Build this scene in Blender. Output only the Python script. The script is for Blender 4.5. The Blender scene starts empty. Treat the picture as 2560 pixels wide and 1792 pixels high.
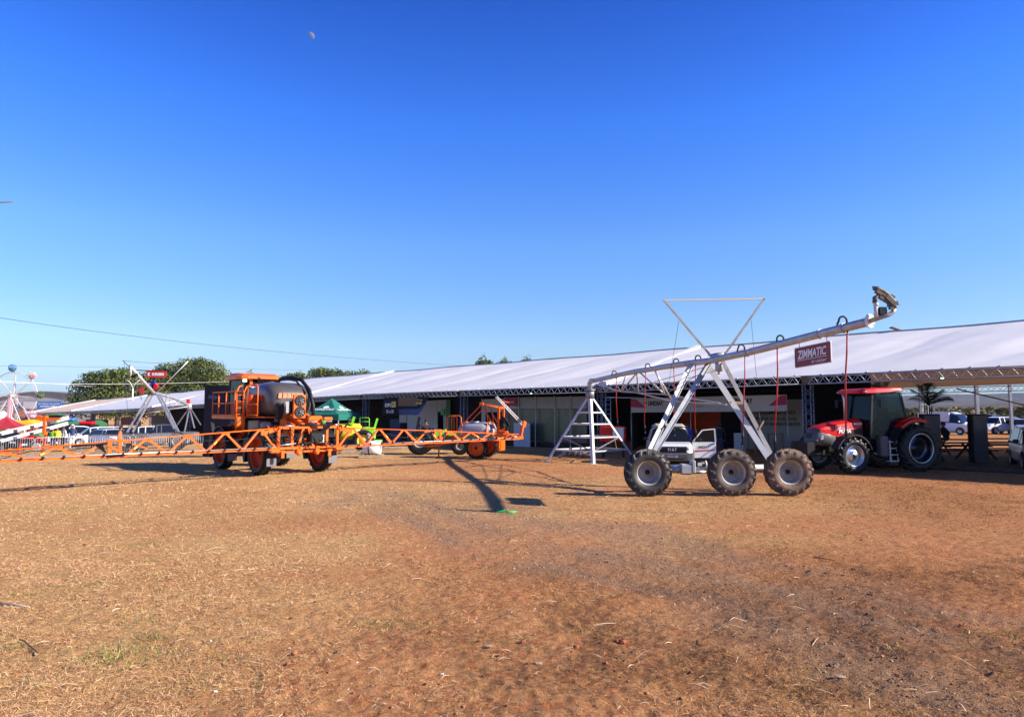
import bpy, math, random
import numpy as np
from mathutils import Vector, Matrix, Euler, Quaternion
random.seed(7); RNG = np.random.default_rng(11)
SC = bpy.context.scene; COL = SC.collection
R = math.radians; PI = math.pi
# ------------------------------------------------------------------ camera, sky, sun, exposure
FPX, CAMH = 1707.0, 2.35
PITCH = math.atan(128/FPX)
cam = bpy.data.cameras.new('camera'); cam.sensor_width = 36; cam.lens = FPX/2560*36
cam.clip_start = .1; cam.clip_end = 20000
camo = bpy.data.objects.new('camera', cam); COL.objects.link(camo); SC.camera = camo
camo.location = (0, 0, CAMH); camo.rotation_euler = (PI/2+PITCH, 0, 0)
SUN_EL, SUN_AZ = R(27.5), R(-14)          # azimuth from +X
SDIR = Vector((math.cos(SUN_EL)*math.cos(SUN_AZ), math.cos(SUN_EL)*math.sin(SUN_AZ), math.sin(SUN_EL)))
W = bpy.data.worlds.new('World'); SC.world = W; W.use_nodes = True
wn, wl = W.node_tree.nodes, W.node_tree.links
bg = wn['Background']; bg.inputs[1].default_value = .15
sky = wn.new('ShaderNodeTexSky'); sky.sky_type = 'NISHITA'; sky.sun_disc = False
sky.sun_elevation = SUN_EL; sky.sun_rotation = PI/2-SUN_AZ
sky.altitude = 900; sky.air_density = 1.0; sky.dust_density = .25; sky.ozone_density = 3.2
hs = wn.new('ShaderNodeHueSaturation'); hs.inputs['Saturation'].default_value = 1.22; hs.inputs['Value'].default_value = 1.0
wl.new(sky.outputs[0], hs.inputs['Color'])
# colour grade of the whole dome by elevation (deep polarised blue above, pale blue horizon all round)
gt = wn.new('ShaderNodeNewGeometry'); sx = wn.new('ShaderNodeSeparateXYZ'); wl.new(gt.outputs['Incoming'], sx.inputs[0])
ng = wn.new('ShaderNodeMath'); ng.operation = 'ABSOLUTE'; wl.new(sx.outputs[2], ng.inputs[0])
gr = wn.new('ShaderNodeValToRGB'); ge = gr.color_ramp.elements
for k_, (p_, c_) in enumerate([(0, (.45, .63, 1.0)), (.092, (1.33, 1.23, 1.36)), (.235, (1.52, 1.50, 1.82)), (.392, (.94, 1.34, 2.36)), (.524, (.54, .90, 1.98)), (.85, (.28, .45, .90))]):
    if k_ > 1: ge.new(p_)
    ge[k_].position = p_; ge[k_].color = (c_[0]/2.36, c_[1]/2.36, c_[2]/2.36, 1)
wl.new(ng.outputs[0], gr.inputs[0])
mm = wn.new('ShaderNodeMix'); mm.data_type = 'RGBA'; mm.blend_type = 'MULTIPLY'; mm.inputs[0].default_value = 1
wl.new(hs.outputs[0], mm.inputs[6]); wl.new(gr.outputs[0], mm.inputs[7]); wl.new(mm.outputs[2], bg.inputs[0])
sl = bpy.data.lights.new('sun', 'SUN'); sl.energy = 5.0; sl.angle = R(.53); sl.color = (1, .905, .78)
slo = bpy.data.objects.new('sun', sl); COL.objects.link(slo)
slo.rotation_euler = SDIR.to_track_quat('Z', 'Y').to_euler(); slo.location = (60, 0, 40)
SC.view_settings.view_transform = 'Standard'; SC.view_settings.look = 'None'
SC.view_settings.exposure = 0.97; SC.view_settings.gamma = 1
SC.cycles.max_bounces = 6; SC.cycles.transparent_max_bounces = 12
# ------------------------------------------------------------------ helpers
def ray(px, py):
    a, b = (px-1280)/FPX, (896-py)/FPX
    return Vector((a, math.cos(PITCH)-b*math.sin(PITCH), math.sin(PITCH)+b*math.cos(PITCH)))
def P(px, py, Y):
    d = ray(px, py); return Vector((0, 0, CAMH))+d*(Y/d.y)
def G(px, Y):                                # ground point under pixel column px at depth Y
    x = (px-1280)/FPX*Y*math.cos(PITCH); return Vector((x, Y, gz(x, Y)))
TT = np.array([28, 40, 70, 95, 144, 300, 900.]); TZ = np.array([0, -.3, -.95, -1.5, -2.2, -3., -4.])
def tt(x, y): return (17.5-x)*.731+(y-25.4)*.682
def gz(x, y): return float(np.interp(tt(x, y), TT, TZ))
ND = bpy.types.Node
def mat(name, col, rough=.6, metal=0., var=0., scale=6., bump=0., bscale=60., col2=None, coat=0., trans=0., alpha=None, emis=None, spec=.5):
    m = bpy.data.materials.new(name); m.use_nodes = True
    n, l = m.node_tree.nodes, m.node_tree.links; b = n['Principled BSDF']
    b.inputs['Base Color'].default_value = (*col, 1); b.inputs['Roughness'].default_value = rough
    b.inputs['Metallic'].default_value = metal; b.inputs['Coat Weight'].default_value = coat
    b.inputs['Specular IOR Level'].default_value = spec
    if trans: b.inputs['Transmission Weight'].default_value = trans
    if emis: b.inputs['Emission Color'].default_value = (*emis[0], 1); b.inputs['Emission Strength'].default_value = emis[1]
    tc = n.new('ShaderNodeTexCoord')
    if var or col2:
        ns = n.new('ShaderNodeTexNoise'); ns.inputs['Scale'].default_value = scale; ns.inputs['Detail'].default_value = 6
        ns.inputs['Roughness'].default_value = .65
        l.new(tc.outputs['Object'], ns.inputs['Vector'])
        rp = n.new('ShaderNodeValToRGB'); rp.color_ramp.elements[0].position = .35; rp.color_ramp.elements[1].position = .68
        c2 = col2 or tuple(max(0, c*(1-var)) for c in col)
        rp.color_ramp.elements[0].color = (*c2, 1); rp.color_ramp.elements[1].color = (*col, 1)
        l.new(ns.outputs[0], rp.inputs[0]); l.new(rp.outputs[0], b.inputs['Base Color'])
        mr = n.new('ShaderNodeMapRange'); mr.inputs[3].default_value = min(1, rough*1.3); mr.inputs[4].default_value = rough*.85
        l.new(ns.outputs[0], mr.inputs[0]); l.new(mr.outputs[0], b.inputs['Roughness'])
    if bump:
        nb = n.new('ShaderNodeTexNoise'); nb.inputs['Scale'].default_value = bscale; nb.inputs['Detail'].default_value = 4
        l.new(tc.outputs['Object'], nb.inputs['Vector'])
        bp = n.new('ShaderNodeBump'); bp.inputs['Strength'].default_value = bump; bp.inputs['Distance'].default_value = .02
        l.new(nb.outputs[0], bp.inputs['Height']); l.new(bp.outputs[0], b.inputs['Normal'])
    return m
class MB:
    def __init__(s): s.v = []; s.f = []; s.mi = []; s.sm = []
    def add(s, vs, fs, m=0, smooth=False):
        o = len(s.v); s.v += [tuple(v) for v in vs]
        for f in fs: s.f.append(tuple(i+o for i in f)); s.mi.append(m); s.sm.append(smooth)
        return s
    def hexa(s, p, m=0):      # 8 points: bottom 4 ccw, top 4
        return s.add(p, [(3, 2, 1, 0), (4, 5, 6, 7), (0, 1, 5, 4), (1, 2, 6, 5), (2, 3, 7, 6), (3, 0, 4, 7)], m)
    def box(s, c, d, m=0, rot=None, taper=1.0, bev=0.0):
        x, y, z = d[0]/2, d[1]/2, d[2]/2
        if bev:
            b = min(bev, x*.9, y*.9, z*.9); pts = []; 
            import itertools
            # chamfered box: 24 verts
            vs = []; idx = {}
            for sx, sy, sz in itertools.product((-1, 1), repeat=3):
                for k in range(3):
                    v = [sx*(x-b), sy*(y-b), sz*(z-b)]; v[k] = (sx*x, sy*y, sz*z)[k]
                    idx[(sx, sy, sz, k)] = len(vs); vs.append(Vector(v))
            fs = []
            def q(a, bq, cq, dq):
                n = (vs[bq]-vs[a]).cross(vs[cq]-vs[a]); ce = (vs[a]+vs[bq]+vs[cq]+vs[dq])
                fs.append((a, bq, cq, dq) if n.dot(ce) > 0 else (dq, cq, bq, a))
            for k in range(3):
                i, j = [a for a in range(3) if a != k]
                for sg in (-1, 1):
                    def id4(a, b2): t = [0, 0, 0]; t[k] = sg; t[i] = a; t[j] = b2; return idx[(*t, k)]
                    q(id4(-1, -1), id4(1, -1), id4(1, 1), id4(-1, 1))
                for a in (-1, 1):
                    for b2 in (-1, 1):
                        t0 = [0, 0, 0]; t1 = [0, 0, 0]
                        t0[i] = t1[i] = a; t0[j] = t1[j] = b2; t0[k] = -1; t1[k] = 1
                        q(idx[(*t0, i)], idx[(*t1, i)], idx[(*t1, j)], idx[(*t0, j)])
            for sg in itertools.product((-1, 1), repeat=3):
                tri = [idx[(*sg, k)] for k in range(3)]
                n = (vs[tri[1]]-vs[tri[0]]).cross(vs[tri[2]]-vs[tri[0]])
                fs.append(tuple(tri) if n.dot(vs[tri[0]]) > 0 else tuple(tri[::-1]))
            for v in vs:
                if v.z > 0: v.x *= taper; v.y *= taper
        else:
            vs = [Vector(v) for v in ((-x, -y, -z), (x, -y, -z), (x, y, -z), (-x, y, -z), (-x*taper, -y*taper, z), (x*taper, -y*taper, z), (x*taper, y*taper, z), (-x*taper, y*taper, z))]
            fs = [(3, 2, 1, 0), (4, 5, 6, 7), (0, 1, 5, 4), (1, 2, 6, 5), (2, 3, 7, 6), (3, 0, 4, 7)]
        if rot is not None:
            M = rot if isinstance(rot, Matrix) else Euler(rot).to_matrix()
            vs = [M @ v for v in vs]
        c = Vector(c); return s.add([v+c for v in vs], fs, m)
    def beam(s, p, q, w, h=None, m=0, up=(0, 0, 1)):
        p, q = Vector(p), Vector(q); h = h or w; d = (q-p).normalized(); u = Vector(up)
        if abs(d.dot(u)) > .98: u = Vector((1, 0, 0))
        sd = d.cross(u).normalized(); u = sd.cross(d)
        a, b = sd*w/2, u*h/2
        return s.hexa([p-a-b, p+a-b, q+a-b, q-a-b, p-a+b, p+a+b, q+a+b, q-a+b], m)
    def tube(s, pts, r, n=8, m=0, cap=True, smooth=True):
        pts = [Vector(p) for p in pts]; vs = []; fs = []; prev = None
        for i, p in enumerate(pts):
            d = (pts[min(i+1, len(pts)-1)]-pts[max(i-1, 0)]).normalized()
            if prev is None:
                u = Vector((0, 0, 1)) if abs(d.z) < .95 else Vector((1, 0, 0))
            else: u = prev
            sd = d.cross(u).normalized(); u = sd.cross(d); prev = u
            rr = r[i] if isinstance(r, (list, tuple)) else r
            for k in range(n):
                a = 2*PI*k/n; vs.append(p+(sd*math.cos(a)+u*math.sin(a))*rr)
        for i in range(len(pts)-1):
            for k in range(n):
                a, b = i*n+k, i*n+(k+1) % n; fs.append((a, a+n, b+n, b))
        s.add(vs, fs, m, smooth)
        if cap and n > 2:
            o = len(s.v)-len(vs)
            s.f.append(tuple(o+k for k in range(n))); s.mi.append(m); s.sm.append(False)
            s.f.append(tuple(o+len(vs)-1-k for k in range(n))); s.mi.append(m); s.sm.append(False)
        return s
    def lathe(s, prof, n=32, c=(0, 0, 0), axis='Z', m=0, smooth=True, M=None):   # prof: (radius, height)
        vs = []; fs = []; c = Vector(c)
        for (r, h) in prof:
            for k in range(n):
                a = 2*PI*k/n; v = Vector((r*math.cos(a), r*math.sin(a), h))
                if axis == 'Y': v = Vector((v.x, v.z, -v.y))
                if axis == 'X': v = Vector((v.z, v.y, -v.x))
                if M: v = M @ v
                vs.append(v+c)
        for i in range(len(prof)-1):
            for k in range(n):
                a, b = i*n+k, i*n+(k+1) % n; fs.append((a, b, b+n, a+n))
        return s.add(vs, fs, m, smooth)
    def ball(s, c, r, n=12, m=0, jit=0):
        rr = (r, r, r) if not isinstance(r, (tuple, list)) else r; vs = []; fs = []; k = n//2
        for i in range(k+1):
            th = PI*i/k
            for j in range(n):
                a = 2*PI*j/n; q = 1+(random.random()-.5)*jit
                vs.append((c[0]+rr[0]*math.sin(th)*math.cos(a)*q, c[1]+rr[1]*math.sin(th)*math.sin(a)*q, c[2]+rr[2]*math.cos(th)*q))
        for i in range(k):
            for j in range(n):
                a, b = i*n+j, i*n+(j+1) % n; fs.append((a, a+n, b+n, b))
        return s.add(vs, fs, m, not jit)
    def prism(s, poly, y0, y1, m=0, M=None):   # poly in (x,z), extruded along y
        n = len(poly); vs = [Vector((x, y0, z)) for x, z in poly]+[Vector((x, y1, z)) for x, z in poly]
        if M: vs = [M @ v for v in vs]
        fs = [tuple(range(n)), tuple(range(2*n-1, n-1, -1))]+[(i, i+n, (i+1) % n+n, (i+1) % n) for i in range(n)]
        return s.add(vs, fs, m)
    def loft(s, rings, m=0, smooth=False, closed=True, caps=True, mf=None):
        n = len(rings[0]); vs = [v for r in rings for v in r]; base = len(s.v)
        s.v += [tuple(v) for v in vs]
        for i in range(len(rings)-1):
            for k in range(n if closed else n-1):
                a, b = i*n+k, i*n+(k+1) % n
                s.f.append((base+a, base+a+n, base+b+n, base+b)); s.mi.append(mf(i, k) if mf else m); s.sm.append(smooth)
        if caps:
            s.f.append(tuple(base+k for k in range(n))); s.mi.append(m if not mf else mf(-1, 0)); s.sm.append(False)
            s.f.append(tuple(base+len(vs)-1-k for k in range(n))); s.mi.append(m if not mf else mf(-2, 0)); s.sm.append(False)
        return s
    def build(s, name, mats, parent=None, origin=None):
        me = bpy.data.meshes.new(name)
        vs = s.v if origin is None else [(v[0]-origin[0], v[1]-origin[1], v[2]-origin[2]) for v in s.v]
        me.from_pydata(vs, [], s.f)
        if not isinstance(mats, (list, tuple)): mats = [mats]
        for m in mats: me.materials.append(m)
        me.polygons.foreach_set('material_index', s.mi); me.polygons.foreach_set('use_smooth', s.sm)
        me.update()
        o = bpy.data.objects.new(name, me); COL.objects.link(o)
        if origin is not None: o.location = origin
        if parent: o.parent = parent
        return o
def tag(o, label=None, cat=None, group=None, kind=None):
    if label: o['label'] = label
    if cat: o['category'] = cat
    if group: o['group'] = group
    if kind: o['kind'] = kind
    return o
def thing(name, label, cat, loc=(0, 0, 0), rz=0, group=None):
    o = bpy.data.objects.new(name, None); COL.objects.link(o); o.location = loc; o.rotation_euler = (0, 0, rz)
    o.empty_display_size = .3
    return tag(o, label, cat, group)
KIDS = {}
def copy_tree(o, loc=None, rz=None, label=None, parent=None):
    c = o.copy(); COL.objects.link(c)
    if parent: c.parent = parent
    if loc is not None: c.location = loc
    if rz is not None: c.rotation_euler = (0, 0, rz)
    if label: c['label'] = label
    for ch in list(o.children): copy_tree(ch, parent=c)
    return c
_txt = {}
def text_mesh(t, bold=0.0):
    if (t, bold) in _txt: return _txt[(t, bold)]
    cu = bpy.data.curves.new('lettering', 'FONT'); cu.body = t; cu.size = 1; cu.offset = bold; cu.resolution_u = 3
    ob = bpy.data.objects.new('lettering', cu); COL.objects.link(ob)
    dg = bpy.context.evaluated_depsgraph_get(); me = ob.evaluated_get(dg).to_mesh()
    vs = np.array([v.co[:2] for v in me.vertices]); fs = [tuple(p.vertices) for p in me.polygons]
    ob.evaluated_get(dg).to_mesh_clear(); bpy.data.objects.remove(ob); bpy.data.curves.remove(cu)
    mn, mx = vs.min(0), vs.max(0); vs = (vs-mn)/(mx-mn); _txt[(t, bold)] = (vs, fs); return vs, fs
def lettering(t, o, rt, up, w, h, m, parent, bold=.02, slant=0, off=.006):
    """flat print: o = lower-left corner, rt / up unit vectors"""
    vs, fs = text_mesh(t, bold); o, rt, up = Vector(o), Vector(rt).normalized(), Vector(up).normalized(); n = rt.cross(up)*off
    mb = MB(); mb.add([o+n+rt*(v[0]*w+v[1]*h*slant)+up*(v[1]*h) for v in vs], fs)
    return mb.build('lettering', m, parent)
# ------------------------------------------------------------------ materials
M_ = {}
def Mt(k, *a, **kw): M_[k] = mat(k, *a, **kw); return M_[k]
Mt('orange_paint', (.90, .150, .006), .42, var=.28, scale=3, coat=.08, spec=.35)
Mt('orange_dark', (.60, .065, .005), .5, var=.35, scale=3, spec=.3)
Mt('red_paint', (.60, .006, .004), .4, coat=.12, var=.12, scale=2, spec=.3)
Mt('red_sign', (.22, .015, .022), .45, var=.15)
Mt('red_hose', (.42, .022, .02), .5, var=.2, scale=20)
Mt('rubber', (.05, .045, .042), .5, var=.5, scale=8, bump=.3)
Mt('rubber_dusty', (.24, .145, .09), .8, scale=4, bump=.4, bscale=30, col2=(.06, .05, .045))
Mt('rubber_new', (.010, .010, .010), .5, var=.3, scale=9, spec=.3)
Mt('rim_dark', (.02, .021, .026), .22, metal=.5, coat=.5)
Mt('galv', (.50, .51, .53), .48, metal=.55, var=.25, scale=5, bump=.1)
Mt('galv_dark', (.30, .31, .34), .5, metal=.6, var=.3, scale=5, bump=.1)
Mt('alu', (.72, .73, .75), .38, metal=.7, var=.15)
Mt('steel_white', (.62, .62, .60), .5, var=.12, scale=8)
Mt('rim_grey', (.42, .41, .39), .55, metal=.25, scale=4, col2=(.30, .27, .24))
Mt('rim_silver', (.55, .56, .58), .3, metal=.8, var=.1)
Mt('black_plastic', (.012, .012, .013), .5, var=.3, spec=.3)
Mt('black_metal', (.010, .010, .011), .45, var=.3, spec=.3)
Mt('rubber_mid', (.13, .085, .06), .7, scale=3, bump=.3, bscale=30, col2=(.045, .04, .038))
Mt('grey_plastic', (.10, .10, .105), .45, var=.25)
Mt('tank_dark', (.085, .076, .072), .34, coat=.25, var=.25, scale=1.5)
Mt('tank_grey', (.36, .36, .37), .4, var=.15)
Mt('white_paint', (.78, .78, .77), .3, coat=.5, var=.06, scale=2)
Mt('silver_paint', (.42, .44, .50), .3, metal=.3, coat=.5)
Mt('lime', (.22, .75, .03), .4, var=.15)
Mt('green_paint', (.05, .19, .06), .45, var=.25)
Mt('bright_green', (.03, .60, .09), .4)
Mt('yellow_tank', (.80, .60, .02), .4, var=.1)
Mt('yellow_tarp', (.85, .48, .01), .7, var=.15, scale=1)
Mt('blue_tarp', (.04, .20, .62), .6, var=.2)
Mt('teal_fabric', (.008, .16, .115), .6, var=.15, scale=1)
Mt('maroon_fabric', (.38, .02, .035), .65, var=.15, scale=1)
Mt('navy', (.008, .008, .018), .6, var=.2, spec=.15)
Mt('navy_blue', (.03, .05, .16), .6, var=.2)
Mt('white_panel', (.55, .55, .57), .6, var=.08)
Mt('grey_panel', (.32, .32, .34), .45, var=.15, scale=1.5)
Mt('olive_reflection', (.13, .125, .09), .25, scale=.7, col2=(.05, .055, .045))
Mt('wood', (.30, .19, .10), .75, var=.35, scale=4)
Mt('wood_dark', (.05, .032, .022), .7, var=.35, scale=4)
Mt('pallet_wood', (.48, .36, .22), .8, var=.3, scale=6)
Mt('glass_dark', (.010, .012, .016), .08, spec=.45)
Mt('skin', (.24, .12, .075), .6)
Mt('jacket_orange', (.50, .17, .07), .85, var=.2, scale=5)
Mt('denim', (.035, .05, .13), .85, var=.3)
Mt('shirt_blue', (.06, .10, .48), .8, var=.15)
Mt('shirt_white', (.6, .6, .6), .8, var=.1)
Mt('shirt_dark', (.015, .015, .02), .85, var=.2)
Mt('vest_yellow', (.75, .65, .03), .7)
Mt('hair', (.02, .014, .011), .7)
Mt('leather', (.05, .03, .02), .6)
Mt('print_black', (.012, .012, .014), .6)
Mt('print_white', (.78, .78, .78), .6)
Mt('print_yellow', (.75, .60, .08), .6)
Mt('print_red', (.5, .02, .03), .6)
Mt('print_magenta', (.40, .02, .12), .6)
Mt('print_orange', (.8, .25, .02), .5)
Mt('plate_blue', (.02, .05, .4), .5)
Mt('cover_beige', (.42, .36, .28), .8, var=.15)
Mt('lamp_green', (.3, .9, .5), .4, emis=((.3, 1, .55), 6))
Mt('lamp_white', (.9, .9, .8), .4, emis=((1, .95, .8), 5))
Mt('headlight', (.55, .58, .62), .12, metal=.3, coat=1)
Mt('concrete', (.42, .41, .40), .8, var=.2, scale=.3)
Mt('brick_red', (.36, .10, .05), .8, var=.2)
Mt('pink', (.75, .42, .50), .5)
Mt('flap_grey', (.15, .15, .155), .6)
Mt('cable', (.05, .055, .065), .6)
Mt('rope_white', (.6, .6, .55), .6)
Mt('rust', (.22, .14, .08), .7, metal=.3, var=.4, scale=12)
Mt('brass_dark', (.16, .13, .10), .55, metal=.3, var=.5, scale=25)
def glass(name, col, rough=.03, mixv=.35):
    m = bpy.data.materials.new(name); m.use_nodes = True; n, l = m.node_tree.nodes, m.node_tree.links
    b = n['Principled BSDF']; b.inputs['Base Color'].default_value = (.01, .012, .015, 1); b.inputs['Roughness'].default_value = rough
    tr = n.new('ShaderNodeBsdfTransparent'); tr.inputs[0].default_value = (*col, 1)
    mx = n.new('ShaderNodeMixShader'); mx.inputs[0].default_value = mixv
    l.new(tr.outputs[0], mx.inputs[1]); l.new(b.outputs[0], mx.inputs[2]); l.new(mx.outputs[0], n['Material Output'].inputs[0])
    M_[name] = m; return m
glass('glass_cab', (.55, .70, .72), mixv=.28); glass('glass_smoke', (.10, .10, .14), mixv=.5)
glass('glass_car', (.10, .13, .16), mixv=.6)
def fabric(name, col, tr=.3, colv=None):
    m = bpy.data.materials.new(name); m.use_nodes = True; n, l = m.node_tree.nodes, m.node_tree.links
    b = n['Principled BSDF']; b.inputs['Roughness'].default_value = .55
    tc = n.new('ShaderNodeTexCoord'); ns = n.new('ShaderNodeTexNoise'); ns.inputs['Scale'].default_value = .35; ns.inputs['Detail'].default_value = 8
    ns.inputs['Roughness'].default_value = .7
    rp = n.new('ShaderNodeValToRGB'); rp.color_ramp.elements[0].position = .3; rp.color_ramp.elements[1].position = .7
    rp.color_ramp.elements[0].color = (*(colv or tuple(c*.86 for c in col)), 1); rp.color_ramp.elements[1].color = (*col, 1)
    l.new(tc.outputs['Object'], ns.inputs[0]); l.new(ns.outputs[0], rp.inputs[0]); l.new(rp.outputs[0], b.inputs['Base Color'])
    geo = n.new('ShaderNodeNewGeometry'); bm = n.new('ShaderNodeMix'); bm.data_type = 'RGBA'; l.new(geo.outputs['Backfacing'], bm.inputs[0]); l.new(rp.outputs[0], bm.inputs[6]); bm.inputs[7].default_value = (.26, .22, .18, 1); l.new(bm.outputs[2], b.inputs['Base Color'])  # grey-brown back face puts the under-roof shade into the colour
    t = n.new('ShaderNodeBsdfTranslucent'); t.inputs[0].default_value = (col[0]*.8, col[1]*.7, col[2]*.55, 1)
    mx = n.new('ShaderNodeMixShader'); mx.inputs[0].default_value = tr
    mp = n.new('ShaderNodeMapping'); mp.inputs['Scale'].default_value = (.5, 2.5, 1); mp.inputs['Rotation'].default_value = (0, 0, -.82)
    n2 = n.new('ShaderNodeTexNoise'); n2.inputs['Scale'].default_value = 1.2; n2.inputs['Detail'].default_value = 5; n2.inputs['Distortion'].default_value = 1.2
    l.new(tc.outputs['Object'], mp.inputs[0]); l.new(mp.outputs[0], n2.inputs[0])
    bp = n.new('ShaderNodeBump'); bp.inputs['Strength'].default_value = .16; bp.inputs['Distance'].default_value = .06
    l.new(n2.outputs[0], bp.inputs['Height']); l.new(bp.outputs[0], b.inputs['Normal'])
    l.new(b.outputs[0], mx.inputs[1]); l.new(t.outputs[0], mx.inputs[2]); l.new(mx.outputs[0], n['Material Output'].inputs[0])
    M_[name] = m; return m
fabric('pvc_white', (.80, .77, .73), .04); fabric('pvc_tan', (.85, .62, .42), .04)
# ------------------------------------------------------------------ ground
def vnoise(x, y, seed=0):
    rs = np.random.default_rng(seed); T = rs.random((256, 256))
    xi, yi = np.floor(x).astype(int), np.floor(y).astype(int); fx, fy = x-xi, y-yi
    fx, fy = fx*fx*(3-2*fx), fy*fy*(3-2*fy); a = lambda i, j: T[(xi+i) % 256, (yi+j) % 256]
    return (a(0, 0)*(1-fx)+a(1, 0)*fx)*(1-fy)+(a(0, 1)*(1-fx)+a(1, 1)*fx)*fy
def fbm(x, y, oct=4, seed=0):
    s = 0; amp = .5; t = 0
    for k in range(oct): s = s+amp*vnoise(x*2**k, y*2**k, seed+k); t += amp; amp *= .55
    return s/t
def masks(x, y):
    q = .85*x+.52*y+(fbm(x*.35, y*.35, 3, 40)-.5)*2.2
    g = np.clip((q-4.8)/1.0, 0, 1)*np.clip((9.6-q)/1.2, 0, 1)*np.clip((24-y)/7, 0, 1)
    st = np.clip(.45+.55*np.sin((q-5.3)*2*PI/1.55), 0, 1)
    g = g*(.55+.45*st)*np.clip(fbm(x*.8+3, y*.8, 4, 50)*3.0-.40, 0, 1)
    bare = np.clip(fbm(x*.28, y*.5, 4, 60)*4.2-2.0+np.clip((x+1)*.06, -.4, .12), 0, 1)
    yel = np.clip(.5-x*.045+(fbm(x*.2, y*.2, 3, 70)-.5)*1.8, 0, 1)
    grn = np.clip(fbm(x*.7, y*.9, 4, 80)*6-4.1, 0, 1)*np.clip(.35-x*.09, 0, 1)*np.clip((30-y)/10, 0, 1)
    drk = np.clip(fbm(x*1.1, y*1.1, 4, 90)*3.0-1.15, 0, 1)*np.clip((11-y)/4, 0, 1)*np.clip((x+3)/5, .25, 1)
    return g, bare, yel, grn, drk
def relief(x, y):
    n = 1/np.maximum(1, y/12)
    h = (fbm(x*.5, y*.5, 3, 5)-.5)*.05+(fbm(x*3, y*3, 3, 6)-.5)*.045*n+(fbm(x*14, y*14, 3, 8)-.5)*.05*np.clip((16-y)/8, .12, 1)
    return h-.01
ys = np.concatenate([np.linspace(-60, 3.5, 14), 4.2*np.exp(np.linspace(0, math.log(60/4.2), 560)), 62*np.exp(np.linspace(0, math.log(9000/62), 60))])
us = np.sinh(np.linspace(-1, 1, 521)*1.1)/math.sinh(1.1)
wid = np.where(ys < 60, np.maximum(ys, 4)*.9+5+np.maximum(0, 0-ys)*.5, ys*1.6)
X = us[None, :]*wid[:, None]
X[:, 0] = -np.maximum(ys*1.7+60, 120); X[:, -1] = np.maximum(ys*1.7+60, 120)
Y = np.repeat(ys[:, None], 521, 1)
Z = np.interp(tt(X, Y), TT, TZ)+relief(X, Y)*(Y > 3)*(Y < 80)
me = bpy.data.meshes.new('ground'); nr, nc = X.shape
vv = np.stack([X, Y, Z], -1).reshape(-1, 3); ii = np.arange(nr*nc).reshape(nr, nc)
ff = np.stack([ii[:-1, :-1], ii[:-1, 1:], ii[1:, 1:], ii[1:, :-1]], -1).reshape(-1, 4)
def np_mesh(name, vv, ff, smooth=False):
    me = bpy.data.meshes.new(name); k = ff.shape[1]
    me.vertices.add(len(vv)); me.vertices.foreach_set('co', vv.astype(np.float32).ravel())
    me.loops.add(ff.size); me.loops.foreach_set('vertex_index', ff.astype(np.int32).ravel())
    me.polygons.add(len(ff)); me.polygons.foreach_set('loop_start', np.arange(0, ff.size, k, dtype=np.int32))
    me.polygons.foreach_set('loop_total', np.full(len(ff), k, dtype=np.int32))
    me.update(calc_edges=True); me.validate()
    if smooth: me.polygons.foreach_set('use_smooth', np.ones(len(me.polygons), bool))
    return me
me = np_mesh('ground', vv, ff, True)
gm = masks(X, Y)
for nm, a in zip(('gravel', 'bare', 'yellow', 'green', 'dark'), gm):
    at = me.attributes.new(nm, 'FLOAT', 'POINT'); at.data.foreach_set('value', a.ravel().astype(np.float32))
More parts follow.
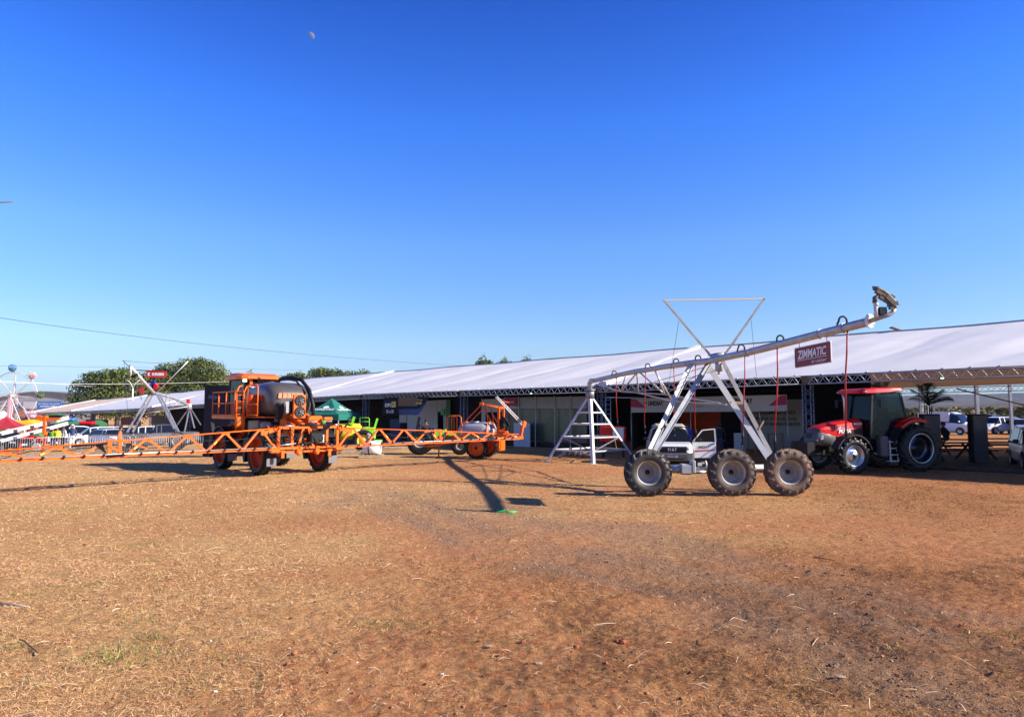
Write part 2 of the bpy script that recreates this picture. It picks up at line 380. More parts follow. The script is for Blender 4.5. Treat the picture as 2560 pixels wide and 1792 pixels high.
def ground_mat():
    m = bpy.data.materials.new('dry_grass_soil'); m.use_nodes = True; n, l = m.node_tree.nodes, m.node_tree.links
    b = n['Principled BSDF']; b.inputs['Roughness'].default_value = .95; b.inputs['Specular IOR Level'].default_value = .12
    tc = n.new('ShaderNodeTexCoord')
    def noise(sc, det=6, ro=.6, st=(1, 1, 1), rot=0, dist=0):
        mp = n.new('ShaderNodeMapping'); mp.inputs['Scale'].default_value = st; mp.inputs['Rotation'].default_value = (0, 0, rot)
        t = n.new('ShaderNodeTexNoise'); t.inputs['Scale'].default_value = sc; t.inputs['Detail'].default_value = det; t.inputs['Roughness'].default_value = ro
        t.inputs['Distortion'].default_value = dist
        l.new(tc.outputs['Object'], mp.inputs[0]); l.new(mp.outputs[0], t.inputs[0]); return t.outputs[0]
    def ramp(f, stops):
        r = n.new('ShaderNodeValToRGB'); e = r.color_ramp.elements
        while len(e) < len(stops): e.new(.5)
        for k, (p, c) in enumerate(stops): e[k].position = p; e[k].color = (*c, 1)
        l.new(f, r.inputs[0]); return r.outputs[0]
    def mix(f, a, c, typ='MIX'):
        x = n.new('ShaderNodeMix'); x.data_type = 'RGBA'; x.blend_type = typ
        if isinstance(f, float): x.inputs[0].default_value = f
        else: l.new(f, x.inputs[0])
        l.new(a, x.inputs[6])
        if isinstance(c, tuple): x.inputs[7].default_value = (*c, 1)
        else: l.new(c, x.inputs[7])
        return x.outputs[2]
    def attr(nm): a = n.new('ShaderNodeAttribute'); a.attribute_name = nm; return a.outputs['Fac']
    def math_(op, a, c):
        x = n.new('ShaderNodeMath'); x.operation = op; x.use_clamp = True
        for i, q in enumerate((a, c)):
            if isinstance(q, float): x.inputs[i].default_value = q
            else: l.new(q, x.inputs[i])
        return x.outputs[0]
    straw = ramp(noise(26, 9, .72, (1, 2.2, 1)), [(.34, (.13, .050, .020)), (.44, (.29, .115, .040)), (.54, (.46, .21, .075)), (.66, (.74, .43, .20))])
    straw2 = ramp(noise(34, 9, .74, (1, 2.6, 1), 1.1), [(.33, (.24, .115, .040)), (.44, (.46, .25, .095)), (.55, (.66, .40, .165)), (.67, (.90, .64, .33))])
    c = mix(attr('yellow'), straw, straw2)
    soil = ramp(noise(9, 8, .7), [(.36, (.36, .12, .04)), (.52, (.49, .205, .085)), (.66, (.63, .33, .155))])
    big = noise(1.6, 7, .7, (1, 1.7, 1))
    f = math_('MULTIPLY', ramp(big, [(.48, (0, 0, 0)), (.68, (1, 1, 1))]), .55)
    c = mix(f, c, soil)
    c = mix(math_('MULTIPLY', attr('bare'), ramp(noise(5, 7, .75), [(.35, (.15, .15, .15)), (.6, (1, 1, 1))])), c, soil)
    grav = ramp(noise(48, 6, .8), [(.34, (.06, .034, .020)), (.46, (.21, .125, .074)), (.56, (.36, .225, .14)), (.68, (.56, .39, .26))])
    c = mix(math_('MULTIPLY', attr('gravel'), .74), c, grav)
    c = mix(math_('MULTIPLY', attr('dark'), ramp(noise(22, 7, .8), [(.42, (1, 1, 1)), (.58, (.1, .1, .1))])), c, (.055, .028, .018))
    c = mix(math_('MULTIPLY', attr('green'), ramp(noise(30, 5, .7), [(.4, (0, 0, 0)), (.6, (.9, .9, .9))])), c, (.13, .19, .035))
    l.new(c, b.inputs['Base Color'])
    bp = n.new('ShaderNodeBump'); bp.inputs['Strength'].default_value = .9; bp.inputs['Distance'].default_value = .035
    l.new(noise(30, 8, .8, (1, 1.6, 1), .4), bp.inputs['Height'])
    b2 = n.new('ShaderNodeBump'); b2.inputs['Strength'].default_value = .6; b2.inputs['Distance'].default_value = .12
    l.new(noise(6, 6, .7), b2.inputs['Height']); l.new(bp.outputs[0], b2.inputs['Normal']); l.new(b2.outputs[0], b.inputs['Normal'])
    return m
me.materials.append(ground_mat())
go = bpy.data.objects.new('ground', me); COL.objects.link(go); tag(go, 'dry straw covered red soil field', kind='structure')
# loose straw, pebbles, clods, green tufts ------------------------------------------------------------------
def attr_mat(name, stops, rough=.85, spec=.2, trl=0.):
    m = bpy.data.materials.new(name); m.use_nodes = True; n, l = m.node_tree.nodes, m.node_tree.links
    b = n['Principled BSDF']; b.inputs['Roughness'].default_value = rough; b.inputs['Specular IOR Level'].default_value = spec
    a = n.new('ShaderNodeAttribute'); a.attribute_name = 'tone'; r = n.new('ShaderNodeValToRGB'); e = r.color_ramp.elements
    while len(e) < len(stops): e.new(.5)
    for k, (p, c) in enumerate(stops): e[k].position = p; e[k].color = (*c, 1)
    l.new(a.outputs['Fac'], r.inputs[0]); l.new(r.outputs[0], b.inputs['Base Color'])
    if trl:
        t = n.new('ShaderNodeBsdfTranslucent'); l.new(r.outputs[0], t.inputs[0]); mx = n.new('ShaderNodeMixShader'); mx.inputs[0].default_value = trl
        l.new(b.outputs[0], mx.inputs[1]); l.new(t.outputs[0], mx.inputs[2]); l.new(mx.outputs[0], n['Material Output'].inputs[0])
    return m
def blades(name, x, y, L, wd, tilt, tone, m, kind='stuff', yawb=None, label=None):
    n = len(x); yaw = RNG.random(n)*2*PI if yawb is None else yawb
    z = np.interp(tt(x, y), TT, TZ)+relief(x, y)+.004
    d = np.stack([np.cos(yaw)*np.cos(tilt), np.sin(yaw)*np.cos(tilt), np.sin(tilt)], -1)*L[:, None]
    s = np.stack([-np.sin(yaw), np.cos(yaw), RNG.normal(0, .5, n)], -1)*wd[:, None]*.5
    b = np.stack([x, y, z], -1); k = np.stack([-np.sin(yaw), np.cos(yaw), np.zeros(n)], -1)*(RNG.normal(0, .12, n)*L)[:, None]
    mid = b+d*.5+k; mid[:, 2] += L*.08
    V = np.stack([b-s, b+s, mid+s, mid-s, b+d+s*.4, b+d-s*.4], 1).reshape(-1, 3)
    o = np.arange(n)[:, None]*6; F = np.concatenate([o+np.array([[0, 1, 2, 3]]), o+np.array([[3, 2, 4, 5]])], 0)
    me = np_mesh(name, V, F); at = me.attributes.new('tone', 'FLOAT', 'POINT'); at.data.foreach_set('value', np.repeat(tone, 6).astype(np.float32))
    me.materials.append(m); o = bpy.data.objects.new(name, me); COL.objects.link(o); tag(o, label, kind=kind); return o
def scatter(n, y0, y1, pw=1.0):
    u = RNG.random(n); y = y0*(y1/y0)**(u**pw); x = (RNG.random(n)*2-1)*(y*.80+.6); return x, y
x, y = scatter(560000, 4.6, 34, 1.1); x2, y2 = scatter(200000, 4.6, 11, 1.0); x, y = np.concatenate([x, x2]), np.concatenate([y, y2])
g, bare, yel, grn, drk = masks(x, y)
cl = fbm(x*2.2, y*2.2, 3, 33)
keep = RNG.random(len(x)) < np.clip((cl-.24)*2.6, .12, 1)*(1-.88*g)*(1-.7*bare)
x, y, yel, drk = x[keep], y[keep], yel[keep], drk[keep]; n = len(x)
far = np.clip(y/9, .8, 2.4)
L = RNG.gamma(3, .0105, n)*np.sqrt(far)+.010; wd = (.0016+RNG.random(n)*.0022)*far
tone = np.clip(RNG.beta(2, 2.2, n)*.9+yel*.26-drk*.34-.018*np.clip(x, -4, 8)-.01, 0, 1)
blades('straw', x, y, L, wd, np.abs(RNG.normal(.06, .30, n)), tone,
       attr_mat('straw_blades', [(0, (.045, .018, .009)), (.25, (.20, .085, .034)), (.55, (.48, .235, .095)), (1, (.88, .60, .33))], trl=.1), label='loose dry straw lying over the red soil')
def tufts(n, spots):
    xs, ys_ = [], []
    for (cx, cy, rx, ry, k) in spots:
        a = RNG.normal(0, 1, (k, 2)); xs.append(cx+a[:, 0]*rx*.5); ys_.append(cy+a[:, 1]*ry*.5)
    return np.concatenate(xs), np.concatenate(ys_)
def gp(px, py):
    d = ray(px, py); k = CAMH/-d.z; return d.x*k, d.y*k
sp = []
for (px, py, w, k) in [(320, 1640, .45, 420), (270, 1650, .22, 200), (350, 1552, .30, 170), (385, 1600, .16, 130), (40, 1622, .2, 120), (45, 1490, .22, 120), (90, 1282, 1.2, 300), (140, 1300, .9, 240), (20, 1270, 1.2, 300),
    (180, 1345, .6, 90), (400, 1440, .18, 60), (190, 1492, .25, 90), (275, 1680, .2, 70), (500, 1716, .25, 100), (640, 1710, .2, 60), (90, 1715, .3, 100), (2530, 1590, .3, 160), (2235, 1615, .2, 70), (1085, 1567, .1, 30), (550, 1640, .25, 60), (60, 1325, .5, 90), (5, 1590, .15, 90)]:
    cx, cy = gp(px, py); sp.append((cx, cy, w*1.25, w*.9, int(k*.45)))
x, y = tufts(0, sp); n = len(x)
blades('green_grass', x, y, RNG.gamma(4, .011, n)+.015, .003+RNG.random(n)*.004, RNG.random(n)*1.1+.1, RNG.random(n),
       attr_mat('green_blades', [(0, (.07, .11, .02)), (.5, (.22, .27, .06)), (1, (.62, .50, .20))], trl=.2), label='sparse green grass tufts growing in the dry field')
# long pale stalks
x, y = scatter(1500, 4.8, 20, 1.0); n = len(x)
blades('dry_stalks', x, y, RNG.gamma(3, .03, n)+.04, .003+RNG.random(n)*.003, np.abs(RNG.normal(.02, .10, n)), .35+.65*RNG.random(n),
       attr_mat('stalks', [(0, (.10, .045, .025)), (.5, (.45, .28, .14)), (1, (.85, .68, .45))]), label='long pale stalks strewn over the field')
def rocks(name, x, y, s, tone, m, label):
    n = len(x); base = np.array([[1, 0, 0], [0, 1, 0], [-1, 0, 0], [0, -1, 0], [0, 0, .8], [0, 0, -.5]])
    V = base[None]*(.6+.8*RNG.random((n, 6, 1)))*s[:, None, None]*np.array([1, 1, .75]); a = RNG.random(n)*6.28
    c, sn = np.cos(a)[:, None], np.sin(a)[:, None]; V = np.stack([V[..., 0]*c-V[..., 1]*sn, V[..., 0]*sn+V[..., 1]*c, V[..., 2]], -1)
    z = np.interp(tt(x, y), TT, TZ)+relief(x, y); V = V+np.stack([x, y, z+s*.25], -1)[:, None]
    F = np.array([[0, 1, 4], [1, 2, 4], [2, 3, 4], [3, 0, 4], [1, 0, 5], [2, 1, 5], [3, 2, 5], [0, 3, 5]])
    F = (np.arange(n)[:, None, None]*6+F[None]).reshape(-1, 3); me = np_mesh(name, V.reshape(-1, 3), F)
    at = me.attributes.new('tone', 'FLOAT', 'POINT'); at.data.foreach_set('value', np.repeat(tone, 6).astype(np.float32))
    me.materials.append(m); o = bpy.data.objects.new(name, me); COL.objects.link(o); tag(o, label, kind='stuff')
x, y = scatter(190000, 4.8, 26, 1.1); g = masks(x, y)[0]; k = RNG.random(len(x)) < g*.5; x, y = x[k], y[k]
rocks('gravel', x, y, RNG.gamma(2.5, .0018, len(x))*np.clip(y/9, .8, 2)+.0025, RNG.random(len(x)), attr_mat('gravel_stones', [(0, (.08, .05, .032)), (.6, (.27, .175, .11)), (1, (.55, .42, .30))], .95, .05), 'grey gravel spread along the wheel track')
x, y = scatter(3600, 4.8, 30, 1.1); k = RNG.random(len(x)) < .25+.75*masks(x, y)[4]; x, y = x[k], y[k]
rocks('soil_clods', x, y, RNG.gamma(2.0, .0042, len(x))+.004, RNG.random(len(x)), attr_mat('clods', [(0, (.09, .04, .022)), (.5, (.22, .085, .04)), (1, (.50, .20, .09))], .95), 'small red and dark soil clods scattered on the field')

# thin blue air between here and the hills
def haze():
    me = bpy.data.meshes.new('haze'); m = MB(); m.box((1500, 1400, 48), (6600, 3100, 112)); me.from_pydata(m.v, [], m.f); me.update()
    mt = bpy.data.materials.new('air'); mt.use_nodes = True; n, l = mt.node_tree.nodes, mt.node_tree.links; n.remove(n['Principled BSDF'])
    pv = n.new('ShaderNodeVolumePrincipled'); pv.inputs['Color'].default_value = (.62, .74, 1, 1); pv.inputs['Density'].default_value = .00007; pv.inputs['Anisotropy'].default_value = .1
    l.new(pv.outputs[0], n['Material Output'].inputs['Volume']); me.materials.append(mt)
    o = bpy.data.objects.new('haze', me); COL.objects.link(o); tag(o, 'thin blue haze before the far hills', kind='stuff')
haze()
# ------------------------------------------------------------------ wheels
def tyre_mb(R0, w, rr, lug=22, lh=.035, lw=.05, n=44, sw=.25, lugtop=.5):
    """axle along local Y, outer face at -Y; chevron lugs"""
    mb = MB(); h = w/2; b = R0-lh
    prof = [(rr, -h*.72), (rr+.015, -h*.86), (rr+(b-rr)*.5, -h*1.0), (b-.035, -h*.93), (b-.005, -h*.72), (b, 0), (b-.005, h*.72), (b-.035, h*.93), (rr+(b-rr)*.5, h), (rr+.015, h*.86), (rr, h*.72)]
    mb.lathe([(r, y) for r, y in prof], n, axis='Y')
    for side in (-1, 1):
        for k in range(lug):
            a0 = 2*PI*(k+(.5 if side > 0 else 0))/lug
            st = [(.02, 0, b-.01, R0), (h*.5, .5*sw, b-.012, R0), (h*.86, sw, b-.03, R0-.008), (h*1.02, sw*1.12, rr+(b-rr)*.66, rr+(b-rr)*.66+lh*.9)]
            vs = []
            for (y, da, r0, r1) in st:
                t = lw/R0*(1 if y < h*.9 else 1.2)
                for (rq, dt) in ((r0, -t*.65), (r0, t*.65), (r1, t*.42), (r1, -t*.42)):
                    a = a0+da+dt; yy = y if rq == r1 else y*.98
                    vs.append((rq*math.cos(a), side*yy, rq*math.sin(a)))
            fs = []
            for i in range(3):
                for j in range(4):
                    p, q = i*4+j, i*4+(j+1) % 4; fs.append((p, q, q+4, p+4) if side > 0 else (p, p+4, q+4, q))
            fs.append((0, 1, 2, 3)); fs.append((12, 13, 14, 15)); mb.add(vs, fs)
    return mb
def rim_mb(rr, w, dish=.12, hub=.10, bolts=8, n=36):
    h = w/2; mb = MB()
    mb.lathe([(rr+.012, -h*.76), (rr+.018, -h*.80), (rr-.005, -h*.80), (rr-.03, -h*.55), (rr-.04, -h*.2), (rr-.05, -h+dish+.02), (rr*.62, -h+dish+.05), (rr*.5, -h+dish), (hub, -h+dish), (hub, -h+dish-.03), (0.001, -h+dish-.03)], n, axis='Y')
    mb.lathe([(rr+.012, h*.76), (rr-.01, h*.78), (rr-.04, h*.4), (rr-.045, 0)], n, axis='Y')
    for k in range(bolts):
        a = 2*PI*k/bolts; mb.lathe([(.014, 0), (.014, -.03), (.001, -.03)], 6, c=(rr*.42*math.cos(a), -h+dish, rr*.42*math.sin(a)), axis='Y')
    return mb
_wm = {}
def wheel(parent, c, R0, w, rr, rim='rim_grey', tyre='rubber', flip=False, yaw=0, **kw):
    key = (R0, w, rr, rim, tyre, tuple(sorted(kw.items())))
    if key not in _wm:
        rk = {k: kw.pop(k) for k in ('dish', 'hub', 'bolts') if k in kw}
        r = rim_mb(rr, w, **rk).build('wheel', M_[rim]); t = tyre_mb(R0, w, rr, **kw).build('tyre', M_[tyre], r)
        hb = MB(); hb.lathe([(.07, -w/2+rk.get('dish', .12)-.03), (.065, -w/2+rk.get('dish', .12)-.07), (.001, -w/2+rk.get('dish', .12)-.075)], 12, axis='Y')
        hb.build('hub_cap', M_['black_metal'], r); _wm[key] = r; o = r
        o.parent = parent; o.location = c
    else: o = copy_tree(_wm[key], loc=c, parent=parent)
    o.rotation_euler = (0, random.random()*2*PI*0, yaw+(PI if flip else 0)); return o
# ------------------------------------------------------------------ marquees
DV = Vector((-.731, .682, 0)); NV = Vector((.682, .731, 0)); E0 = Vector((17.5, 25.4, 0))
EH = lambda t: float(np.interp(t, [-20, 0, 17, 39, 70, 95, 144], [3.98, 3.87, 3.62, 3.50, 2.86, 2.32, 1.66]))
RH = lambda t: float(np.interp(t, [-20, 0, 17, 49, 71, 95, 118, 144], [6.8, 6.66, 6.42, 6.08, 5.80, 5.08, 4.6, 4.1]))
def tp(t, n, z): return E0+DV*t+NV*n+Vector((0, 0, z))        # n measured from the eave line
SPAN = 10.8
RG = np.random.default_rng(5)
def slope(t0, t1, side, m, parent, name):
    nu, nv = int((t1-t0)*4), 34; rings = []
    ph = RG.random(40)*6.28
    for i in range(nu+1):
        t = t0+(t1-t0)*i/nu; row = []
        for j in range(nv+1):
            f = j/nv; n = SPAN*f if side == 0 else 2*SPAN-SPAN*f
            z = EH(t)+.06+(RH(t)-EH(t)-.06)*f
            bay = ((t-6.4) % 11.0)/11.0
            z -= (.10*math.sin(PI*f))*(.6+.4*math.sin(PI*bay))           # sag of the sheet
            z -= .17*math.exp(-((bay-.5)/.16)**2)*math.sin(PI*min(1, f*1.15))*0
            # long diagonal folds of the fabric
            d = (t-t0)*.55+n*.9
            z += .030*math.sin(d*1.15+ph[0])*math.sin(PI*f)+.018*math.sin(d*2.7+ph[1]+t*.2)*math.sin(PI*f)+.012*math.sin(t*3.1+n*1.1+ph[2])*math.sin(PI*f)
            z += .17*abs(math.sin(PI*(t-6.4)/5.5+n*.27+.3*math.sin(n*.5)))**.6*math.sin(PI*f)**.7+.004*math.sin(t*5.3+n*1.7+ph[3])*math.sin(PI*f)
            z += .03*math.sin(PI*(t-6.4)/5.5+.6)*f**6
            row.append(tp(t, n, z))
        rings.append(row)
    if side == 0: rings = [r[::-1] for r in rings]
    mb = MB(); mb.loft(rings, smooth=True, closed=False, caps=False); return mb.build(name, m, parent)
def truss(mb, a, b, w, h, pitch, r=.024, rd=.013, n=6, faces=(0, 1, 2, 3)):
    """box lattice from a to b; top chords on the line, h down, w to NV side"""
    a, b = Vector(a), Vector(b); L = (b-a).length; d = (b-a)/L; sd = Vector((d.y, -d.x, 0)).normalized()*-1 if abs(d.z) < .9 else Vector((1, 0, 0))
    up = sd.cross(d)*-1 if abs(d.z) < .9 else Vector((0, 1, 0))
    if abs(d.z) < .9 and up.z < 0: up = -up
    cs = [a*0, sd*w, sd*w-up*h, -up*h]
    for c in cs: mb.tube([a+c, b+c], r, n)
    k = max(1, round(L/pitch)); 
    for f in faces:
        c0, c1 = cs[f], cs[(f+1) % 4]
        for i in range(k):
            p0, p1 = a+d*(L*i/k), a+d*(L*(i+1)/k); pm = (p0+p1)/2
            mb.tube([p0+c1, pm+c0], rd, 4, cap=False); mb.tube([pm+c0, p1+c1], rd, 4, cap=False)
def column(parent, t, n, ztop, w=.34, name='column', m='galv_dark'):
    p = tp(t, n, 0); zg = gz(p.x, p.y); mb = MB()
    q = [p+DV*dx*w+NV*dy*w for dx, dy in ((0, 0), (1, 0), (1, 1), (0, 1))]
    for v in q: mb.tube([(v.x, v.y, zg), (v.x, v.y, ztop)], .026, 6)
    k = int((ztop-zg)/.42)
    for f in range(4):
        a, b = q[f], q[(f+1) % 4]
        for i in range(k):
            z0 = zg+(ztop-zg)*i/k; z1 = zg+(ztop-zg)*(i+1)/k
            mb.tube([(a.x, a.y, z0), (b.x, b.y, z0)], .012, 4, cap=False)
            mb.tube([(a.x, a.y, z0), (b.x, b.y, z1)], .010, 4, cap=False)
    c = p+(DV+NV)*w/2; mb.box((c.x, c.y, zg+.02), (.6, .6, .04)); return mb.build(name, M_[m], parent)
MQ = [(-15.6, 17.4, 'nearest white marquee bay group with a wrinkled roof above the red tractor', 'pvc_white'),
      (17.4, 50.4, 'white marquee over the banner stands and the glazed booth, second from the right', 'pvc_white'),
      (50.4, 83.4, 'white marquee whose roof rises right behind the orange sprayer and green canopy', 'pvc_white'),
      (83.4, 116.4, 'white marquee behind the far irrigation span with the red banner', 'pvc_white'),
      (116.4, 143.4, 'beige tan roofed marquee at the far left end of the row', 'pvc_tan')]
for (t0, t1, lab, mn) in MQ:
    b = tp(t0, 0, 0); mq = thing('marquee', lab, 'marquee', (0, 0, 0), 0, 'marquees in one long row')
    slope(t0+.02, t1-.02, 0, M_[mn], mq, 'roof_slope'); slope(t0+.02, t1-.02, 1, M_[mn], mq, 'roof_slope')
    # pale seam strip lying over the joint at the far end
    mb = MB(); ring = []
    for j in range(23):
        f = j/22; z = EH(t1)+.06+(RH(t1)-EH(t1)-.06)*f-.02*math.sin(PI*f)*.8+.10+.004*(j % 2)
        ring.append([tp(t1-.46, SPAN*f, z+.06), tp(t1-.18, SPAN*f, z+.12), tp(t1+.06, SPAN*f, z+.06), tp(t1+.06, SPAN*f, z-.22), tp(t1-.46, SPAN*f, z-.22)])
    mb.loft(ring); mb.build('seam_strip', M_['steel_white'], mq)
    mb = MB(); mb.tube([*[tp(t0+(t1-t0)*i/30, SPAN, RH(t0+(t1-t0)*i/30)+.03+.03*math.sin(PI*(t0+(t1-t0)*i/30-6.4)/5.5+.6)) for i in range(31)]], .05, 8); mb.build('ridge_beam', M_['galv'], mq)
    t = t0; far = t0 > 80
    joints = [t0+11*k for k in range(4) if t0+11*k <= t1+.1]
    if t1 > 143: joints = [t0, t0+11, t0+22, t1]
    for a, c in zip(joints[:-1], joints[1:]):
        mb = MB(); truss(mb, tp(a+.18, 0, EH(a)+.0), tp(c-.18, 0, EH(c)+.0), .30, .32, .46 if not far else .6, r=.026 if not far else .03, rd=.014 if not far else .018)
        # clamps holding the sheet down over the top chord
        k = int((c-a)/.9)
        for i in range(k):
            q = tp(a+.5+i*.9, -.02, EH(a+.5+i*.9)+.03); mb.tube([q+DV*.12+Vector((0, 0, -.02)), q-DV*.10-NV*.04+Vector((0, 0, .07))], .022, 5)
        mb.build('eave_truss', M_['galv'], mq)
        if not far:
            mb = MB(); truss(mb, tp(a, 2*SPAN, EH(a)-.0), tp(c, 2*SPAN, EH(c)-.0), .30, .32, .6); mb.build('rear_truss', M_['galv_dark'], mq)
    for a in joints[:-1] if t1 < 143 else joints:
        mb = MB(); p = tp(a, .15, EH(a)-.15); mb.box(p, (.36, .36, .36), rot=(0, 0, math.atan2(DV.y, DV.x))); mb.build('corner_block', M_['rust'], mq)
        column(mq, a-.17, 0, EH(a)-.33)
        column(mq, a-.17, 2*SPAN-.34, EH(a)-.33)
    mb = MB()      # rafters
    for a in joints[:-1]:
        if far: continue
        for s_ in (0, 1):
            n0 = 0 if s_ == 0 else 2*SPAN
            p, q = tp(a, n0, EH(a)-.02), tp(a, SPAN, RH(a)-.12)
            for dx in (-.12, .12): mb.tube([p+DV*dx, q+DV*dx], .022, 5); mb.tube([p+DV*dx-Vector((0, 0, .3)), q+DV*dx-Vector((0, 0, .3))], .022, 5)
            for i in range(20):
                e0 = p.lerp(q, i/20); e1 = p.lerp(q, (i+1)/20); mb.tube([e0+DV*-.12, e1+DV*-.12-Vector((0, 0, .3))], .012, 4, cap=False); mb.tube([e0+DV*.12-Vector((0, 0, .3)), e1+DV*.12], .012, 4, cap=False)
    if mb.v: mb.build('rafter_truss', M_['galv_dark'], mq)
# low tan gable end strip at far left
# ------------------------------------------------------------------ near irrigation machine
PXP, PZP = [1400, 1477, 1790, 2177, 2300], [34.0, 31.6, 20.6, 14.3, 13.0]
def pz(px): return 1/float(np.interp(px, [1477, 2177, 2300], [1/31.6, 1/14.3, 1/12.8]))
def PP(px, py): return P(px, py, pz(px))
pv = thing('irrigation_machine', 'galvanised centre pivot irrigation span with ladder tower, three tractor wheels and red drop hoses', 'irrigation machine', G(1790, 20.0))
org = Vector(pv.location)
def pb(mb, name, m, par=None):
    o = mb.build(name, M_[m]); o.parent = pv if par is None else par
    o.matrix_parent_inverse = Matrix.Identity(4)
    if par is None: o.location = -org
    return o
pipe_px = [(1487, 951), (1540, 939), (1592, 928), (1655, 918), (1720, 908), (1775, 902), (1800, 896), (1870, 881), (1945, 862), (2050, 835), (2110, 820), (2172, 804)]
pp_ = [PP(*q) for q in pipe_px]
mb = MB()
a0 = pp_[0]
elb = [Vector((3.62, 31.75, a0.z-.55)), Vector((3.62, 31.75, a0.z-.12)), Vector((3.66, 31.62, a0.z+.0)), a0+Vector((0, -.15, 0))]
mb.tube(elb, [.12, .12, .115, .10], 14); mb.tube(pp_, .098, 16)
for q in (1, 2, 4, 7, 9, 10): mb.tube([pp_[q]-(pp_[q+1]-pp_[q]).normalized()*.03, pp_[q]+(pp_[q+1]-pp_[q]).normalized()*.03], .115, 14)
pb(mb, 'main_pipe', 'galv')
# pivot tower
top = Vector((3.62, 31.75, a0.z-.55))
mb = MB(); mb.tube([top+Vector((0, 0, -.25)), top+Vector((0, 0, .15))], .20, 16); mb.tube([top+Vector((0, 0, .1)), top+Vector((0, 0, .16))], .26, 16)
for s_ in range(8):
    a = s_*PI/4; mb.box(top+Vector((.23*math.cos(a), .23*math.sin(a), .19)), (.03, .03, .06))
pb(mb, 'swivel_joint', 'galv_dark')
feet = [G(1364, 31.3), G(1482, 29.75), G(1590, 31.6), G(1482, 33.6)]
legtops = [top+Vector((-.14, 0, -.2)), top+Vector((0, -.14, -.2)), top+Vector((.14, 0, -.2)), top+Vector((0, .14, -.2))]
for f, lt in zip(feet, legtops):
    mb = MB(); w_ = .13; d = (f-lt).normalized(); c_ = Vector((3.62, 31.75, 0)); out = Vector((f.x-c_.x, f.y-c_.y, 0)).normalized(); sd = Vector((-out.y, out.x, 0))
    for sgn in (-1, 1):                      # angle iron: two flanges
        e = (sd*sgn-out*.9).normalized()*w_
        mb.add([lt, lt+e, f+e, f, lt+out*.012, lt+e+out*.012, f+e+out*.012, f+out*.012], [(0, 1, 2, 3), (7, 6, 5, 4), (0, 4, 5, 1), (1, 5, 6, 2), (2, 6, 7, 3), (3, 7, 4, 0)])
    mb.box(f+Vector((0, 0, .015)), (.28, .28, .03)); pb(mb, 'tower_leg', 'steel_white')
for zf in (.24, .42, .62, .82):
    for i in range(4):
        p = legtops[i].lerp(feet[i], zf); q = legtops[(i+1) % 4].lerp(feet[(i+1) % 4], zf); mb = MB(); mb.beam(p, q, .05, .07); pb(mb, 'tower_rung', 'galv' if i in (1, 2) else 'steel_white')
mb = MB()
for i, (za, zb) in enumerate([(.62, .82), (.82, .62)]):
    mb.beam(legtops[0].lerp(feet[0], .62), legtops[1].lerp(feet[1], .82), .04); mb.beam(legtops[1].lerp(feet[1], .82), legtops[2].lerp(feet[2], .62), .04)
    mb.beam(legtops[2].lerp(feet[2], .42), legtops[2].lerp(feet[2], .82)+Vector((-.5, .4, 0)), .03)
pb(mb, 'tower_brace', 'galv')
# trussing under the pipe
def rods(lst, name, m, r):
    for (a, b) in lst:
        mb = MB(); mb.tube([a, b], r, 6); pb(mb, name, m)
J1 = P(1553, 979, pz(1553)-.0); J2 = P(1662, 986, pz(1640)+.2); 
J1b = J1+Vector((.75, .25, -.05)); J2b = P(1816, 1011, 20.9)
rods([(PP(1565, 934), J1), (PP(1592, 932), J1), (PP(1600, 931), J2), (PP(1638, 924), J2), (PP(1592, 932), J1b), (PP(1637, 926), P(1681, 1003, 25.3))], 'truss_strut', 'galv', .032)
rods([(J1, J2), (J1b, P(1681, 1003, 25.3)), (PP(1490, 960), J1), (P(1681, 1003, 25.3), J2b), (J2, P(1800, 1008, 21.4))], 'truss_rod', 'galv', .026)
rods([(P(1480, 968, 31.4), J1), (J1, P(1775, 914, 21.2)), (J1b, P(1790, 925, 20.8)), (J2, P(1778, 918, 21.1))], 'tie_rod', 'galv_dark', .012)
# wheel tower: legs to base beam, sunlit and shaded tones put into their colours
BY = 19.75
def leg(a, b, w_, m):
    mb = MB(); d = (b-a).normalized(); mb.beam(a, b, w_, .015, up=(0, -1, 0)); mb.beam(a+Vector((.5*w_, .05, 0)), b+Vector((.5*w_, .05, 0)), .015, w_*.8, up=(0, -1, 0)); pb(mb, 'wheel_tower_leg', m)
leg(P(1730, 905, 22.0), P(1610, 1158, BY+.25), .165, 'steel_white')
leg(P(1774, 905, 21.0), P(1620, 1158, BY-.02), .17, 'galv_dark')
leg(P(1768, 910, 21.0), P(1930, 1158, BY-.02), .17, 'steel_white')
leg(P(1806, 903, 20.4), P(1940, 1158, BY+.25), .12, 'rim_grey')
for a_, b_, w_ in ((P(1826, 1007, 20.5), P(1856, 1007, 20.7), .09), (P(1652, 1074, 20.3), P(1664, 1062, 20.3), .04), (P(1895, 1075, 19.6), P(1908, 1052, 19.7), .05)): mb = MB(); mb.beam(a_, b_, .05, w_); pb(mb, 'leg_brace', 'rust')
bL, bR = P(1600, 1166, BY), P(2000, 1160, BY); bz = .70
mb = MB(); mb.tube([(bL.x, BY, bz), (bR.x, BY, bz)], .085, 14); mb.beam((bL.x, BY, bz-.13), (bR.x, BY, bz-.13), .04)
pb(mb, 'base_beam', 'steel_white')
mb = MB(); gx = P(1732, 1160, BY).x
mb.tube([(gx-.75, BY-.02, bz-.05), (gx-.45, BY-.02, bz-.05), (gx-.42, BY-.02, bz-.05)], [.10, .115, .13], 12); mb.box((gx-.22, BY-.05, bz-.04), (.34, .30, .30), bev=.04); mb.box((gx-.02, BY-.04, bz+.03), (.10, .34, .36), bev=.02)
mb.tube([(gx-.0, BY-.02, bz-.12), (gx+.35, BY-.02, bz-.12)], [.07, .05], 10); pb(mb, 'gearbox', 'galv')
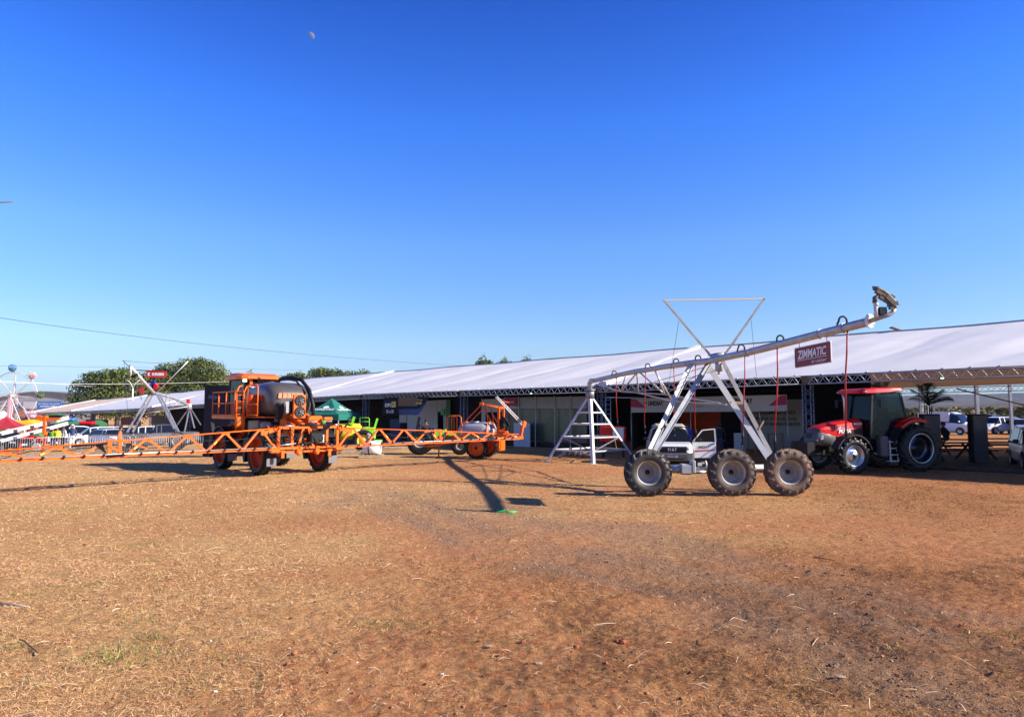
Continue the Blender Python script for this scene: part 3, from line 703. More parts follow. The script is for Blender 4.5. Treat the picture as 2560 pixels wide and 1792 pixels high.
mb = MB(); mb.tube([(gx+.02, BY-.02, bz+.10), (gx+.34, BY-.02, bz+.10)], .095, 14); pb(mb, 'drive_motor', 'black_metal')
mb = MB(); mb.tube([(gx+.33, BY-.02, bz+.10), (gx+.38, BY-.02, bz+.10)], .10, 14); mb.tube([(gx+.0, BY-.02, bz+.10), (gx+.03, BY-.02, bz+.10)], .10, 14); mb.box((gx+.17, BY-.11, bz+.10), (.12, .03, .09)); pb(mb, 'motor_cap', 'steel_white')
for (px, yy, tn, yaw) in ((1617, 18.95, 'rubber', .02), (1825, 19.0, 'rubber_mid', .0), (1966, 19.1, 'rubber_dusty', .0)):
    g_ = G(px, yy); wheel(pv, (g_.x-org.x, yy-org.y, .635-org.z), .645, .42, .33, 'rim_grey', tn, yaw=yaw, lug=17, lh=.065, lw=.062, sw=.50, dish=.30, hub=.07, bolts=6)
    mb = MB(); mb.tube([(g_.x, yy+.05, .64), (g_.x, BY, bz-.02)], .07, 10); mb.box((g_.x, BY-.05, bz-.06), (.28, .34, .3), bev=.03); pb(mb, 'axle_housing', 'galv_dark')
# overhead V frame
vt = [(P(1786, 900, 20.9), P(1660, 751, 20.6)), (P(1808, 892, 20.6), P(1911, 747, 20.6))]
for a, b in vt: mb = MB(); mb.beam(a, b, .055, .055, up=(0, 1, 0)); mb.beam(a+Vector((.03, .03, 0)), b+Vector((.03, .03, 0)), .02, .05, up=(0, 1, 0)); pb(mb, 'frame_arm', 'rim_grey')
mb = MB(); mb.beam(vt[0][1], vt[1][1]+Vector((.03, 0, 0)), .05, .055, up=(0, 1, 0)); pb(mb, 'frame_crossbar', 'steel_white')
rods([(P(1697, 803, 20.6), P(1672, 958, 22.5)), (P(1878, 801, 20.6), P(1892, 950, 19.9)), (P(1898, 1030, 19.8), P(1903, 1075, 19.8))], 'stay_wire', 'cable', .006)
mb = MB(); mb.tube([P(1778, 897, 20.8), P(1812, 890, 20.6)], .15, 14); mb.tube([P(1797, 905, 20.6), P(1797, 928, 20.6)], .11, 12); mb.tube([P(1797, 926, 20.6), P(1797, 936, 20.6)], .04, 8)
mb.beam(P(1770, 888, 20.8), P(1790, 890, 20.8), .12, .03); mb.beam(P(1800, 893, 20.5), P(1818, 886, 20.5), .12, .03); pb(mb, 'tower_coupling', 'galv')
# drop hoses
HO = [((1540, 942), (1543, 1045), (1544, 1068)), ((1612, 926), (1611, 1057), (1613, 1080)), ((1682, 915), (1683, 1065), (1686, 1087)), ((1736, 908), (1738, 1070), (1740, 1092)), ((1858, 884), (1858, 1072), (1855, 1113)), ((1938, 863), (1937, 1080), (1937, 1133)), ((2111, 820), (2115, 1062), (2116, 1108))]
for hx, (ta, tb, tc_) in enumerate(HO):
    zz = pz(ta[0]); q = PP(*ta); px_m = 1/(FPX/zz); lf = -1 if hx in (0, 4, 6) else -1
    lf = {0: -1, 1: 1, 2: 1, 3: 1, 4: -1, 5: 1, 6: -1}[hx]
    # crown: black bent tube from the pipe top over to the hose
    w_ = .088; r_ = .022; c_ = q+Vector((lf*w_/1.0, 0, .22)); c_.x = q.x+lf*w_; pts = [q+Vector((lf*2*w_, -.03, .07))]
    for k in range(9): a = PI*k/8; pts.append(Vector((c_.x+lf*w_*math.cos(a), q.y-.12, q.z+.15+w_*1.05*math.sin(a))))
    pts.append(Vector((q.x, q.y-.13, q.z-.1)))
    mb = MB(); mb.tube(pts, r_, 8); pb(mb, 'hose_crown', 'black_plastic')
    e = P(tb[0], tb[1], zz-.05); s0 = Vector((q.x, q.y-.13, q.z-.08)); mid = s0.lerp(e, .5)+Vector((.03*((hx % 3)-1), 0, 0))
    mb = MB(); mb.tube([s0, s0.lerp(mid, .5)+Vector((.01, 0, 0)), mid, e], .016+.004*(hx > 4), 8); pb(mb, 'drop_hose', 'red_hose')
    f = P(tc_[0], tc_[1], zz-.05); mb = MB(); mb.tube([e, e.lerp(f, .3), e.lerp(f, .32), e.lerp(f, .6), e.lerp(f, .62), f], [.022, .022, .035, .035, .018, .03], 8); pb(mb, 'sprinkler_head', 'black_plastic')
    mb = MB(); mb.tube([f+Vector((0, 0, .0)), f+Vector((0, 0, -.05))], [.028, .012], 8); pb(mb, 'nozzle', 'plate_blue')
# end flange and end gun
fl = PP(2177, 802); pd = (pp_[-1]-pp_[-2]).normalized(); Mq = pd.to_track_quat('Z', 'Y').to_matrix()
mb = MB(); mb.tube([fl, fl+Vector((-.02, .035, 0))], .148, 28); pb(mb, 'end_flange', 'white_paint')
for k in range(4): a = PI*k/2+.5; mb = MB(); mb.tube([fl+Vector((.10*math.cos(a), -.01, .10*math.sin(a))), fl+Vector((.10*math.cos(a), -.03, .10*math.sin(a)))], .012, 6); pb(mb, 'flange_bolt', 'black_metal')
Q = lambda a, b: P(a, b, 14.1)
mb = MB(); mb.tube([fl, Q(2195, 795), Q(2222, 787), Q(2232, 781), Q(2236, 772)], [.055, .05, .045, .045, .045], 10); pb(mb, 'elbow_pipe', 'rim_grey')
mb = MB(); mb.tube([Q(2190, 794), Q(2190, 764)], .042, 10); mb.tube([Q(2190, 766), Q(2190, 757)], .05, 10); pb(mb, 'riser_pipe', 'steel_white')
mb = MB(); mb.tube([Q(2187, 757), Q(2187, 745), Q(2196, 738), Q(2216, 742)], [.05, .05, .035, .03], 8); mb.tube([Q(2236, 772), Q(2235, 762), Q(2232, 752), Q(2220, 738), Q(2208, 728), Q(2194, 722), Q(2184, 721)], [.045, .05, .055, .05, .045, .05, .045], 8)
mb.box(Q(2189, 718), (.12, .06, .03), rot=(0, .1, 0)); mb.box(Q(2228, 745), (.1, .08, .12), rot=(0, .6, 0)); mb.box(Q(2236, 757), (.12, .08, .06)); mb.box(Q(2206, 748), (.14, .06, .04), rot=(0, .6, 0)); mb.box(Q(2214, 752), (.07, .07, .06), rot=(0, .4, 0)); mb.box(Q(2222, 762), (.05, .06, .09)); mb.tube([Q(2236, 763), Q(2252, 760)], .012, 6)
mb.beam(Q(2190, 727), Q(2216, 744), .075, .09, up=(0, 1, 0)); mb.beam(Q(2214, 741), Q(2236, 762), .085, .11, up=(0, 1, 0)); mb.box(Q(2204, 744), (.10, .09, .08), rot=(0, .7, 0)); mb.box(Q(2228, 766), (.08, .08, .13)); mb.ball(Q(2220, 752), (.07, .05, .07), 8, jit=.3)
pb(mb, 'end_gun', 'brass_dark')
mb = MB()
for k in range(7): mb.tube([Q(2198+k*3, 788), Q(2197+k*3.3, 776-2*(k % 3)), Q(2204+k*2, 768+3*(k % 2)), Q(2212-k, 775)], .012, 5)
mb.box(Q(2203, 777), (.10, .10, .15)); pb(mb, 'solenoid_valve', 'black_plastic')
# sign hanging from the pipe
c4 = [P(1990, 920.5, pz(1990)), P(2081, 905.5, pz(2081)), P(2078, 850.5, pz(2078)), P(1988, 871, pz(1988))]
c4 = [c4[0], c4[1], c4[1]+Vector((0, 0, (c4[2]-c4[1]).length)), c4[0]+Vector((0, 0, (c4[3]-c4[0]).length))]
sg = thing('hanging_sign', 'dark red ZIMMATIC sign hanging beneath the irrigation pipe', 'sign', c4[0]); so = Vector(sg.location)
nrm = (c4[1]-c4[0]).cross(c4[3]-c4[0]).normalized()
mb = MB(); rt = (c4[1]-c4[0]); Lr = rt.length; rt = rt.normalized(); up_ = Vector((0, 0, 1)); H_ = (c4[3]-c4[0]).length
def rr_poly(w, h, r, n=5):
    o = []
    for cx, cy, a0 in ((w-r, r, -PI/2), (w-r, h-r, 0), (r, h-r, PI/2), (r, r, PI)):
        for k in range(n+1): a = a0+PI/2*k/n; o.append((cx+r*math.cos(a), cy+r*math.sin(a)))
    return o
def panel(o, rt, up, w, h, th, r=.0, nrm=None, inset=0):
    mb = MB(); n_ = rt.cross(up).normalized(); pl = rr_poly(w-2*inset, h-2*inset, r) if r else [(0, 0), (w-2*inset, 0), (w-2*inset, h-2*inset), (0, h-2*inset)]
    A = [o+rt*(x+inset)+up*(y+inset) for x, y in pl]; B = [v+n_*th for v in A]; k = len(pl)
    mb.add(A+B, [tuple(range(k))[::-1], tuple(range(k, 2*k))]+[(i, (i+1) % k, (i+1) % k+k, i+k) for i in range(k)]); return mb
z0 = Vector((0, 0, 0))
panel(z0, rt, up_, Lr, H_, .03, .04).build('sign_board', M_['steel_white'], sg)
panel(z0-rt.cross(up_)*-.001, rt, up_, Lr, H_, .034, .035, inset=.015).build('sign_face', M_['red_sign'], sg)
lettering('ZIMMATIC', rt*Lr*.10+up_*H_*.40+rt.cross(up_)*.036, rt, up_, Lr*.78, H_*.42, M_['print_white'], sg, .03, .12)
lettering('BY LINDSAY', rt*Lr*.50+up_*H_*.10+rt.cross(up_)*.036, rt, up_, Lr*.40, H_*.13, M_['print_white'], sg, .01)
mb = MB(); mb.hexa([v+rt.cross(up_)*.036 for v in (rt*Lr*.09+up_*H_*.33, rt*Lr*.90+up_*H_*.33, rt*Lr*.90+up_*H_*.33+rt.cross(up_)*.003, rt*Lr*.09+up_*H_*.33+rt.cross(up_)*.003)]+[v+rt.cross(up_)*.036+up_*.012 for v in (rt*Lr*.09+up_*H_*.33, rt*Lr*.90+up_*H_*.33, rt*Lr*.90+up_*H_*.33+rt.cross(up_)*.003, rt*Lr*.09+up_*H_*.33+rt.cross(up_)*.003)])
mb.build('sign_rule', M_['print_white'], sg)
for f_ in (.12, .88):
    q = c4[3].lerp(c4[2], f_)-so; k = PP(1990+f_*90, 0); mb = MB()
    zp = float(np.interp(c4[0].lerp(c4[1], f_).y, [p.y for p in pp_][::-1], [p.z for p in pp_][::-1]))-.08
    mb.tube([(q.x, q.y, q.z-.02), (q.x, q.y, zp-so.z)], .010, 6); mb.build('sign_hook', M_['galv_dark'], sg)
# green strap lying on the ground
mb = MB(); a, b = Vector((*gp(1241, 1283), .0)), Vector((*gp(1290, 1283), 0)); zz = relief(np.array([a.x]), np.array([a.y]))[0]
mb.tube([a+Vector((0, 0, .03)), a.lerp(b, .45)+Vector((0, .05, .05)), a.lerp(b, .5)+Vector((0, 0, .02)), b+Vector((0, .02, .035))], .022, 6)
tag(mb.build('marker_strip', M_['bright_green']), 'bright green strip lying on the bare ground in the middle of the field', 'strip')
# pipe pieces lying behind the tower
mb = MB(); a, b = G(1420, 33.5)+Vector((0, 0, .35)), G(1480, 33.2)+Vector((0, 0, .22))
pi = thing('pipe_piece', 'short flanged pipe lying behind the ladder tower', 'pipe', G(1450, 33.3)); o_ = Vector(pi.location)
mb.tube([a-o_, b-o_], .13, 12); mb.tube([a-o_, a-o_+Vector((-.5, 0, -.32))], .10, 10); mb.build('pipe_body', M_['galv_dark'], pi)
mb = MB()
for f_ in (.05, .3, .5): q = a.lerp(b, f_)-o_; mb.tube([q-Vector((.02, 0, 0)), q+Vector((.03, 0, -.01))], .19, 12)
mb.build('flange', M_['galv'], pi)
# ------------------------------------------------------------------ shared vehicle bits
def arc_strip(mb, cx, cz, r, a0, a1, y0, y1, th=.03, n=14, lip=0, m=0):
    rings = []
    for i in range(n+1):
        a = R(a0+(a1-a0)*i/n); c, s = math.cos(a), math.sin(a)
        rings.append([(cx+r*c, y0, cz+r*s), (cx+r*c, y1, cz+r*s), (cx+(r-th-lip)*c, y1, cz+(r-th-lip)*s), (cx+(r-th-lip)*c, y1-(.02 if y1 > y0 else -.02), cz+(r-th-lip)*s), (cx+(r-th)*c, y1-(.02 if y1 > y0 else -.02), cz+(r-th)*s), (cx+(r-th)*c, y0, cz+(r-th)*s)])
    return mb.loft(rings, m=m, smooth=False)
def quad(mb, a, b, c, d, th=.008, m=0):
    a, b, c, d = map(Vector, (a, b, c, d)); n = (b-a).cross(d-a).normalized()*th
    return mb.hexa([a, b, c, d, a+n, b+n, c+n, d+n], m)
# ------------------------------------------------------------------ red tractor
def tractor():
    t = thing('tractor', 'red farm tractor with black nose, glass cab and front weights under the marquee edge', 'tractor', (15.12, 27.08, 0), R(-166))
    B = lambda mb, n, m, par=t: mb.build(n, M_[m] if isinstance(m, str) else [M_[k] for k in m], par)
    for y, fl in ((.98, True), (-.98, False)):
        wheel(t, (0, y, .90), .915, .52, .545, 'rim_dark', 'rubber_new', flip=fl, lug=18, lh=.07, lw=.06, sw=.34, dish=.26, hub=.14)
        wheel(t, (2.87, y, .66), .67, .40, .385, 'rim_silver', 'rubber_new', flip=fl, lug=16, lh=.06, lw=.055, sw=.36, dish=.12, hub=.16, yaw=0)
    for y in (1.24, -1.24): mb = MB(); mb.lathe([(.545, -.03), (.575, 0), (.545, .03), (.515, 0), (.545, -.03)], 40, c=(0, y*.985, .90), axis='Y'); mb.lathe([(.36, -.01), (.37, 0), (.36, .01)], 30, c=(0, y*.88, .90), axis='Y'); B(mb, 'rim_ring', 'rim_silver')
    # hood
    mb = MB(); st = [(1.90, .43, 2.03, 1.30), (2.2, .44, 2.02, 1.28), (2.7, .43, 1.95, 1.30), (3.15, .42, 1.86, 1.34), (3.55, .40, 1.75, 1.42), (3.72, .37, 1.68, 1.50)]
    def ring(x, w, zt, zb): return [(x, -w, zb), (x, -w*1.0, zb+(zt-zb)*.55), (x, -w*.92, zb+(zt-zb)*.80), (x, -w*.62, zb+(zt-zb)*.96), (x, 0, zt), (x, w*.62, zb+(zt-zb)*.96), (x, w*.92, zb+(zt-zb)*.80), (x, w, zb+(zt-zb)*.55), (x, w, zb)]
    mb.loft([ring(*s) for s in st], smooth=False); B(mb, 'hood', 'red_paint')
    mb = MB(); st = [(3.10, .425, 1.60, 1.02), (3.4, .43, 1.62, 1.00), (3.62, .41, 1.70, 1.0), (3.80, .37, 1.62, 1.02), (3.93, .30, 1.42, 1.06), (3.96, .26, 1.25, 1.1)]
    mb.loft([ring(*s) for s in st], smooth=True); B(mb, 'nose', 'grey_plastic')
    mb = MB(); mb.box((3.945, 0, 1.32), (.02, .30, .30)); B(mb, 'grille', 'black_metal')
    for s in (-1, 1):
        mb = MB(); quad(mb, (3.62, s*.42, 1.25), (3.86, s*.345, 1.18), (3.82, s*.35, 1.36), (3.62, s*.415, 1.40), .012); B(mb, 'headlight', 'headlight')
    mb = MB(); mb.box((1.5, 0, .95), (3.6, .5, .5), bev=.05); mb.box((2.9, 0, .9), (1.2, .36, .5)); mb.box((0, 0, .95), (1.0, .8, .7), bev=.1); mb.box((2.0, 0, 1.25), (1.2, .62, .4)); B(mb, 'chassis', 'black_metal')
    mb = MB(); mb.box((2.87, 0, .66), (.26, 1.5, .22), bev=.04); mb.tube([(2.87, -.8, .66), (2.87, .8, .66)], .12, 10); B(mb, 'front_axle', 'black_metal')
    mb = MB(); mb.tube([(0, -.85, .9), (0, .85, .9)], .17, 12); B(mb, 'rear_axle', 'black_metal')
    mb = MB(); mb.box((3.75, 0, .82), (.5, .3, .3)); B(mb, 'weight_bracket', 'black_metal')
    for k in range(12):
        mb = MB(); mb.box((4.22, -.44+.08*k, .86), (.36, .066, .50), bev=.02); mb.box((4.22, -.44+.08*k, 1.12), (.20, .05, .06)); B(mb, 'weight_plate', 'black_metal')
    for s in (-1, 1):
        mb = MB(); arc_strip(mb, 2.87, .66, .79, 20, 165, s*.78, s*1.17, .025, lip=.03); mb.beam((2.87, s*.6, .9), (2.87, s*.9, 1.44), .05); B(mb, 'front_mudguard', 'black_plastic')
        mb = MB(); arc_strip(mb, 0, .90, 1.10, 48, 112, s*.50, s*1.12, .05, n=12, lip=.05); arc_strip(mb, .02, .95, 1.12, 58, 106, s*.50, s*1.0, .04, n=12); mb.box((-.42, s*.80, 1.93), (.30, .55, .04), rot=(0, -.32, 0)); B(mb, 'rear_mudguard', 'red_paint')
        mb = MB(); mb.prism([(1.05, .95), (.95, 1.2), (.72, 1.75), (.3, 2.02), (-.3, 2.02), (-.6, 1.7), (-.6, 1.2), (.0, 1.1)], s*.46, s*.50); arc_strip(mb, 0, .90, 1.07, 5, 60, s*.50, s*1.1, .02, n=8); B(mb, 'inner_mudguard', 'black_plastic')
    # cab floor, frame, glass, roof
    mb = MB(); mb.box((1.05, 0, 1.22), (1.6, 1.1, .22), bev=.03); mb.box((.2, 0, 1.6), (.1, .9, .6)); B(mb, 'cab_floor', 'black_plastic')
    P4 = {'af': (1.80, .72, 1.28), 'at': (1.62, .68, 3.02), 'bf': (.98, .76, 1.20), 'bt': (.95, .72, 3.02), 'cf': (.12, .70, 1.95), 'ct': (.32, .64, 3.0)}
    mb = MB()
    for s in (-1, 1):
        g_ = {k: (v[0], v[1]*s, v[2]) for k, v in P4.items()}
        mb.beam(g_['af'], g_['at'], .06, .07); mb.beam(g_['cf'], g_['ct'], .07, .08); mb.beam((.12, s*.7, 1.95), (.95, s*.78, 1.3), .04); mb.beam((1.8, s*.72, 1.28), (.95, s*.78, 1.24), .05)
        mb.beam(g_['at'], g_['ct'], .07)
    mb.beam((1.80, -.72, 1.28), (1.80, .72, 1.28), .05); mb.beam((.12, -.7, 1.95), (.12, .7, 1.95), .06); B(mb, 'cab_frame', 'black_metal')
    mb = MB(); quad(mb, (1.80, -.69, 1.32), (1.80, .69, 1.32), (1.63, .65, 2.98), (1.63, -.65, 2.98)); B(mb, 'windscreen', 'glass_cab')
    for s in (-1, 1):
        mb = MB(); quad(mb, (.98, s*.775, 1.28), (1.76, s*.735, 1.30), (1.60, s*.69, 2.98), (.96, s*.73, 2.98)); quad(mb, (.18, s*.72, 1.98), (.98, s*.775, 1.32), (.94, s*.73, 2.98), (.36, s*.66, 2.97)); B(mb, 'door_glass', 'glass_cab')
    mb = MB(); quad(mb, (.10, -.66, 1.98), (.10, .66, 1.98), (.30, .60, 2.97), (.30, -.60, 2.97)); B(mb, 'rear_window', 'glass_cab')
    mb = MB(); st = [(2.12, .60, 3.08, 3.01), (1.95, .76, 3.15, 2.98), (1.55, .80, 3.18, 2.99), (.9, .80, 3.20, 3.03), (.35, .76, 3.22, 3.10), (.08, .62, 3.22, 3.17)]
    mb.loft([[(x, -w, zb), (x, -w*.97, zt-.05), (x, -w*.8, zt), (x, w*.8, zt), (x, w*.97, zt-.05), (x, w, zb), (x, w*.9, zb-.03), (x, -w*.9, zb-.03)] for x, w, zt, zb in st]); B(mb, 'cab_roof', 'red_paint')
    for s in (-1, 1):
        for x in (1.98, 1.62): mb = MB(); mb.ball((x, s*.72, 3.03), (.06, .07, .045), 10); B(mb, 'work_lamp', 'headlight')
    mb = MB(); mb.box((.55, 0, 1.62), (.5, .5, .14), bev=.05); mb.box((.32, 0, 1.95), (.14, .48, .62), rot=(0, -.12, 0), bev=.05); B(mb, 'seat', 'grey_plastic')
    mb = MB(); mb.tube([(1.62, 0, 1.3), (1.42, 0, 1.95)], .05, 8); mb.lathe([(.19, 0), (.21, .02), (.19, .03), (.17, .015), (.19, 0)], 18, c=(1.38, 0, 1.98), M=Euler((0, -.4, 0)).to_matrix()); B(mb, 'steering_wheel', 'black_plastic')
    mb = MB(); mb.tube([(1.86, -.52, 1.6), (1.86, -.52, 2.75), (1.90, -.56, 2.98)], .055, 10); B(mb, 'exhaust_pipe', 'alu')
    for s in (-1, 1): mb = MB(); mb.beam((1.66, s*.7, 2.7), (1.75, s*1.12, 2.72), .025); mb.box((1.72, s*1.16, 2.58), (.06, .16, .34), bev=.03); B(mb, 'mirror', 'black_plastic')
    mb = MB(); mb.box((1.36, .80, .98), (.34, .30, .78), bev=.05)
    for k in range(3): mb.box((1.26+.1*k, .955, .98), (.035, .02, .56))
    B(mb, 'fuel_tank', 'grey_plastic')
    mb = MB()
    for k in range(4): mb.box((.98, .86, .42+.24*k), (.34, .24, .03))
    mb.beam((.80, .96, .40), (.84, .90, 1.2), .03, .05); mb.beam((1.15, .96, .40), (1.12, .90, 1.2), .03, .05); B(mb, 'step', 'steel_white')
    Sy = .445
    lettering('140', (3.12, Sy, 1.63), (-1, 0, 0), (0, 0, 1), .22, .11, M_['print_white'], t, .03, .2, off=.012)
    lettering('PUMA', (2.98, Sy, 1.46), (-1, 0, .03), (0, 0, 1), .55, .13, M_['print_white'], t, .05, .25, off=.012)
    lettering('CASE IH', (2.28, Sy, 1.78), (-1, 0, .0), (0, 0, 1), .34, .07, M_['print_white'], t, .03, 0, off=.012)
    mb = MB(); quad(mb, (3.1, Sy, 1.58), (2.2, Sy, 1.63), (2.2, Sy, 1.65), (3.0, Sy, 1.595), .006); quad(mb, (3.05, Sy, 1.61), (2.5, Sy, 1.68), (2.5, Sy, 1.69), (2.95, Sy, 1.63), .006); B(mb, 'hood_stripe', 'print_white')
    mb = MB(); quad(mb, (2.25, Sy, 1.42), (1.93, Sy, 1.42), (1.93, Sy, 1.66), (2.2, Sy, 1.62), .01); quad(mb, (2.62, Sy, 1.40), (2.30, Sy, 1.40), (2.22, Sy, 1.58), (2.5, Sy, 1.52), .01); B(mb, 'hood_vent', 'black_plastic')
tractor()
# ------------------------------------------------------------------ orange self-propelled sprayer
def boom_wing(t, s, L, ztop, zbot, x0=-3.1, y0=1.2, fold=None, pitch=1.12, name='boom'):
    zt = lambda k: float(np.interp(k, *ztop)); zb = lambda k: float(np.interp(k, *zbot))
    pt = lambda k, z, dx=0: Vector((x0+dx, s*(y0+k), z))
    n = int(L/pitch); ks = [L*i/n for i in range(n+1)]
    mb = MB(); mb.tube([pt(0, zt(0)), pt(L*.5, zt(L*.5)), pt(L, zt(L))], .024, 6); 
    for k in ks[:-1]: q = pt(k+pitch/2, zt(k+pitch/2)); mb.box(q-Vector((0, 0, .02)), (.02, .26, .07))
    mb.build('top_chord', M_['orange_paint'], t)
    mb = MB()
    for dx in (-.07, .10): mb.beam(pt(0, zb(0), dx), pt(L, zb(L), dx), .035, .05)
    mb.build('bottom_chord', M_['orange_paint'], t)
    for i in range(n):
        km = (ks[i]+ks[i+1])/2; wd = .066 if km < L*.75 else .05
        for dx in (-.06, .09):
            for a, b in ((pt(ks[i], zb(ks[i])+.02, dx), pt(km-.05, zt(km)-.02, dx*.3)), (pt(km+.05, zt(km)-.02, dx*.3), pt(ks[i+1], zb(ks[i+1])+.02, dx))):
                mb = MB(); mb.beam(a, b, wd if dx < 0 else .04, .022 if dx < 0 else .04, up=(1, 0, 0)); mb.build('boom_diagonal', M_['orange_paint'], t)
    for i in range(1, n, 2):
        km = (ks[i]+ks[i+1])/2; a, b = pt(km+.05, zt(km)-.02, -.085), pt(ks[i+1], zb(ks[i+1])+.02, -.085); mb = MB(); mb.beam(a.lerp(b, .42), a.lerp(b, .60), wd*.9, .012, up=(1, 0, 0)); mb.build('reflector', M_['print_yellow'], t)
    mb = MB(); mb.tube([pt(.1, zb(0)+.07, -.13), pt(L-.2, zb(L)+.07, -.13)], .013, 6); mb.build('nozzle_pipe', M_['alu'], t)
    mb = MB(); mb.box((0, 0, 0), (.05, .05, .05)); mb.tube([(0, 0, .04), (0, 0, -.07)], .018, 6); mb.tube([(0, -.05, -.02), (0, .05, -.02)], .015, 6)
    nz = mb.build('nozzle_body', M_['black_plastic'], t); k = .3; f = True
    while k < L-.2:
        o = nz if f else nz.copy(); 
        if not f: COL.objects.link(o); o.parent = t
        o.location = pt(k, zb(k)+.06, -.14); f = False; k += .5
    for a_, b_, sg in ((.4, L*.45, .05), (L*.5, L*.86, .04)):
        pts = [pt(a_+(b_-a_)*u, (zt(a_+(b_-a_)*u)+zb(a_+(b_-a_)*u))/2+.04*math.sin(u*17)+.08*math.sin(u*5), .02) for u in np.linspace(0, 1, 14)]
        mb = MB(); mb.tube(pts, .012, 5); mb.build('boom_hose', M_['black_plastic'], t)
    if fold:
        q = pt(fold, 0); mb = MB()
        for dy in (-.14, .14): mb.box((q.x, q.y+dy, (zt(fold)+zb(fold))/2+.02), (.05, .10, zt(fold)-zb(fold)+.10), bev=.01)
        mb.box((q.x, q.y, zt(fold)+.03), (.06, .42, .06)); mb.box((q.x, q.y, zb(fold)-.04), (.16, .34, .07)); mb.beam((q.x, q.y-.9, zb(fold)+.2), (q.x, q.y-.1, zt(fold)+.04), .04); mb.build('fold_joint', M_['orange_paint'], t)
        mb = MB()
        for j in range(5): mb.tube([(q.x-.05, q.y-.45+.03*j, zt(fold)-.06), (q.x-.12, q.y-.25, zb(fold)+.06-.01*j), (q.x-.12, q.y+.2, zb(fold)+.05-.015*j), (q.x-.05, q.y+.5-.04*j, zt(fold)-.08)], .016, 5)
        mb.build('fold_hose', M_['black_plastic'], t)
        mb = MB(); mb.tube([(q.x-.05, q.y+.2, zt(fold)-.04), (q.x-.05, q.y+1.1, zt(fold)-.10)], .03, 8); mb.build('fold_cylinder', M_['black_metal'], t)
def sprayer():
    t = thing('self_propelled_sprayer', 'tall orange crop sprayer on four narrow wheels with its long lattice booms opened wide', 'crop sprayer', (-9.47, 27.05, 0), math.atan2(.730, -.683))
    B = lambda mb, n, m='orange_paint', par=t: mb.build(n, M_[m], par)
    for x in (1.78, -1.78):
        for y, fl in ((1.19, True), (-1.19, False)):
            wheel(t, (x, y, .80), .815, .38, .60, 'orange_dark', 'rubber_new', flip=fl, lug=20, lh=.045, lw=.03, sw=.25, dish=.22, hub=.16)
            mb = MB(); mb.box((x, y*.80, 1.25), (.24, .20, .9), bev=.03); mb.box((x, y*.5, 1.66), (.3, .8, .16)); mb.tube([(x, y*.9, .8), (x, y*.6, .8)], .14, 10); B(mb, 'wheel_leg', 'orange_dark')
            mb = MB(); s = 1 if y > 0 else -1
            mb.prism([(x+.55, 1.30), (x+.98, 1.30), (x+1.05, .62), (x+.98, .42), (x+.86, .50), (x+.80, .80)], s*.96, s*1.42); B(mb, 'crop_divider', 'black_plastic')
            mb = MB(); arc_strip(mb, x, .80, .90, 35, 150, s*.98, s*1.40, .02, lip=.03); B(mb, 'mudguard', 'black_plastic')
            mb = MB(); mb.box((x-.92, y, .70), (.02, .34, .62), bev=.005); B(mb, 'mudflap_stay', 'black_plastic')
            mb = MB(); mb.box((x-.955, y, .50), (.02, .36, .28), bev=.008); B(mb, 'mudflap', 'flap_grey')
    mb = MB()
    for y in (-.45, .45): mb.box((.2, y, 1.66), (5.0, .12, .22))
    for x in (-2.1, -1.0, .2, 1.5, 2.6): mb.box((x, 0, 1.66), (.12, .9, .16))
    B(mb, 'chassis_rail', 'orange_dark')
    mb = MB(); mb.box((1.9, 0, 1.62), (1.7, 1.25, .75), bev=.08); mb.box((2.45, 0, 1.2), (.8, .9, .5), bev=.06); mb.box((.6, .0, 1.55), (1.0, 1.4, .6), bev=.04); B(mb, 'engine_bay', 'black_plastic')
    mb = MB(); mb.box((1.6, .72, 1.50), (.5, .16, .66), bev=.03); mb.box((.95, .75, 1.6), (.28, .14, .5), bev=.03); B(mb, 'hydraulic_tank', 'orange_dark')
    mb = MB(); mb.box((-.55, .82, 1.66), (1.0, .32, .62), bev=.05); B(mb, 'fuel_tank', 'tank_dark')
    mb = MB(); mb.box((-1.15, .75, 1.62), (.3, .34, .55), bev=.05); B(mb, 'rinse_tank', 'tank_grey')
    mb = MB(); mb.box((.7, 0, 2.07), (4.4, 1.9, .06)); mb.box((1.2, 1.08, 2.07), (3.1, .5, .05)); mb.beam((-.4, 1.32, 2.05), (2.75, 1.32, 2.05), .05, .12); B(mb, 'deck')
    # cab
    mb = MB(); mb.box((2.0, .0, 2.36), (1.45, 1.36, .52), bev=.05); B(mb, 'cab_base', 'orange_dark')
    fr = [(1.30, .70), (2.62, .70), (2.95, .45), (2.95, -.45), (2.62, -.70), (1.30, -.70)]
    mb = MB()
    for (x, y) in fr: mb.beam((x, y, 2.15), (x-.02 if x < 2 else x+.04, y*.96, 3.60), .06, .06)
    mb.beam((1.30, .71, 2.6), (1.30, .69, 3.55), .10, .10); B(mb, 'cab_pillar', 'black_metal')
    mb = MB(); mb.beam((1.26, .36, 2.6), (1.26, .36, 3.6), .11, .05); B(mb, 'rear_post')
    for i in range(6):
        a, b = fr[i], fr[(i+1) % 6]; mb = MB(); quad(mb, (a[0], a[1], 2.62 if i in (0, 4, 5) else 2.2), (b[0], b[1], 2.62 if i in (0, 4, 5) else 2.2), (b[0], b[1]*.96, 3.56), (a[0], a[1]*.96, 3.56), .01); B(mb, 'cab_glass', 'glass_smoke')
    mb = MB(); st = [(1.02, .60, 3.72, 3.60), (1.12, .80, 3.76, 3.58), (1.6, .86, 3.84, 3.58), (2.4, .86, 3.84, 3.57), (2.95, .74, 3.78, 3.57), (3.15, .5, 3.70, 3.58)]
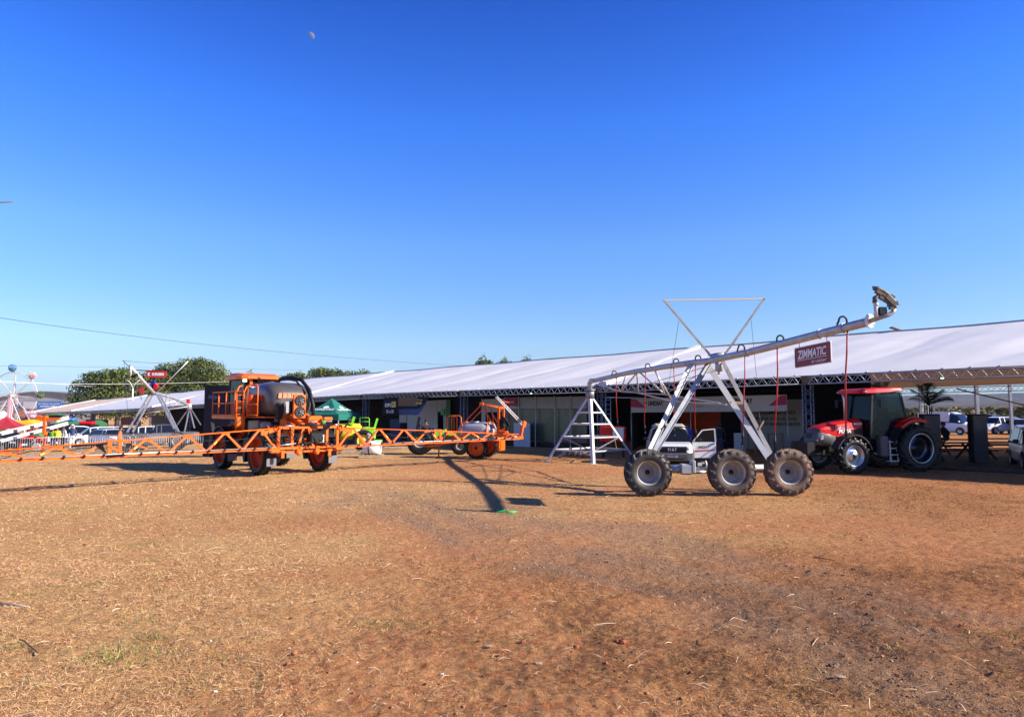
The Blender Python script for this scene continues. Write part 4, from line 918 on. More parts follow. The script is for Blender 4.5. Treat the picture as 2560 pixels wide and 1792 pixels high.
    mb.loft([[(x, -w, zb), (x, -w, zb+(zt-zb)*.6), (x, -w*.86, zt), (x, w*.86, zt), (x, w, zb+(zt-zb)*.6), (x, w, zb)] for x, w, zt, zb in st]); B(mb, 'cab_roof')
    mb = MB(); mb.ball((1.16, .66, 3.52), (.06, .08, .06), 10); B(mb, 'work_lamp', 'lamp_white')
    mb = MB(); mb.box((2.0, 0, 2.75), (.5, .5, .2), bev=.04); mb.box((1.72, 0, 3.05), (.14, .46, .6), bev=.05); B(mb, 'seat', 'grey_plastic')
    mb = MB(); mb.tube([(1.2, .95, 3.3), (1.22, 1.05, 3.15)], .02, 6); mb.box((1.2, 1.02, 3.08), (.06, .17, .34), bev=.03); B(mb, 'mirror', 'black_plastic')
    # railing
    rx = [-.4, .4, 1.3, 2.1, 2.75]
    mb = MB()
    for x in rx: mb.tube([(x, 1.32, 2.0), (x, 1.32, 3.04)], .026, 6)
    for z in (3.05, 2.60, 2.14): mb.tube([(rx[0], 1.32, z), (rx[-1], 1.32, z)], .024, 6)
    for z in (3.05, 2.60, 2.14): mb.tube([(2.75, 1.32, z), (2.85, .85, z)], .024, 6)
    B(mb, 'railing')
    mb = MB(); 
    for y in (1.34, 1.62): mb.tube([(-.55, y, 1.55), (-.52, y, 3.02), (-.5, y-.10, 3.22), (-.46, y-.22, 3.25)], .03, 8)
    for k in range(6): mb.tube([(-.54, 1.34, 1.7+.24*k), (-.54, 1.62, 1.7+.24*k)], .018, 6)
    mb.box((-.5, 1.46, 1.9), (.22, .32, .36), bev=.03); B(mb, 'ladder')
    mb = MB(); mb.tube([(-.75, 1.30, 2.1), (-.75, 1.30, 3.2), (-.85, 1.30, 3.28), (-1.55, 1.30, 3.28), (-1.68, 1.30, 3.2), (-1.68, 1.30, 2.1)], .026, 6); mb.tube([(-.75, 1.30, 2.55), (-1.6, 1.30, 2.55)], .02, 6); mb.tube([(-.75, 1.30, 2.15), (-1.6, 1.30, 2.15)], .02, 6); B(mb, 'tank_rail')
    mb = MB(); mb.box((-.62, 1.06, 2.52), (.34, .34, .78), bev=.05); B(mb, 'filter_housing', 'orange_dark')
    # spray tank, superellipse loft
    rings = []
    for (x, w, zt, zb) in [(1.02, .56, 3.05, 2.2), (.92, .74, 3.25, 2.12), (.5, .84, 3.38, 2.10), (-.5, .86, 3.42, 2.10), (-1.2, .86, 3.38, 2.10), (-1.62, .82, 3.22, 2.12), (-1.80, .70, 3.02, 2.2), (-1.86, .5, 2.8, 2.35)]:
        rg = []
        for k in range(28):
            a = 2*PI*k/28; c, s = math.cos(a), math.sin(a); e = .55
            rg.append((x, w*abs(c)**e*(1 if c > 0 else -1), (zt+zb)/2+(zt-zb)/2*abs(s)**e*(1 if s > 0 else -1)))
        rings.append(rg)
    mb = MB(); mb.loft(rings, smooth=True); B(mb, 'spray_tank', 'tank_dark')
    mb = MB()
    for k in range(6): y = .62-.17*k; mb.hexa([Vector(v) for v in ((-1.885, y, 2.78), (-1.885, y-.12, 2.78), (-1.875, y-.12, 2.79), (-1.875, y, 2.79), (-1.86, y-.04, 2.96), (-1.86, y-.16, 2.96), (-1.85, y-.16, 2.96), (-1.85, y-.04, 2.96))])
    B(mb, 'orange_stripe')
    mb = MB()
    for k in range(5): x = .1-.24*k; quad(mb, (x, .866, 2.70), (x-.16, .866, 2.70), (x-.22, .868, 2.90), (x-.06, .868, 2.90), .012)
    B(mb, 'orange_stripe', 'orange_dark')
    mb = MB(); mb.lathe([(.26, 0), (.26, .07), (.20, .10), (.001, .10)], 18, c=(.3, .0, 3.40)); mb.box((.32, .35, 3.52), (.5, .05, .03), rot=(0, -.5, .2)); B(mb, 'tank_lid', 'black_plastic')
    mb = MB(); mb.tube([(.2, -.3, 3.45), (.1, -.35, 3.58), (-.5, -.5, 3.62), (-1.2, -.62, 3.50), (-1.75, -.68, 3.10), (-2.05, -.70, 2.5), (-2.05, -.7, 2.0)], .07, 10)
    mb.tube([(.2, -.1, 3.44), (-.5, -.28, 3.56), (-1.2, -.40, 3.46), (-1.85, -.46, 3.0), (-2.0, -.5, 2.5)], .035, 8); B(mb, 'suction_hose', 'black_plastic')
    mb = MB(); mb.box((-1.96, .30, 2.42), (.12, .24, .46), bev=.05); B(mb, 'rinse_bottle', 'tank_grey')
    mb = MB(); mb.box((-1.95, .62, 2.3), (.25, .14, .6), bev=.03); mb.box((-2.1, .02, 2.35), (.3, .22, .8), bev=.03); B(mb, 'pump_unit', 'black_plastic')
    # fan panel
    mb = MB(); mb.box((-2.70, .18, 2.47), (.10, .47, .86), bev=.015); mb.box((-2.45, .18, 2.1), (.5, .3, .1)); B(mb, 'fan_panel')
    for z in (2.68, 2.27):
        mb = MB(); mb.lathe([(.20, 0), (.20, .03), (.175, .03), (.175, 0)], 24, c=(-2.75, .18, z), M=Euler((0, -PI/2, 0)).to_matrix())
        mb.lathe([(.172, .004), (.001, .004)], 24, c=(-2.75, .18, z), M=Euler((0, -PI/2, 0)).to_matrix()); f_ = B(mb, 'fan_guard', 'black_metal')
        mb = MB()
        for k in range(9):
            a = 2*PI*k/9; c, s = math.cos(a), math.sin(a)
            quad(mb, (-2.765, .18+.04*c, z+.04*s), (-2.765, .18+.165*math.cos(a-.12), z+.165*math.sin(a-.12)), (-2.79, .18+.165*math.cos(a+.25), z+.165*math.sin(a+.25)), (-2.785, .18+.04*math.cos(a+.8), z+.04*math.sin(a+.8)), .004)
        mb.lathe([(.05, 0), (.05, .05), (.001, .05)], 12, c=(-2.75, .18, z), M=Euler((0, -PI/2, 0)).to_matrix()); mb.build('fan_blade', M_['grey_plastic'], f_)
    # rear lift linkage
    mb = MB()
    for y in (-.38, .38): mb.beam((-1.95, y, 1.95), (-2.75, y, 1.75), .09, .13); mb.beam((-1.95, y, 1.60), (-2.75, y, 1.35), .08, .10); mb.beam((-2.1, y, 1.25), (-2.6, y*.5, 1.05), .07)
    mb.prism([(-1.8, 1.45), (-1.8, 2.15), (-2.05, 2.20), (-2.35, 1.9), (-2.35, 1.5)], -.5, -.42); mb.prism([(-1.8, 1.45), (-1.8, 2.15), (-2.05, 2.20), (-2.35, 1.9), (-2.35, 1.5)], .42, .5); B(mb, 'lift_arm')
    mb = MB(); mb.prism([(-1.9, 2.05), (-2.1, 2.18), (-3.05, 1.86), (-3.05, 1.70), (-2.5, 1.78)], .10, .24); mb.prism([(-1.9, 2.05), (-2.1, 2.18), (-3.05, 1.86), (-3.05, 1.70), (-2.5, 1.78)], -.5, -.36); B(mb, 'lift_bracket')
    mb = MB(); mb.tube([(-2.0, .1, 1.3), (-2.8, .1, 1.6)], .045, 8); mb.tube([(-2.0, -.2, 1.3), (-2.8, -.2, 1.6)], .045, 8); B(mb, 'lift_cylinder', 'black_metal')
    # centre frame
    X = -3.1
    mb = MB(); mb.beam((X, -1.2, 1.72), (X, 1.2, 1.72), .09, .09); mb.beam((X, -1.25, 1.0), (X, 1.35, 1.0), .09, .08); mb.beam((X+.12, -1.3, .86), (X+.12, 1.3, .86), .10, .07)
    for y in (-1.15, -.72, .62, 1.12): mb.beam((X, y, 1.0), (X, y, 1.72), .09, .09)
    mb.beam((X, -.2, 1.0), (X, .0, 1.7), .08); mb.beam((X, .4, 1.0), (X, .2, 1.7), .08); B(mb, 'centre_frame')
    for y in (-.85, .95): mb = MB(); mb.box((X, y, .78), (.05, .12, .26), bev=.01); mb.box((X+.05, y, .9), (.06, .2, .08)); B(mb, 'parking_foot')
    mb = MB()
    for y in (-.35, .35): mb.box((X+.05, y, .86), (.20, .18, .18), bev=.03); mb.ball((X+.0, y, .80), .09, 10)
    B(mb, 'pivot_lug')
    mb = MB(); mb.box((X-.05, -.12, 2.02), (.16, .36, .12), bev=.02); mb.box((X-.05, -.72, 2.02), (.16, .34, .12), bev=.02); mb.box((X+.2, -.35, 1.98), (.2, .5, .3), bev=.04); B(mb, 'valve_manifold')
    mb = MB()
    for g_, y0 in ((-.12, .0), (-.72, 0)):
        for k in range(7):
            y = g_-.15+.05*k; mb.tube([(X-.05, y, 1.96), (X-.10, y, 1.86), (X-.06, y*.8-.1, 1.70), (X-.02, -.42+.02*k, 1.4), (X-.05, -.4+.03*k, 1.15)], .012, 5)
    B(mb, 'valve_hose', 'black_plastic')
    mb = MB()
    for k in range(14): y = (-.27+.05*k) if k < 7 else (-.87+.05*(k-7)); mb.tube([(X-.06, y, 1.955), (X-.085, y, 1.90)], .014, 6)
    B(mb, 'hose_fitting', 'alu')
    rn = random.Random(3)
    for k in range(9):
        y0 = -1.1+.26*k; mb = MB(); z0_ = 1.1+rn.random()*.5
        mb.tube([(X-.04, y0, z0_), (X-.14, y0+.1, z0_-.2), (X-.16, y0+.3, z0_-.25+rn.random()*.1), (X-.08, y0+.5, z0_+.05), (X-.02, y0+.56, z0_+.25)], .016, 6); B(mb, 'hydraulic_hose', 'black_plastic')
    mb = MB(); mb.tube([(X-.08, -.95, 1.80), (X-.08, .35, 1.80)], .028, 8); B(mb, 'tilt_cylinder', 'black_metal'); mb = MB(); mb.tube([(X-.08, .55, 1.12), (X-.08, -.4, 1.2)], .022, 8); B(mb, 'tilt_cylinder', 'black_metal')
    mb = MB(); mb.tube([(X-.07, 1.15, 1.10), (X-.07, .5, 1.16)], .022, 8); mb.tube([(X-.06, .9, 1.78), (X-.06, .6, 1.78)], .025, 8); mb.tube([(X-.06, -1.0, 1.80), (X-.06, -1.15, 1.80)], .025, 8); mb.box((X-.02, -.45, 1.3), (.12, .3, .3), bev=.02); B(mb, 'cylinder_rod', 'alu')
    mb = MB(); mb.box((X+.05, -.3, 1.35), (.3, .55, .42), bev=.06); mb.box((X+.12, .3, 1.32), (.3, .3, .4), bev=.06); B(mb, 'boom_valve_block', 'black_metal')
    for s in (-1, 1): mb = MB(); mb.lathe([(.09, -.09), (.09, .09), (.001, .09)], 14, c=(X, s*1.22, 1.70), axis='X'); mb.box((X, s*1.25, .92), (.16, .34, .14), bev=.03); mb.beam((X, s*1.22, 1.66), (X, s*1.75, 1.52), .10, .12); B(mb, 'boom_hinge')
    boom_wing(t, 1, 10.6, ([0, 2.4, 5.5, 7.85, 10.8], [1.70, 1.52, 1.38, 1.16, 1.06]), ([0, 10.8], [.98, .94]), fold=5.0)
    boom_wing(t, -1, 9.3, ([0, 3.9, 9.4], [1.68, 1.50, 1.20]), ([0, 3.9, 9.4], [.96, 1.04, 1.0]), fold=4.6)
    # folded tip of the right wing
    tip = Vector((X, -10.6, 1.05)); up = Vector((X, -10.75, 1.62)); far = Vector((X-.25, -8.9, 2.86))
    mb = MB(); mb.beam(tip, up, .16, .08); mb.box(up+Vector((0, -.08, .05)), (.14, .22, .3), rot=(.4, 0, 0), bev=.03); mb.box(tip, (.16, .3, .16), bev=.03); B(mb, 'tip_joint')
    mb = MB()
    for dx, dz in ((0, 0), (0, .16), (.1, .08)): mb.tube([up+Vector((dx, .05, dz)), far+Vector((dx, 0, dz*.6))], .022, 6)
    d = far-up
    for k in range(9): mb.tube([up+d*k/9+Vector((0, .05, 0)), up+d*(k+.5)/9+Vector((0, .03, .15))], .012, 5); mb.tube([up+d*(k+.5)/9+Vector((0, .03, .15)), up+d*(k+1)/9+Vector((0, .05, 0))], .012, 5)
    B(mb, 'boom_tip', 'steel_white')
sprayer()
# ------------------------------------------------------------------ trailed orange sprayer behind
def trailed():
    t = thing('trailed_sprayer', 'orange trailed sprayer with grey tank and tall rear mast standing behind the long boom', 'crop sprayer', (-1.45, 33.75, gz(-1.5, 33.7)), R(164))
    B = lambda mb, n, m='orange_paint', par=t: mb.build(n, M_[m], par)
    for y, fl in ((.85, True), (-.85, False)): wheel(t, (0, y, .53), .545, .34, .375, 'orange_paint', 'rubber_new', flip=fl, lug=18, lh=.045, lw=.03, sw=.25, dish=.07, hub=.07, bolts=6)
    mb = MB(); mb.tube([(0, -.8, .53), (0, .8, .53)], .07, 8); mb.box((.3, 0, .78), (2.6, .12, .14)); mb.box((.3, .35, .80), (2.4, .10, .12)); mb.box((.3, -.35, .80), (2.4, .10, .12)); B(mb, 'frame', 'orange_dark')
    mb = MB(); mb.beam((1.3, .25, .80), (2.7, 0, .52), .10, .12); mb.beam((1.3, -.25, .80), (2.7, 0, .52), .10, .12); mb.beam((2.6, 0, .52), (3.1, 0, .52), .08); B(mb, 'drawbar')
    mb = MB(); mb.beam((2.3, 0, .02), (2.3, 0, .62), .06); mb.box((2.3, 0, .02), (.2, .2, .03)); B(mb, 'parking_stand')
    rings = []
    for (x, w, zt, zb) in [(-.62, .5, 1.45, 1.0), (-.52, .62, 1.68, .9), (-.1, .66, 1.74, .82), (.6, .66, 1.74, .82), (1.0, .62, 1.68, .9), (1.1, .5, 1.5, 1.0)]:
        rings.append([(x, w*abs(math.cos(a))**.6*(1 if math.cos(a) > 0 else -1), (zt+zb)/2+(zt-zb)/2*abs(math.sin(a))**.6*(1 if math.sin(a) > 0 else -1)) for a in [2*PI*k/24 for k in range(24)]])
    mb = MB(); mb.loft(rings, smooth=True); mb.lathe([(.24, 0), (.24, .06), (.001, .07)], 16, c=(.4, .1, 1.73)); B(mb, 'spray_tank', 'tank_grey')
    mb = MB(); arc = [(-.42, .675), (-.30, .675)]
    for x in (-.42, .86): mb.tube([(x, -.60, .9), (x, -.67, 1.25), (x, -.5, 1.70), (x, 0, 1.76), (x, .5, 1.70), (x, .68, 1.25), (x, .6, .9)], .035, 6)
    for k in range(6): xx = .05+.12*k; quad(mb, (xx+.09, .672, 1.12), (xx, .672, 1.12), (xx-.02, .672, 1.22), (xx+.07, .672, 1.22), .01)
    B(mb, 'tank_strap')
    mb = MB(); mb.tube([(1.15, .5, .9), (1.15, .5, 1.95), (1.25, .5, 2.05), (1.55, .5, 2.05), (1.65, .5, 1.95), (1.65, .5, .9)], .028, 6); mb.tube([(1.15, -.1, .9), (1.15, -.1, 1.95), (1.25, -.1, 2.05), (1.55, -.1, 2.05), (1.65, -.1, 1.95), (1.65, -.1, .9)], .028, 6)
    mb.tube([(1.15, .5, 1.3), (1.65, .5, 1.3)], .02, 6); mb.tube([(1.65, .5, 1.3), (1.65, -.1, 1.3)], .02, 6); mb.tube([(1.3, .5, 1.0), (1.3, .5, 2.05)], .02, 6); mb.box((1.4, .2, .95), (.6, .7, .04)); B(mb, 'platform_rail')
    mb = MB()
    for y in (-.4, .4): mb.beam((-.95, y, .35), (-.95, y, 2.5), .12, .10)
    for z in (.5, 1.3, 2.45): mb.beam((-.95, -.4, z), (-.95, .4, z), .10, .10)
    mb.box((-1.0, 0, .62), (.12, .7, .5), bev=.02); mb.box((-1.15, .3, 1.25), (.5, .25, .14), bev=.03); mb.prism([(-.8, 1.05), (-1.6, 1.0), (-1.75, 1.15), (-1.5, 1.2), (-1.2, 1.35), (-.8, 1.3)], .42, .55); B(mb, 'rear_mast')
    mb = MB()
    for y in (-.42, .45):
        mb.tube([(-.95, y, 2.45), (-.1, y, 2.62), (1.15, y, 1.35)], .028, 6); mb.tube([(-.1, y, 2.62), (-.85, y, 1.35)], .028, 6); mb.tube([(-.3, y, 2.58), (-.5, y, 1.35)], .024, 6)
    mb.box((-.1, .45, 2.62), (.2, .1, .16), bev=.02); B(mb, 'mast_brace')
    mb = MB(); mb.box((-1.15, .2, 1.7), (.25, .5, .5), bev=.06)
    for k in range(8): mb.tube([(-1.1, .45, 2.1-.05*k), (-1.35-.03*k, .5, 1.9-.04*k), (-1.4, .45, 1.5), (-1.1-.02*k, .42, 1.3)], .015, 5)
    B(mb, 'valve_unit', 'black_metal')
    mb = MB(); mb.box((-.72, .55, 1.2), (.12, .12, .5), bev=.03); B(mb, 'rinse_bottle', 'steel_white')
    mb = MB(); mb.tube([(-1.0, .3, 2.5), (-1.1, .1, 2.75), (-1.3, -.2, 2.7)], .03, 6); B(mb, 'hose_arm', 'orange_dark')
trailed()
# ------------------------------------------------------------------ people
_pm = {}
def person_mesh(pose):
    if pose in _pm: return _pm[pose]
    V = {'pel': ((0, 0, .95), .135), 'wai': ((0, 0, 1.10), .125), 'che': ((0, 0, 1.32), .155), 'nek': ((0, .0, 1.50), .06), 'hed': ((.02, 0, 1.60), .085), 'hd2': ((.02, 0, 1.68), .088),
         'lh': ((0, .10, .90), .10), 'lk': ((.02, .11, .50), .068), 'la': ((0, .12, .09), .045), 'lt': ((.16, .13, .04), .04),
         'rh': ((0, -.10, .90), .10), 'rk': ((.02, -.11, .50), .068), 'ra': ((0, -.12, .09), .045), 'rt': ((.16, -.13, .04), .04),
         'ls': ((0, .19, 1.43), .065), 'le': ((-.03, .26, 1.15), .048), 'lw': ((.05, .25, .92), .035), 'lf': ((.08, .25, .83), .03),
         'rs': ((0, -.19, 1.43), .065), 're': ((-.03, -.26, 1.15), .048), 'rw': ((.05, -.25, .92), .035), 'rf': ((.08, -.25, .83), .03)}
    if pose == 'sit':
        for k in ('lk', 'rk'): V[k] = ((.42, V[k][0][1], .92), .07)
        for k in ('la', 'ra'): V[k] = ((.42, V[k][0][1], .50), .045)
        for k in ('lt', 'rt'): V[k] = ((.56, V[k][0][1], .46), .04)
        for k in ('lw', 'rw', 'lf', 'rf'): x, y, z = V[k][0]; V[k] = ((.34, y*.7, 1.15), V[k][1])
        for k in ('che', 'nek', 'hed', 'hd2', 'ls', 'rs'): (x, y, z), r = V[k]; V[k] = ((x+.12, y, z-.03), r)
    if pose == 'pocket':
        V['lw'] = ((.10, .20, .98), .036); V['lf'] = ((.15, .15, .96), .032); V['rw'] = ((.10, -.20, .98), .036); V['rf'] = ((.15, -.15, .96), .032)
        V['hed'] = ((.04, 0, 1.59), .085); V['hd2'] = ((.05, 0, 1.67), .088)
    ks = list(V); E = [('pel', 'wai'), ('wai', 'che'), ('che', 'nek'), ('nek', 'hed'), ('hed', 'hd2'), ('pel', 'lh'), ('lh', 'lk'), ('lk', 'la'), ('la', 'lt'), ('pel', 'rh'), ('rh', 'rk'), ('rk', 'ra'), ('ra', 'rt'),
        ('che', 'ls'), ('ls', 'le'), ('le', 'lw'), ('lw', 'lf'), ('che', 'rs'), ('rs', 're'), ('re', 'rw'), ('rw', 'rf')]
    me = bpy.data.meshes.new('body'); me.from_pydata([V[k][0] for k in ks], [(ks.index(a), ks.index(b)) for a, b in E], [])
    o = bpy.data.objects.new('body', me); COL.objects.link(o); o.modifiers.new('s', 'SKIN')
    for i, k in enumerate(ks): d = me.skin_vertices[0].data[i]; r = V[k][1]; d.radius = (r, r*(1.25 if k in ('che', 'wai', 'pel') else 1)); d.use_root = (k == 'pel')
    m = o.modifiers.new('u', 'SUBSURF'); m.levels = m.render_levels = 1
    dg = bpy.context.evaluated_depsgraph_get(); m2 = bpy.data.meshes.new_from_object(o.evaluated_get(dg)); bpy.data.objects.remove(o)
    for p in m2.polygons:
        c = p.center; z = c.z; p.use_smooth = True
        if pose == 'sit': mi = 3 if z > 1.46 else 2 if (c.x < .25 or z > 1.05) else 1 if z > .52 else 0
        else: mi = 0 if z < .10 else 1 if z < .98 and abs(c.y) < .21 else 3 if (z > 1.47 or (z < .93 and abs(c.y) >= .2)) else 2
        if pose == 'pocket' and z < 1.05 and c.x > .09: mi = 2 if z > .9 else mi
        p.material_index = mi
    _pm[pose] = m2; return m2
def person(label, px, Y, face, top, legs='denim', pose='stand', h=1.72, hair='hair', cap=None, zoff=0, group=None, y2=None):
    g = G(px, Y); g.z += zoff; t = thing('person', label, 'person', g, face, group); k = h/1.77; t.scale = (k, k, k)
    me = person_mesh(pose).copy()
    for m in ('leather', legs, top, 'skin'): me.materials.append(M_[m])
    o = bpy.data.objects.new('body', me); COL.objects.link(o); o.parent = t
    dx = .12 if pose == 'sit' else .03 if pose == 'pocket' else 0; dz = -.03 if pose == 'sit' else 0
    mb = MB(); mb.ball((.0+dx, 0, 1.70+dz), (.105, .098, .085), 12); mb.ball((-.03+dx, 0, 1.64+dz), (.085, .093, .09), 10); mb.build('hair', M_[hair], t)
    mb = MB(); mb.ball((.115+dx, 0, 1.61+dz), (.02, .016, .022), 6); mb.build('nose', M_['skin'], t)
    if cap: mb = MB(); mb.ball((.01+dx, 0, 1.735+dz), (.115, .107, .07), 12); mb.box((.13+dx, 0, 1.72+dz), (.12, .15, .015)); mb.build('cap', M_[cap], t)
    return t
# ------------------------------------------------------------------ cars
def car(kind, label, px, Y, rz, paint='white_paint', group=None, parts=2, rear=None, pos=None):
    K = {'suv': dict(L=4.35, W=1.80, H=1.66, belt=1.02, hood=1.02, prof=[(-2.12, .95, 1.0), (-1.85, 1.05, 1.52), (-1.2, 1.05, 1.64), (.0, 1.03, 1.66), (.55, 1.02, 1.58), (1.15, 1.0, 1.06)], r=.35, wb=1.33),
         'hatch': dict(L=3.95, W=1.72, H=1.48, belt=.93, hood=.93, prof=[(-1.9, .9, .95), (-1.65, .95, 1.34), (-1.0, .95, 1.46), (.0, .93, 1.48), (.45, .92, 1.42), (1.1, .9, .97)], r=.31, wb=1.24),
         'sedan': dict(L=4.45, W=1.75, H=1.46, belt=.93, hood=.90, prof=[(-1.75, .98, 1.0), (-1.15, .97, 1.38), (-.6, .95, 1.46), (.1, .93, 1.46), (.5, .92, 1.38), (1.2, .9, .95)], r=.32, wb=1.3),
         'pickup': dict(L=5.1, W=1.85, H=1.78, belt=1.12, hood=1.10, prof=[(-.75, 1.12, 1.16), (-.62, 1.12, 1.66), (-.2, 1.12, 1.76), (.5, 1.12, 1.78), (.85, 1.1, 1.70), (1.35, 1.1, 1.15)], r=.38, wb=1.55),
         'van': dict(L=4.8, W=1.85, H=2.15, belt=1.15, hood=1.10, prof=[(-2.38, 1.0, 1.9), (-2.3, 1.1, 2.1), (-1.2, 1.1, 2.15), (.6, 1.1, 2.13), (1.1, 1.1, 1.95), (1.75, 1.08, 1.16)], r=.34, wb=1.5)}[kind]
    L, Wd, H, bz, hz = K['L']/2, K['W']/2, K['H'], K['belt'], K['hood']
    loc = G(px, Y) if pos is None else pos
    t = thing('parked_car' if kind != 'van' else 'parked_van', label, 'van' if kind == 'van' else 'pickup' if kind == 'pickup' else 'car', loc, rz, group)
    mb = MB(); lo = .28
    st = [(-L, .80, .42, bz*.80), (-L+.08, .93, .30, bz*.97), (-L+.5, 1.0, lo, bz), (-.3, 1.0, lo-.03, bz), (.9, 1.0, lo-.03, bz*.995), (1.25, .99, lo, hz), (L-.55, .96, lo, hz*.93), (L-.12, .88, .30, hz*.80), (L, .74, .42, hz*.66)]
    rg = []
    for (x, w, zb, zt) in st:
        w *= Wd; rg.append([(x, -w*.9, zb), (x, -w, zb+.12), (x, -w, zb+(zt-zb)*.55), (x, -w*.95, zt-.05), (x, -w*.84, zt), (x, w*.84, zt), (x, w*.95, zt-.05), (x, w, zb+(zt-zb)*.55), (x, w, zb+.12), (x, w*.9, zb)])
    r_i = {4: 1} if rear else {}
    mb.loft(rg, smooth=False, mf=(lambda i, k: 1 if rear and i < 3 else 0))
    mb.build('body', [M_[paint], M_[rear or paint]], t)
    pr = K['prof']; mb = MB(); rings = []
    for (x, zb, zt) in pr: wb_ = Wd*.93; wt = Wd*.93-(zt-zb)*.26; rings.append([(x, -wb_, zb), (x, -wt-.01, zb+(zt-zb)*.9), (x, -wt*.85, zt), (x, wt*.85, zt), (x, wt+.01, zb+(zt-zb)*.9), (x, wb_, zb)])
    mb.loft(rings, mf=lambda i, k: 0 if k in (1, 2, 3) and 0 < i < len(pr)-2 else (1 if k in (0, 4) or i in (-1, -2) or k == 2 or i in (0, len(pr)-2) else 0))
    mb.build('greenhouse', [M_[paint], M_['glass_dark']], t)
    if parts > 1:
        mb = MB()
        for s in (-1, 1):
            for i in ([1, 3, 4] if kind != 'van' else [3, 4]):
                x, zb, zt = pr[i]; wb_ = Wd*.93+.006; wt = Wd*.93-(zt-zb)*.26+.006; mb.beam((x, s*wb_, zb), (x-.0, s*(wt+.01), zb+(zt-zb)*.92), .07, .02, up=(0, 1, 0))
        mb.build('pillar', M_[paint], t)
    if kind == 'van': mb = MB(); mb.box((-.9, 0, 1.6), (2.9, Wd*1.80, .9)); mb.build('cargo_panel', M_[paint], t)
    for s in (-1, 1):
        for x in (-K['wb'], K['wb']):
            mb = MB(); mb.lathe([(.02, -.105), (K['r']*.62, -.10), (K['r']*.64, -.115)], 18, axis='Y'); w_ = mb.build('wheel', M_['rim_silver'], t); w_.location = (x, s*(Wd-.10), K['r']); w_.rotation_euler = (0, 0, PI if s > 0 else 0)
            mb = MB(); r = K['r']; mb.lathe([(r*.63, -.11), (r*.9, -.12), (r, -.08), (r, .08), (r*.9, .11), (r*.5, .11)], 22, axis='Y'); mb.build('tyre', M_['rubber_new'], w_)
        mb = MB(); arc_strip(mb, K['wb'], K['r'], K['r']+.05, 0, 180, s*(Wd-.12), s*(Wd+.004), .04, n=10); arc_strip(mb, -K['wb'], K['r'], K['r']+.05, 0, 180, s*(Wd-.12), s*(Wd+.004), .04, n=10); mb.build('wheel_arch', M_['black_plastic'], t)
        mb = MB(); quad(mb, (L-.02, s*Wd*.70, hz*.70), (L-.30, s*Wd*.93, hz*.72), (L-.36, s*Wd*.90, hz*.86), (L-.08, s*Wd*.68, hz*.80), .02*s); mb.build('headlight', M_['headlight'], t)
        mb = MB(); mb.box((pr[-1][0]-.22, s*(Wd+.10), bz+.10), (.10, .20, .14), bev=.03); mb.build('mirror', M_['black_plastic' if parts > 1 else paint], t)
        mb = MB(); mb.box((-L+.06, s*Wd*.80, bz*.86), (.06, .18, .22), bev=.02); mb.build('tail_light', M_['red_paint'], t)
    mb = MB(); mb.box((L-.04, 0, hz*.62), (.10, Wd*1.15, .16), bev=.02); mb.box((L-.05, 0, .40), (.12, Wd*1.3, .14), bev=.03); mb.build('grille', M_['black_plastic'], t)
    mb = MB(); mb.box((L+.02, 0, .52), (.015, .40, .12)); mb.build('number_plate', M_['steel_white'], t)
    return t
# booth pickup with open driver's door
vt_ = car('pickup', 'white pickup with dark grey front bumper parked facing the field, driver door open', 1671, 30.7, -PI/2-.16, pos=Vector((7.0, 30.8, 0)))
vt_.scale = (1, 1, .9)
for c in list(vt_.children):
    if c.name.startswith(('grille', 'number_plate')): bpy.data.objects.remove(c)
L_ = 2.55
mb = MB(); mb.loft([[(x, -w, zb), (x, -w*1.0, zt), (x, w*1.0, zt), (x, w, zb)] for x, w, zb, zt in [(1.95, .935, .28, .62), (2.35, .90, .26, .66), (2.60, .80, .28, .64), (2.64, .60, .34, .58)]]); mb.build('bumper', M_['grey_plastic'], vt_)
mb = MB(); mb.loft([[(x, -w, zb), (x, -w, zt), (x, w, zt), (x, w, zb)] for x, w, zb, zt in [(2.2, .60, .66, .93), (2.50, .60, .65, .91), (2.585, .56, .66, .86)]])
for k in range(3): mb.box((2.575, 0, .70+.06*k), (.05, 1.0, .015))
mb.build('grille', M_['black_plastic'], vt_)
mb = MB()
for k in range(8): mb.box((2.652, -.42+.12*k, .39), (.02, .085, .05))
mb.build('lower_grille', M_['black_metal'], vt_)
lettering('F I A T', (2.60, -.17, .73), (0, 1, 0), (0, 0, 1), .34, .13, M_['print_white'], vt_, .01, off=.012)
mb = MB(); mb.box((2.66, 0, .515), (.015, .40, .13)); pl = mb.build('number_plate', M_['steel_white'], vt_)
mb = MB(); mb.box((2.671, 0, .565), (.008, .40, .03)); mb.build('plate_band', M_['plate_blue'], pl)
lettering('SCX7B79', (2.668, -.17, .462), (0, 1, 0), (0, 0, 1), .34, .075, M_['print_black'], pl, .02, off=.008)
mb = MB(); mb.loft([[(x, -w, 1.79), (x, -w*.8, z), (x, w*.8, z), (x, w, 1.79)] for x, w, z in [(-.5, .62, 1.82), (-.3, .72, 1.90), (.3, .74, 1.93), (.75, .70, 1.88), (.95, .6, 1.82)]]); o = mb.build('roof_cover', M_['cover_beige'], None)
o.location = Vector((7.0, 30.8, 0)); o.rotation_euler = (0, 0, -PI/2-.16); o.scale = (1, 1, .9); tag(o, 'folded beige cover tied flat on the roof of the white pickup', 'cover')
mb = MB(); hx, hy = 1.30, .93      # door hinged at the front, opened outwards (towards +y local)
ang = R(82); dv = Vector((-math.cos(ang), math.sin(ang), 0)); h0 = Vector((hx, hy, 0))
def dp(a, z): return h0+dv*a+Vector((0, 0, z))
poly = [(0, .34), (.95, .34), (1.0, .6), (1.0, 1.10), (0, 1.10)]
